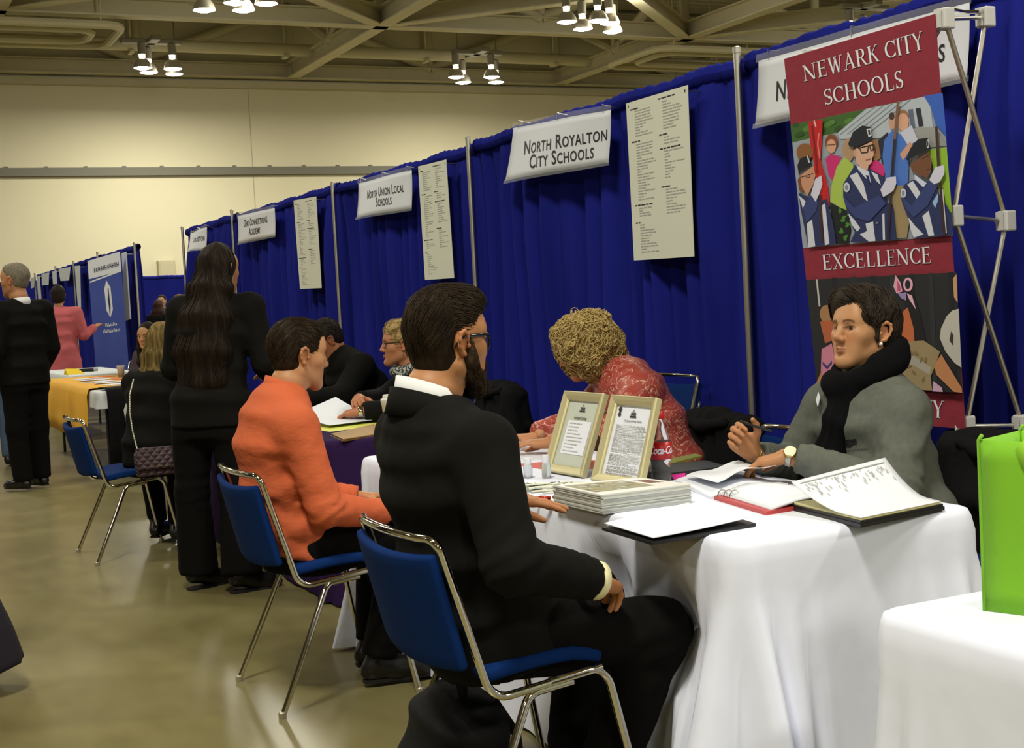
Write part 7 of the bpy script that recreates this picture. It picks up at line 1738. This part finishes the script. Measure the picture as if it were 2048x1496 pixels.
# ---------------------------------------------------------------- woman with glasses and patterned scarf
def scarf_woman():
    sk = lin(202, 140, 104); fwd = unit((-0.93, 0.26, 0.04)); nk = V3(2.770, 6.98, 0.990)
    S = dict(skin=sk, head=((2.715, 7.0, 1.128), fwd, (0.05, 0, 1), 0.93), neck=nk, neck_r=0.055, side=(0.1, 1, 0), h_head=0.0048, h_hand=0.0045, fem=True, lip=lin(150, 62, 62), brow=lin(110, 80, 50), head_kw=dict(w=1.02, jaw=1.05, fem=True, cheek=1.15, smile=1.0, lids=0.4, chin=1.1),
        spine=[((2.94, 6.98, 0.49), 0.21, 0.17), ((2.91, 6.98, 0.65), 0.205, 0.165), ((2.87, 6.98, 0.80), 0.20, 0.15), ((2.82, 6.98, 0.90), 0.195, 0.13), ((2.795, 6.98, 0.955), 0.14, 0.09), ((2.775, 6.98, 0.995), 0.078, 0.07)],
        sh=[(2.80, 6.785, 0.915), (2.82, 7.175, 0.915)], el=[(2.62, 6.665, 0.815), (2.64, 7.12, 0.825)], wr=[(2.395, 6.735, 0.802), (2.440, 6.900, 0.850)],
        hip=[(2.90, 6.88, 0.53), (2.90, 7.08, 0.53)], kn=[(2.78, 6.85, 0.50), (2.78, 7.1, 0.50)], an=[(2.95, 6.88, 0.1), (2.95, 7.08, 0.1)], toe=[(2.76, 6.88, 0.03), (2.76, 7.08, 0.03)],
        hands=[dict(wrist=(2.372, 6.742, 0.808), **{'from': (2.62, 6.665, 0.79)}, fwd=(-0.62, 0.62, -0.10), back=(-0.15, -0.10, 1), right=False, curl=(0.55, 0.55, 0.5, 0.5), sc=0.95),
               dict(wrist=(2.420, 6.885, 0.868), **{'from': (2.64, 7.12, 0.80)}, fwd=(-0.35, -0.85, -0.12), back=(-0.35, 0.05, 1), right=True, curl=(0.5, 0.55, 0.5, 0.5), sc=0.95, thumb=(0.4, 0.4))],
        top=dict(name='jacket', m=M['black_cloth'], r=(0.075, 0.066, 0.052), h=0.011, fold=0.005), legs=dict(m=TROUSER, r=(0.09, 0.07, 0.06), h=0.018))
    root, M4 = person('woman with short blonde hair, glasses and a black and white scarf, smiling in profile', (2.94, 6.98, 0), S)
    hs = short_hair(0.014, 0.022, 0.006, -0.065, fringe=-0.004, volume_back=0.012); hs.wrinkle(0.006, (26, 26, 26), 3)
    add_hair(root, hs, 0.0055, H_SHORTB, M4, comb_back, 450, 9, 0.008, 0.0022, 0.003, curl=(0.004, 0.7), seed=15, jitter=0.5)
    eyes(root, M4, 1); glasses(root, M4, mat('dark_red_frame', (0.05, 0.01, 0.01), 0.25), w=0.024, hgt=0.013, z=-0.002, y=0.097, r=0.0018)
    mb = MB(); T = lambda p: M4[:3, :3] @ np.array(p, float) + M4[:3, 3]; c = T((-0.082, -0.006, -0.046)); mb.tube([c + V3(0, 0.009 * math.cos(a), 0.011 * math.sin(a)) for a in np.linspace(0, 6.283, 14, endpoint=False)], 0.0016, 6, closed=True); mb.build('hoop_earring', M['chrome'], root)
    m, N, L, b = nodes_of('floral_scarf'); tc = N.new('ShaderNodeTexCoord'); v = N.new('ShaderNodeTexVoronoi'); v.inputs['Scale'].default_value = 26; n2 = N.new('ShaderNodeTexNoise'); n2.inputs['Scale'].default_value = 40; n2.inputs['Distortion'].default_value = 2; rp = N.new('ShaderNodeValToRGB'); rp.color_ramp.elements[0].position = 0.49; rp.color_ramp.elements[0].color = (0.012, 0.014, 0.012, 1); rp.color_ramp.elements[1].position = 0.55; rp.color_ramp.elements[1].color = (0.42, 0.44, 0.40, 1)
    L.new(tc.outputs['Object'], n2.inputs['Vector']); L.new(n2.outputs['Fac'], rp.inputs[0]); L.new(rp.outputs[0], b.inputs['Base Color']); b.inputs['Roughness'].default_value = 0.7
    s = SDF(); ring = [nk + V3(-0.01, 0, 0) + V3(-math.cos(a) * 0.088, math.sin(a) * 0.088, 0.022 - 0.030 * math.cos(a)) for a in np.linspace(0, 2 * math.pi, 15)]; s.chain(ring, [0.026] * 15, k=0.02)
    s.loft([(V3(2.69, 6.93, 0.97), 0.05, 0.028), (V3(2.665, 6.90, 0.88), 0.052, 0.024), (V3(2.655, 6.89, 0.79), 0.05, 0.02)], (0.1, 1, 0), k=0.02); s.folds((2.67, 6.9, 0.9), (0, 1, 0.1), 0.005, 0.03, 0.14, 1)
    sdf_obj('scarf', s, 0.009, m, root)
    d = unit(V3(2.372, 6.742, 0.808) - np.array(S['el'][0])); mb = MB(); mb.lathe([(0.028, -0.012), (0.0295, -0.01), (0.0295, 0.01), (0.028, 0.012)], V3(2.376, 6.741, 0.807), 20, axis=d); mb.build('wide_bracelet', M['chrome'], root, True)
scarf_woman()

# ---------------------------------------------------------------- man bending over the purple table
def bending_man():
    sk = lin(176, 116, 84); nk = V3(2.735, 8.12, 1.045)
    S = dict(skin=sk, head=((2.672, 8.13, 1.150), (-0.80, 0.10, -0.55), (-0.5, 0, 0.8), 0.98), neck=nk, neck_r=0.062, side=(0, 1, 0), h_head=0.006, h_hand=0.006, brow=lin(30, 22, 18), head_kw=dict(jaw=1.1, lids=0.3),
        spine=[((2.95, 8.13, 0.49), 0.21, 0.17), ((2.93, 8.13, 0.66), 0.205, 0.165), ((2.87, 8.12, 0.84), 0.215, 0.16), ((2.80, 8.12, 0.96), 0.215, 0.14), ((2.76, 8.12, 1.02), 0.15, 0.10), ((2.74, 8.12, 1.055), 0.085, 0.075)],
        sh=[(2.80, 7.88, 0.985), (2.80, 8.36, 0.985)], el=[(2.62, 7.74, 0.825), (2.62, 8.5, 0.825)], wr=[(2.34, 7.90, 0.812), (2.33, 8.30, 0.812)],
        hip=[(2.90, 8.03, 0.53), (2.90, 8.23, 0.53)], kn=[(2.79, 8.0, 0.5), (2.79, 8.26, 0.5)], an=[(2.96, 8.03, 0.1), (2.96, 8.23, 0.1)], toe=[(2.76, 8.03, 0.03), (2.76, 8.23, 0.03)],
        hands=[dict(wrist=(2.325, 7.91, 0.798), **{'from': (2.62, 7.74, 0.80)}, fwd=(-0.9, 0.4, 0.05), back=(0, 0, 1), right=False, curl=(0.2,) * 4), dict(wrist=(2.315, 8.29, 0.798), **{'from': (2.62, 8.5, 0.80)}, fwd=(-0.9, -0.4, 0.05), back=(0, 0, 1), right=True, curl=(0.2,) * 4)],
        top=dict(m=SUIT, r=(0.082, 0.072, 0.056), h=0.013, fold=0.006, trap=0.062), legs=dict(m=TROUSER, r=(0.095, 0.075, 0.062), h=0.02))
    root, M4 = person('man in a dark suit bending his head down over the purple table', (2.95, 8.13, 0), S)
    hs = short_hair(0.008, 0.010, 0.004, -0.065); hs.wrinkle(0.002, (50, 30, 40), 3); add_hair(root, hs, 0.006, H_BLACK, M4, comb_back, 250, 7, 0.008, 0.0016, 0.001, seed=2)
    collar('shirt_collar', mat('dark_shirt', (0.02, 0.018, 0.025), 0.8), root, nk + V3(0.0, 0, -0.02), (-0.4, 0, 1), (-1, 0, 0), 0.086, 0.076, 0.05, 0.005, gap=18)
bending_man()

# ---------------------------------------------------------------- standing woman with long dark hair
def long_hair(s, secs, side, h0=True):
    s.ell((0, -0.020, 0.040), (0.087, 0.108, 0.102), k=0.02); s.ell((0, 0.112, -0.045), (0.072, 0.074, 0.11), k=0.014, kind='s')
    s.loft(secs, side, k=0.05, pw=2.2)
H_LONG = hair_mat('long_dark_brown_hair', (0.010, 0.0065, 0.004), (0.026, 0.016, 0.010), (50, 50, 2.5))
def standing_woman():
    sk = lin(196, 146, 110); f = unit((0.62, 0.78, 0)); sd = np.array((f[1], -f[0], 0)); nk = V3(1.668, 6.735, 1.425); c = lambda x, y, z: V3(x, y, z)
    sh = [c(1.655, 6.725, 1.372) - sd * 0.185, c(1.655, 6.725, 1.372) + sd * 0.185]
    S = dict(skin=sk, head=(V3(1.700, 6.765, 1.560), unit(f + V3(0.25, -0.1, -0.08)), (0.05, 0.06, 1), 0.955), neck=nk, neck_r=0.050, side=sd, h_head=0.007, h_hand=0.007, fem=True, brow=lin(40, 28, 20), head_kw=dict(fem=True),
        spine=[(c(1.595, 6.69, 0.80), 0.205, 0.150), (c(1.600, 6.695, 0.93), 0.190, 0.138), (c(1.622, 6.705, 1.09), 0.155, 0.115), (c(1.640, 6.715, 1.25), 0.178, 0.125), (c(1.650, 6.722, 1.345), 0.172, 0.105), (c(1.662, 6.732, 1.405), 0.095, 0.075)],
        sh=sh, el=[sh[0] - sd * 0.055 - f * 0.01 - V3(0, 0, 0.28), sh[1] + sd * 0.06 - V3(0, 0, 0.28) - f * 0.02], wr=[sh[0] + sd * 0.02 + f * 0.22 - V3(0, 0, 0.34), sh[1] - sd * 0.02 + f * 0.20 - V3(0, 0, 0.33)],
        hip=[c(1.59, 6.69, 0.88) - sd * 0.09, c(1.59, 6.69, 0.88) + sd * 0.09], kn=[c(1.575, 6.70, 0.49) - sd * 0.105, c(1.60, 6.68, 0.49) + sd * 0.10], an=[c(1.505, 6.79, 0.115), c(1.660, 6.555, 0.115)], toe=[c(1.68, 6.86, 0.03), c(1.82, 6.585, 0.03)], heel=0.03,
        hands=[dict(wrist=sh[0] + sd * 0.02 + f * 0.235 - V3(0, 0, 0.34), **{'from': sh[0] - V3(0, 0, 0.28)}, fwd=f + sd * 0.5, back=(0, 0, 1), right=False, sc=0.92), dict(wrist=sh[1] - sd * 0.02 + f * 0.215 - V3(0, 0, 0.33), **{'from': sh[1] - V3(0, 0, 0.28)}, fwd=f - sd * 0.5, back=(0, 0, 1), right=True, sc=0.92)],
        top=dict(m=SUIT, r=(0.068, 0.058, 0.046), h=0.012, fold=0.004, trap=0.046, cuts=[((1.6, 6.69, 0.765), (0, 0, -1), 0.4)]), legs=dict(m=TROUSER, r=(0.105, 0.082, 0.098), h=0.013, drop=0.035))
    root, M4 = person('standing woman with very long dark hair in a black trouser suit, seen from behind', (1.59, 6.69, 0), S)
    s = SDF(); long_hair(s, [((0, -0.045, 0.03), 0.085, 0.075), ((0, -0.085, -0.10), 0.112, 0.066), ((0.0, -0.135, -0.25), 0.145, 0.060), ((-0.01, -0.165, -0.42), 0.160, 0.052), ((-0.01, -0.160, -0.58), 0.130, 0.044), ((0.0, -0.150, -0.70), 0.060, 0.028)], (1, 0, 0))
    s.wrinkle(0.0055, (34, 20, 2.2), 3); s.wrinkle(0.003, (80, 40, 4), 9)
    add_hair(root, s, 0.0075, H_LONG, M4, comb_down, 500, 22, 0.022, 0.0022, 0.002, seed=21, jitter=0.08, pick=lambda v: (v[:, 1] < 0.0))
standing_woman()

# ---------------------------------------------------------------- seated woman with long light brown hair
def purse_woman():
    sk = lin(200, 150, 112); f = unit((0.72, 0.69, 0)); sd = np.array((f[1], -f[0], 0)); nk = V3(1.667, 8.205, 1.03)
    sh = [V3(1.64, 8.185, 0.965) - sd * 0.160, V3(1.64, 8.185, 0.965) + sd * 0.160]
    S = dict(skin=sk, head=(V3(1.715, 8.25, 1.190), unit(f + V3(0.1, 0.05, -0.1)), (0.05, 0.05, 1), 0.93), neck=nk, neck_r=0.048, side=sd, h_head=0.008, h_hand=0.008, fem=True,
        spine=[(V3(1.575, 8.14, 0.49), 0.170, 0.15), (V3(1.58, 8.145, 0.62), 0.155, 0.135), (V3(1.60, 8.155, 0.76), 0.145, 0.115), (V3(1.62, 8.17, 0.89), 0.158, 0.110), (V3(1.645, 8.19, 0.975), 0.135, 0.09), (V3(1.66, 8.20, 1.025), 0.07, 0.06)],
        sh=sh, el=[sh[0] - V3(0, 0, 0.25) + f * 0.05, sh[1] - V3(0, 0, 0.26) + sd * 0.03 + f * 0.03], wr=[sh[0] + f * 0.27 - V3(0, 0, 0.26) + sd * 0.06, sh[1] + f * 0.25 - V3(0, 0, 0.29) - sd * 0.05],
        hip=[V3(1.57, 8.15, 0.53) - sd * 0.08, V3(1.57, 8.15, 0.53) + sd * 0.08], kn=[V3(1.68, 8.38, 0.51) - sd * 0.09, V3(1.69, 8.30, 0.51) + sd * 0.09], an=[V3(1.64, 8.42, 0.12), V3(1.72, 8.24, 0.12)], toe=[V3(1.74, 8.55, 0.03), V3(1.80, 8.36, 0.03)],
        hands=[dict(wrist=sh[0] + f * 0.28 - V3(0, 0, 0.26) + sd * 0.06, **{'from': sh[0] - V3(0, 0, 0.25)}, fwd=f, back=(0, 0, 1), right=False, sc=0.9), dict(wrist=sh[1] + f * 0.26 - V3(0, 0, 0.29) - sd * 0.05, **{'from': sh[1] - V3(0, 0, 0.26)}, fwd=f, back=(0, 0, 1), right=True, sc=0.9)],
        top=dict(m=SUIT, r=(0.064, 0.056, 0.044), h=0.013, fold=0.004, trap=0.042), legs=dict(m=TROUSER, r=(0.088, 0.07, 0.056), h=0.015))
    root, M4 = person('seated woman with long light brown hair in a black jacket, back to the camera', (1.575, 8.14, 0), S)
    s = SDF(); long_hair(s, [((0, -0.045, 0.03), 0.085, 0.075), ((0, -0.072, -0.08), 0.100, 0.058), ((0.0, -0.092, -0.20), 0.105, 0.050), ((-0.012, -0.105, -0.33), 0.085, 0.036), ((-0.03, -0.110, -0.44), 0.040, 0.018)], (1, 0, 0)); s.wrinkle(0.005, (34, 20, 2.5), 5); s.wrinkle(0.0025, (80, 40, 5), 9)
    add_hair(root, s, 0.008, H_LIGHT, M4, comb_down, 400, 18, 0.020, 0.0024, 0.002, seed=31, jitter=0.08, pick=lambda v: (v[:, 1] < 0.02))
purse_woman()

# ---------------------------------------------------------------- further people
def stander(label, x, y, f, hgt, skin_, top_m, leg_m, hair_m, hair_fn, head_kw=None, sc=1.0, hem=0.80, arms=None, wide=1.0, fem=False, hres=0.018, collar_m=None, hairh=0.011, topname='jacket', feet=True, legr=(0.10, 0.075, 0.068), top_kw=None, look=None, lean=(0, 0)):
    f = unit((f[0], f[1], 0)); sd = np.array((f[1], -f[0], 0)); k = hgt / 1.80; b = V3(x, y, 0); ln = V3(lean[0], lean[1], 0)
    P = lambda s_, fw, z: b + sd * s_ * k + f * fw * k + V3(0, 0, z * k) + ln * (z / 1.8)
    sh = [P(-0.20 * wide, -0.01, 1.44), P(0.20 * wide, -0.01, 1.44)]
    el, wr = ([P(-0.25 * wide, -0.02, 1.13), P(0.25 * wide, -0.02, 1.13)], [P(-0.22 * wide, 0.10, 0.90), P(0.22 * wide, 0.10, 0.90)]) if arms is None else ([P(*a) for a in arms[0]], [P(*a) for a in arms[1]])
    S = dict(skin=skin_, head=(P(0, 0.035, 1.675), f if look is None else unit(look), (0, 0, 1), sc), neck=P(0, -0.005, 1.50), neck_r=0.055 if not fem else 0.047, side=sd, h_head=0.009, h_hand=0.008, fem=fem, head_kw=head_kw or {},
        spine=[(P(0, 0, hem + 0.02), 0.20 * wide * k, 0.145 * k), (P(0, 0, 1.0), 0.185 * wide * k, 0.138 * k), (P(0, 0, 1.16), 0.178 * wide * k, 0.13 * k), (P(0, 0, 1.33), 0.20 * wide * k, 0.135 * k), (P(0, 0, 1.43), 0.19 * wide * k, 0.11 * k), (P(0, 0, 1.49), 0.10 * k, 0.08 * k)],
        sh=sh, el=el, wr=wr, hip=[P(-0.095, 0, 0.90), P(0.095, 0, 0.90)], kn=[P(-0.10, 0.01, 0.50), P(0.10, 0.01, 0.50)], an=[P(-0.10, -0.02, 0.11), P(0.10, 0.0, 0.11)], toe=[P(-0.12, 0.2, 0.03), P(0.12, 0.2, 0.03)] if feet else None,
        hands=[dict(wrist=w_ + unit(w_ - e) * 0.012, **{'from': e}, fwd=w_ - e, back=(0, 0, 1) if abs(unit(w_ - e)[2]) < 0.7 else (-sd if i else sd) * -1, right=bool(i)) for i, (e, w_) in enumerate(zip(el, wr))],
        top=dict(name=topname, m=top_m, r=(0.074 * wide, 0.064 * wide, 0.052), h=hres, wr=0.006, cuts=[(P(0, 0, hem), (0, 0, -1), 0.5)], **(top_kw or {})), legs=dict(m=leg_m, r=legr, h=hres, drop=0.03))
    root, M4 = person(label, tuple(b), S)
    s = SDF(); hair_fn(s); add_hair(root, s, hairh, hair_m, M4)
    if collar_m: collar('shirt_collar', collar_m, root, P(0, -0.012, 1.482), (0, 0, 1), f, 0.082, 0.070, 0.06, 0.006, gap=18)
    return root
def hair_from(fn): return lambda s: s.prims.extend(fn().prims) or s.post.extend(fn().post)
def bob(s):
    s.ell((0, -0.022, 0.042), (0.092, 0.110, 0.106), k=0.02); s.ell((0, -0.05, -0.03), (0.088, 0.078, 0.075), k=0.03); s.ell((0, 0.115, -0.045), (0.074, 0.074, 0.108), k=0.014, kind='s'); s.cut((0, -0.09, -0.095), (0, 0.3, -1), 0.25)
def longish(s): long_hair(s, [((0, -0.045, 0.03), 0.085, 0.075), ((0, -0.065, -0.10), 0.105, 0.06), ((0, -0.07, -0.24), 0.11, 0.05), ((0, -0.07, -0.33), 0.07, 0.03)], (1, 0, 0))
def pony(s):
    for p in short_hair(0.008, 0.012, 0.004, -0.07).prims: s.prims.append(p)
    s.chain([(0, -0.115, 0.06), (0, -0.165, 0.03), (0, -0.17, -0.06), (0, -0.15, -0.12)], [0.028, 0.034, 0.03, 0.012], k=0.02)
stander('grey haired man in a dark suit standing at the left, back turned', 1.325, 11.90, (-0.55, 0.83), 1.84, lin(196, 140, 104), SUIT, TROUSER, H_GREY, hair_from(lambda: short_hair(0.005, 0.006, 0.0, -0.062)), sc=1.10, hem=0.83, wide=1.10, collar_m=SHIRTW, hairh=0.008, look=(-0.75, 0.62, 0.0), legr=(0.115, 0.088, 0.078), hres=0.016)
pink = mat('pink_knit', (0.50, 0.105, 0.12), 0.85, bump=((20, 20, 20), 0.3, 0.01))
stander('woman with a dark bob in a long pink cardigan, back turned, one arm out', 2.70, 19.7, (0.35, 0.94), 1.86, lin(200, 150, 116), pink, TROUSER, H_BLACK, bob, sc=1.06, hem=0.62, wide=1.12, fem=True, topname='cardigan', arms=([(-0.25, 0.0, 1.14), (0.30, 0.02, 1.14)], [(-0.10, 0.2, 1.05), (0.40, 0.22, 1.24)]), top_kw=dict(extra=[lambda s: s.loft([(V3(2.70, 19.7, 0.5), 0.30, 0.2), (V3(2.70, 19.7, 1.0), 0.22, 0.16)], (0.94, -0.35, 0), k=0.05)]))
stander('person in an orange top at the left edge behind the grey haired man', float(A(-26, 600, Y=14.2)[0]), 14.2, (0.2, 0.98), 1.76, lin(200, 150, 112), mat('pale_orange_top', (0.80, 0.30, 0.12), 0.8), mat('blue_jeans', (0.06, 0.10, 0.18), 0.85), H_BROWN, hair_from(lambda: short_hair()), hem=0.86, topname='shirt', hres=0.022)
stander('dark haired woman in black far away in the gap, seen from behind', 5.62, 27.4, (0.6, 0.8), 1.72, lin(190, 140, 105), M['black_cloth'], TROUSER, hair_mat('auburn_dark_hair', (0.03, 0.014, 0.008), (0.06, 0.03, 0.018)), longish, fem=True, hres=0.028, hairh=0.014)
stander('woman far away facing the camera behind the dark haired one', 5.98, 28.7, (-0.5, -0.85), 1.84, lin(206, 160, 124), mat('navy_top', (0.02, 0.02, 0.04), 0.8), TROUSER, H_BROWN, hair_from(lambda: short_hair(0.01, 0.014)), fem=True, hres=0.028, hairh=0.014, topname='shirt')
stander('woman with a ponytail and pale top far away, looking down to the left', 6.20, 28.0, (-0.85, 0.1), 1.82, lin(206, 156, 122), mat('pale_grey_top', (0.55, 0.54, 0.56), 0.8), TROUSER, hair_mat('mid_brown_hair', (0.06, 0.035, 0.015), (0.12, 0.075, 0.035)), pony, fem=True, hres=0.028, hairh=0.012, topname='shirt', look=(-0.85, 0.1, -0.4), arms=([(-0.25, 0.05, 1.16), (0.25, 0.05, 1.16)], [(-0.08, 0.26, 1.22), (0.08, 0.26, 1.22)]))
paper_stack('teal_folder', 'teal folder held by the far woman with the ponytail', 'folder', [(5.80, 28.16, 1.30), (5.92, 28.16, 1.36), (5.92, 27.86, 1.36), (5.80, 27.86, 1.30)], -0.02, mat('teal_card', (0.02, 0.20, 0.26), 0.5))
x, y = A(-150, 1300, Y=5.35)[:2]
def passer_by():
    sk = lin(190, 140, 108); cloth_ = mat('dark_plum_trousers', (0.012, 0.009, 0.018), 0.9); f = unit((0.25, 0.97, 0)); sd = np.array((f[1], -f[0], 0)); b = V3(0.14, 5.42, 0); P = lambda s_, fw, z: b + sd * s_ + f * fw + V3(0, 0, z)
    sh = [P(-0.18, 0, 1.40), P(0.17, 0, 1.40)]; el = [P(-0.2, 0.03, 1.12), P(0.15, 0.06, 1.12)]; wr = [P(-0.1, 0.22, 1.0), P(0.05, 0.25, 1.0)]
    S = dict(skin=sk, head=(P(0, 0.03, 1.64), f, (0, 0, 1), 0.95), neck=P(0, 0, 1.47), neck_r=0.05, side=sd, h_head=0.01, h_hand=0.01, spine=[(P(0, 0, 0.8), 0.17, 0.13), (P(0, 0, 1.0), 0.16, 0.12), (P(0, 0, 1.3), 0.17, 0.12), (P(0, 0, 1.40), 0.15, 0.10), (P(0, 0, 1.46), 0.09, 0.07)], sh=sh, el=el, wr=wr,
        hip=[P(-0.08, 0, 0.88), P(0.085, 0, 0.88)], kn=[P(-0.09, 0, 0.48), P(0.16, 0.0, 0.48)], an=[P(-0.1, 0, 0.12), P(0.225, 0.01, 0.13)], toe=[P(-0.1, 0.2, 0.03), P(0.22, 0.2, 0.03)],
        hands=[dict(wrist=w_, **{'from': e}, fwd=w_ - e, back=(0, 0, 1), right=bool(i)) for i, (e, w_) in enumerate(zip(el, wr))], top=dict(m=M['black_cloth'], r=(0.06, 0.052, 0.045), h=0.02), legs=dict(m=cloth_, r=(0.105, 0.115, 0.165), h=0.014, drop=0.05))
    root, M4 = person('passer-by in wide dark trousers cut off by the lower left edge', tuple(b), S); s = SDF(); longish(s); add_hair(root, s, 0.014, H_BROWN, M4)
passer_by()

def brunette():
    sk = lin(206, 158, 118); f = unit((-0.62, -0.78, 0)); sd = np.array((f[1], -f[0], 0)); b = V3(2.92, 14.55, 0); P = lambda s_, fw, z: b + sd * s_ + f * fw + V3(0, 0, z); sh = [P(-0.18, 0.0, 0.97), P(0.18, 0, 0.97)]; el = [P(-0.21, 0.08, 0.80), P(0.21, 0.08, 0.80)]; wr = [P(-0.1, 0.12, 0.80), P(0.08, 0.12, 0.80)]
    S = dict(skin=sk, head=(P(0, 0.15, 1.175), unit(f + V3(-0.1, 0, -0.1)), (0, 0, 1), 1.02), neck=P(0, 0.10, 1.01), neck_r=0.048, side=sd, h_head=0.0075, h_hand=0.01, fem=True, brow=lin(50, 34, 26), lip=lin(170, 96, 84), head_kw=dict(fem=True, lids=0.7), spine=[(P(0, 0.0, 0.49), 0.19, 0.16), (P(0, 0.02, 0.65), 0.175, 0.14), (P(0, 0.05, 0.85), 0.175, 0.12), (P(0, 0.07, 0.95), 0.155, 0.10), (P(0, 0.09, 1.0), 0.08, 0.065)], sh=sh, el=el, wr=wr,
        hands=[dict(wrist=w_, **{'from': e}, fwd=w_ - e, back=(0, 0, 1), right=bool(i)) for i, (e, w_) in enumerate(zip(el, wr))], top=dict(m=mat('grey_plum_cardigan', (0.045, 0.032, 0.045), 0.9), name='cardigan', r=(0.062, 0.055, 0.045), h=0.016), hip=[P(-.09, .02, .53), P(.09, .02, .53)], kn=[P(-.1, .16, .5), P(.1, .16, .5)], an=[P(-.1, .14, .1), P(.1, .14, .1)], toe=[P(-.1, .3, .03), P(.1, .3, .03)], legs=dict(m=TROUSER, r=(0.085, 0.07, 0.06), h=0.02))
    root, M4 = person('dark haired woman seated behind the yellow cloth, facing the camera', tuple(b), S)
    s = SDF(); s.ell((0, -0.020, 0.040), (0.090, 0.108, 0.104), k=0.02); s.ell((0, 0.112, -0.048), (0.070, 0.074, 0.115), k=0.012, kind='s')
    for x in (-1, 1): s.loft([((x * 0.075, -0.01, 0.02), 0.03, 0.06), ((x * 0.085, 0.0, -0.12), 0.035, 0.055), ((x * 0.09, 0.02, -0.26), 0.04, 0.045), ((x * 0.085, 0.03, -0.34), 0.02, 0.025)], (1, 0, 0), k=0.03)
    s.wrinkle(0.004, (40, 40, 5), 2); add_hair(root, s, 0.009, H_BLACK, M4); eyes(root, M4, 1)
brunette()

# ---------------------------------------------------------------- coats over chair backs, backpack on the floor
def coat_on_chair(label, x, y, z, w_, drop, rz, seed, puff=0.0):
    c, s_ = math.cos(rz), math.sin(rz); P = lambda u, v, zz: V3(x + u * c - v * s_, y + u * s_ + v * c, zz)   # v along the chair back
    s = SDF(); s.loft([(P(0, 0, z - drop), w_ * 0.85, 0.075 + puff), (P(0, 0, z - drop * 0.5), w_, 0.085 + puff), (P(0, 0, z - 0.05), w_ * 0.97, 0.062 + puff * 0.6), (P(0, 0, z - 0.012), w_ * 0.90, 0.034 + puff * 0.4)], P(0, 1, 0) - P(0, 0, 0), k=0.04, pw=2.8)
    s.chain([P(-0.05, -w_ * 0.8, z - 0.05), P(-0.07, -w_ * 0.95, z - drop * 0.6), P(-0.06, -w_ * 0.8, z - drop)], [0.05, 0.055, 0.045], k=0.04); s.wrinkle(0.010, (7, 7, 6), seed); s.folds(P(0, 0, z - drop * 0.5), P(0, 1, 0) - P(0, 0, 0), 0.010, 0.085, 0.3, seed)
    o = thing('draped_coat', label, 'coat', (x, y, z - drop)); sdf_obj('coat_cloth', s, 0.012, M['black_cloth'], o)
    cs = SDF(); cs.chain([P(-0.07, -0.12, z - 0.03), P(-0.085, 0, z - 0.05), P(-0.07, 0.12, z - 0.03)], [0.022, 0.028, 0.022], k=0.02); cs.wrinkle(0.004, 18, seed); sdf_obj('collar', cs, 0.010, M['black_cloth'], o)
coat_on_chair('black coat over the chair behind the woman in grey', 3.265, 3.235, 0.835, 0.30, 0.42, math.radians(-4), 3, 0.02)
coat_on_chair('black coat over the chair of the curly blonde woman, left of the pen', 3.275, 4.83, 0.820, 0.275, 0.45, math.radians(5), 7, 0.015)
coat_on_chair('black coat over the chair right of the bearded man\'s neck', 3.285, 6.95, 0.875, 0.25, 0.45, 0, 11, 0.02)
def backpack():
    o = thing('backpack', 'black backpack standing on the floor under the chair of the bearded man', 'backpack', (1.33, 3.17, 0)); m = mat('black_nylon', (0.004, 0.004, 0.0045), 0.7, spec=0.2, bump=((50, 50, 50), 0.3, 0.004)); s = SDF()
    s.loft([((1.32, 3.18, 0.03), 0.15, 0.11), ((1.32, 3.18, 0.16), 0.165, 0.125), ((1.33, 3.17, 0.29), 0.14, 0.10), ((1.345, 3.16, 0.355), 0.09, 0.06)], (0, 1, 0), k=0.05, pw=2.8); s.wrinkle(0.008, (10, 10, 10), 4); s.cut((1.32, 3.18, 0.008), (0, 0, -1), 0.4); sdf_obj('pack_body', s, 0.010, m, o)
    s = SDF(); s.loft([((1.235, 3.10, 0.06), 0.10, 0.045), ((1.225, 3.10, 0.17), 0.11, 0.05), ((1.245, 3.11, 0.235), 0.085, 0.03)], (0.2, 1, 0), k=0.03, pw=2.8); s.wrinkle(0.005, 14, 2); sdf_obj('front_pocket', s, 0.009, m, o)
    mb = MB(); mb.tube([(1.22, 3.03, 0.24), (1.205, 3.06, 0.20), (1.20, 3.11, 0.18), (1.205, 3.16, 0.20)], 0.003, 6); mb.build('zip', M['grey_ink'], o)
    mb = MB(); mb.tube([(1.33, 3.13, 0.35), (1.34, 3.14, 0.395), (1.35, 3.19, 0.395), (1.34, 3.2, 0.35)], 0.008, 8); mb.build('grab_handle', m, o)
    for k in (-1, 1):
        mb = MB(); mb.tube([(1.40, 3.17 + k * 0.06, 0.34), (1.45, 3.17 + k * 0.08, 0.25), (1.455, 3.17 + k * 0.09, 0.14), (1.42, 3.17 + k * 0.1, 0.05)], 0.012, 8); mb.build('strap', m, o)
backpack()
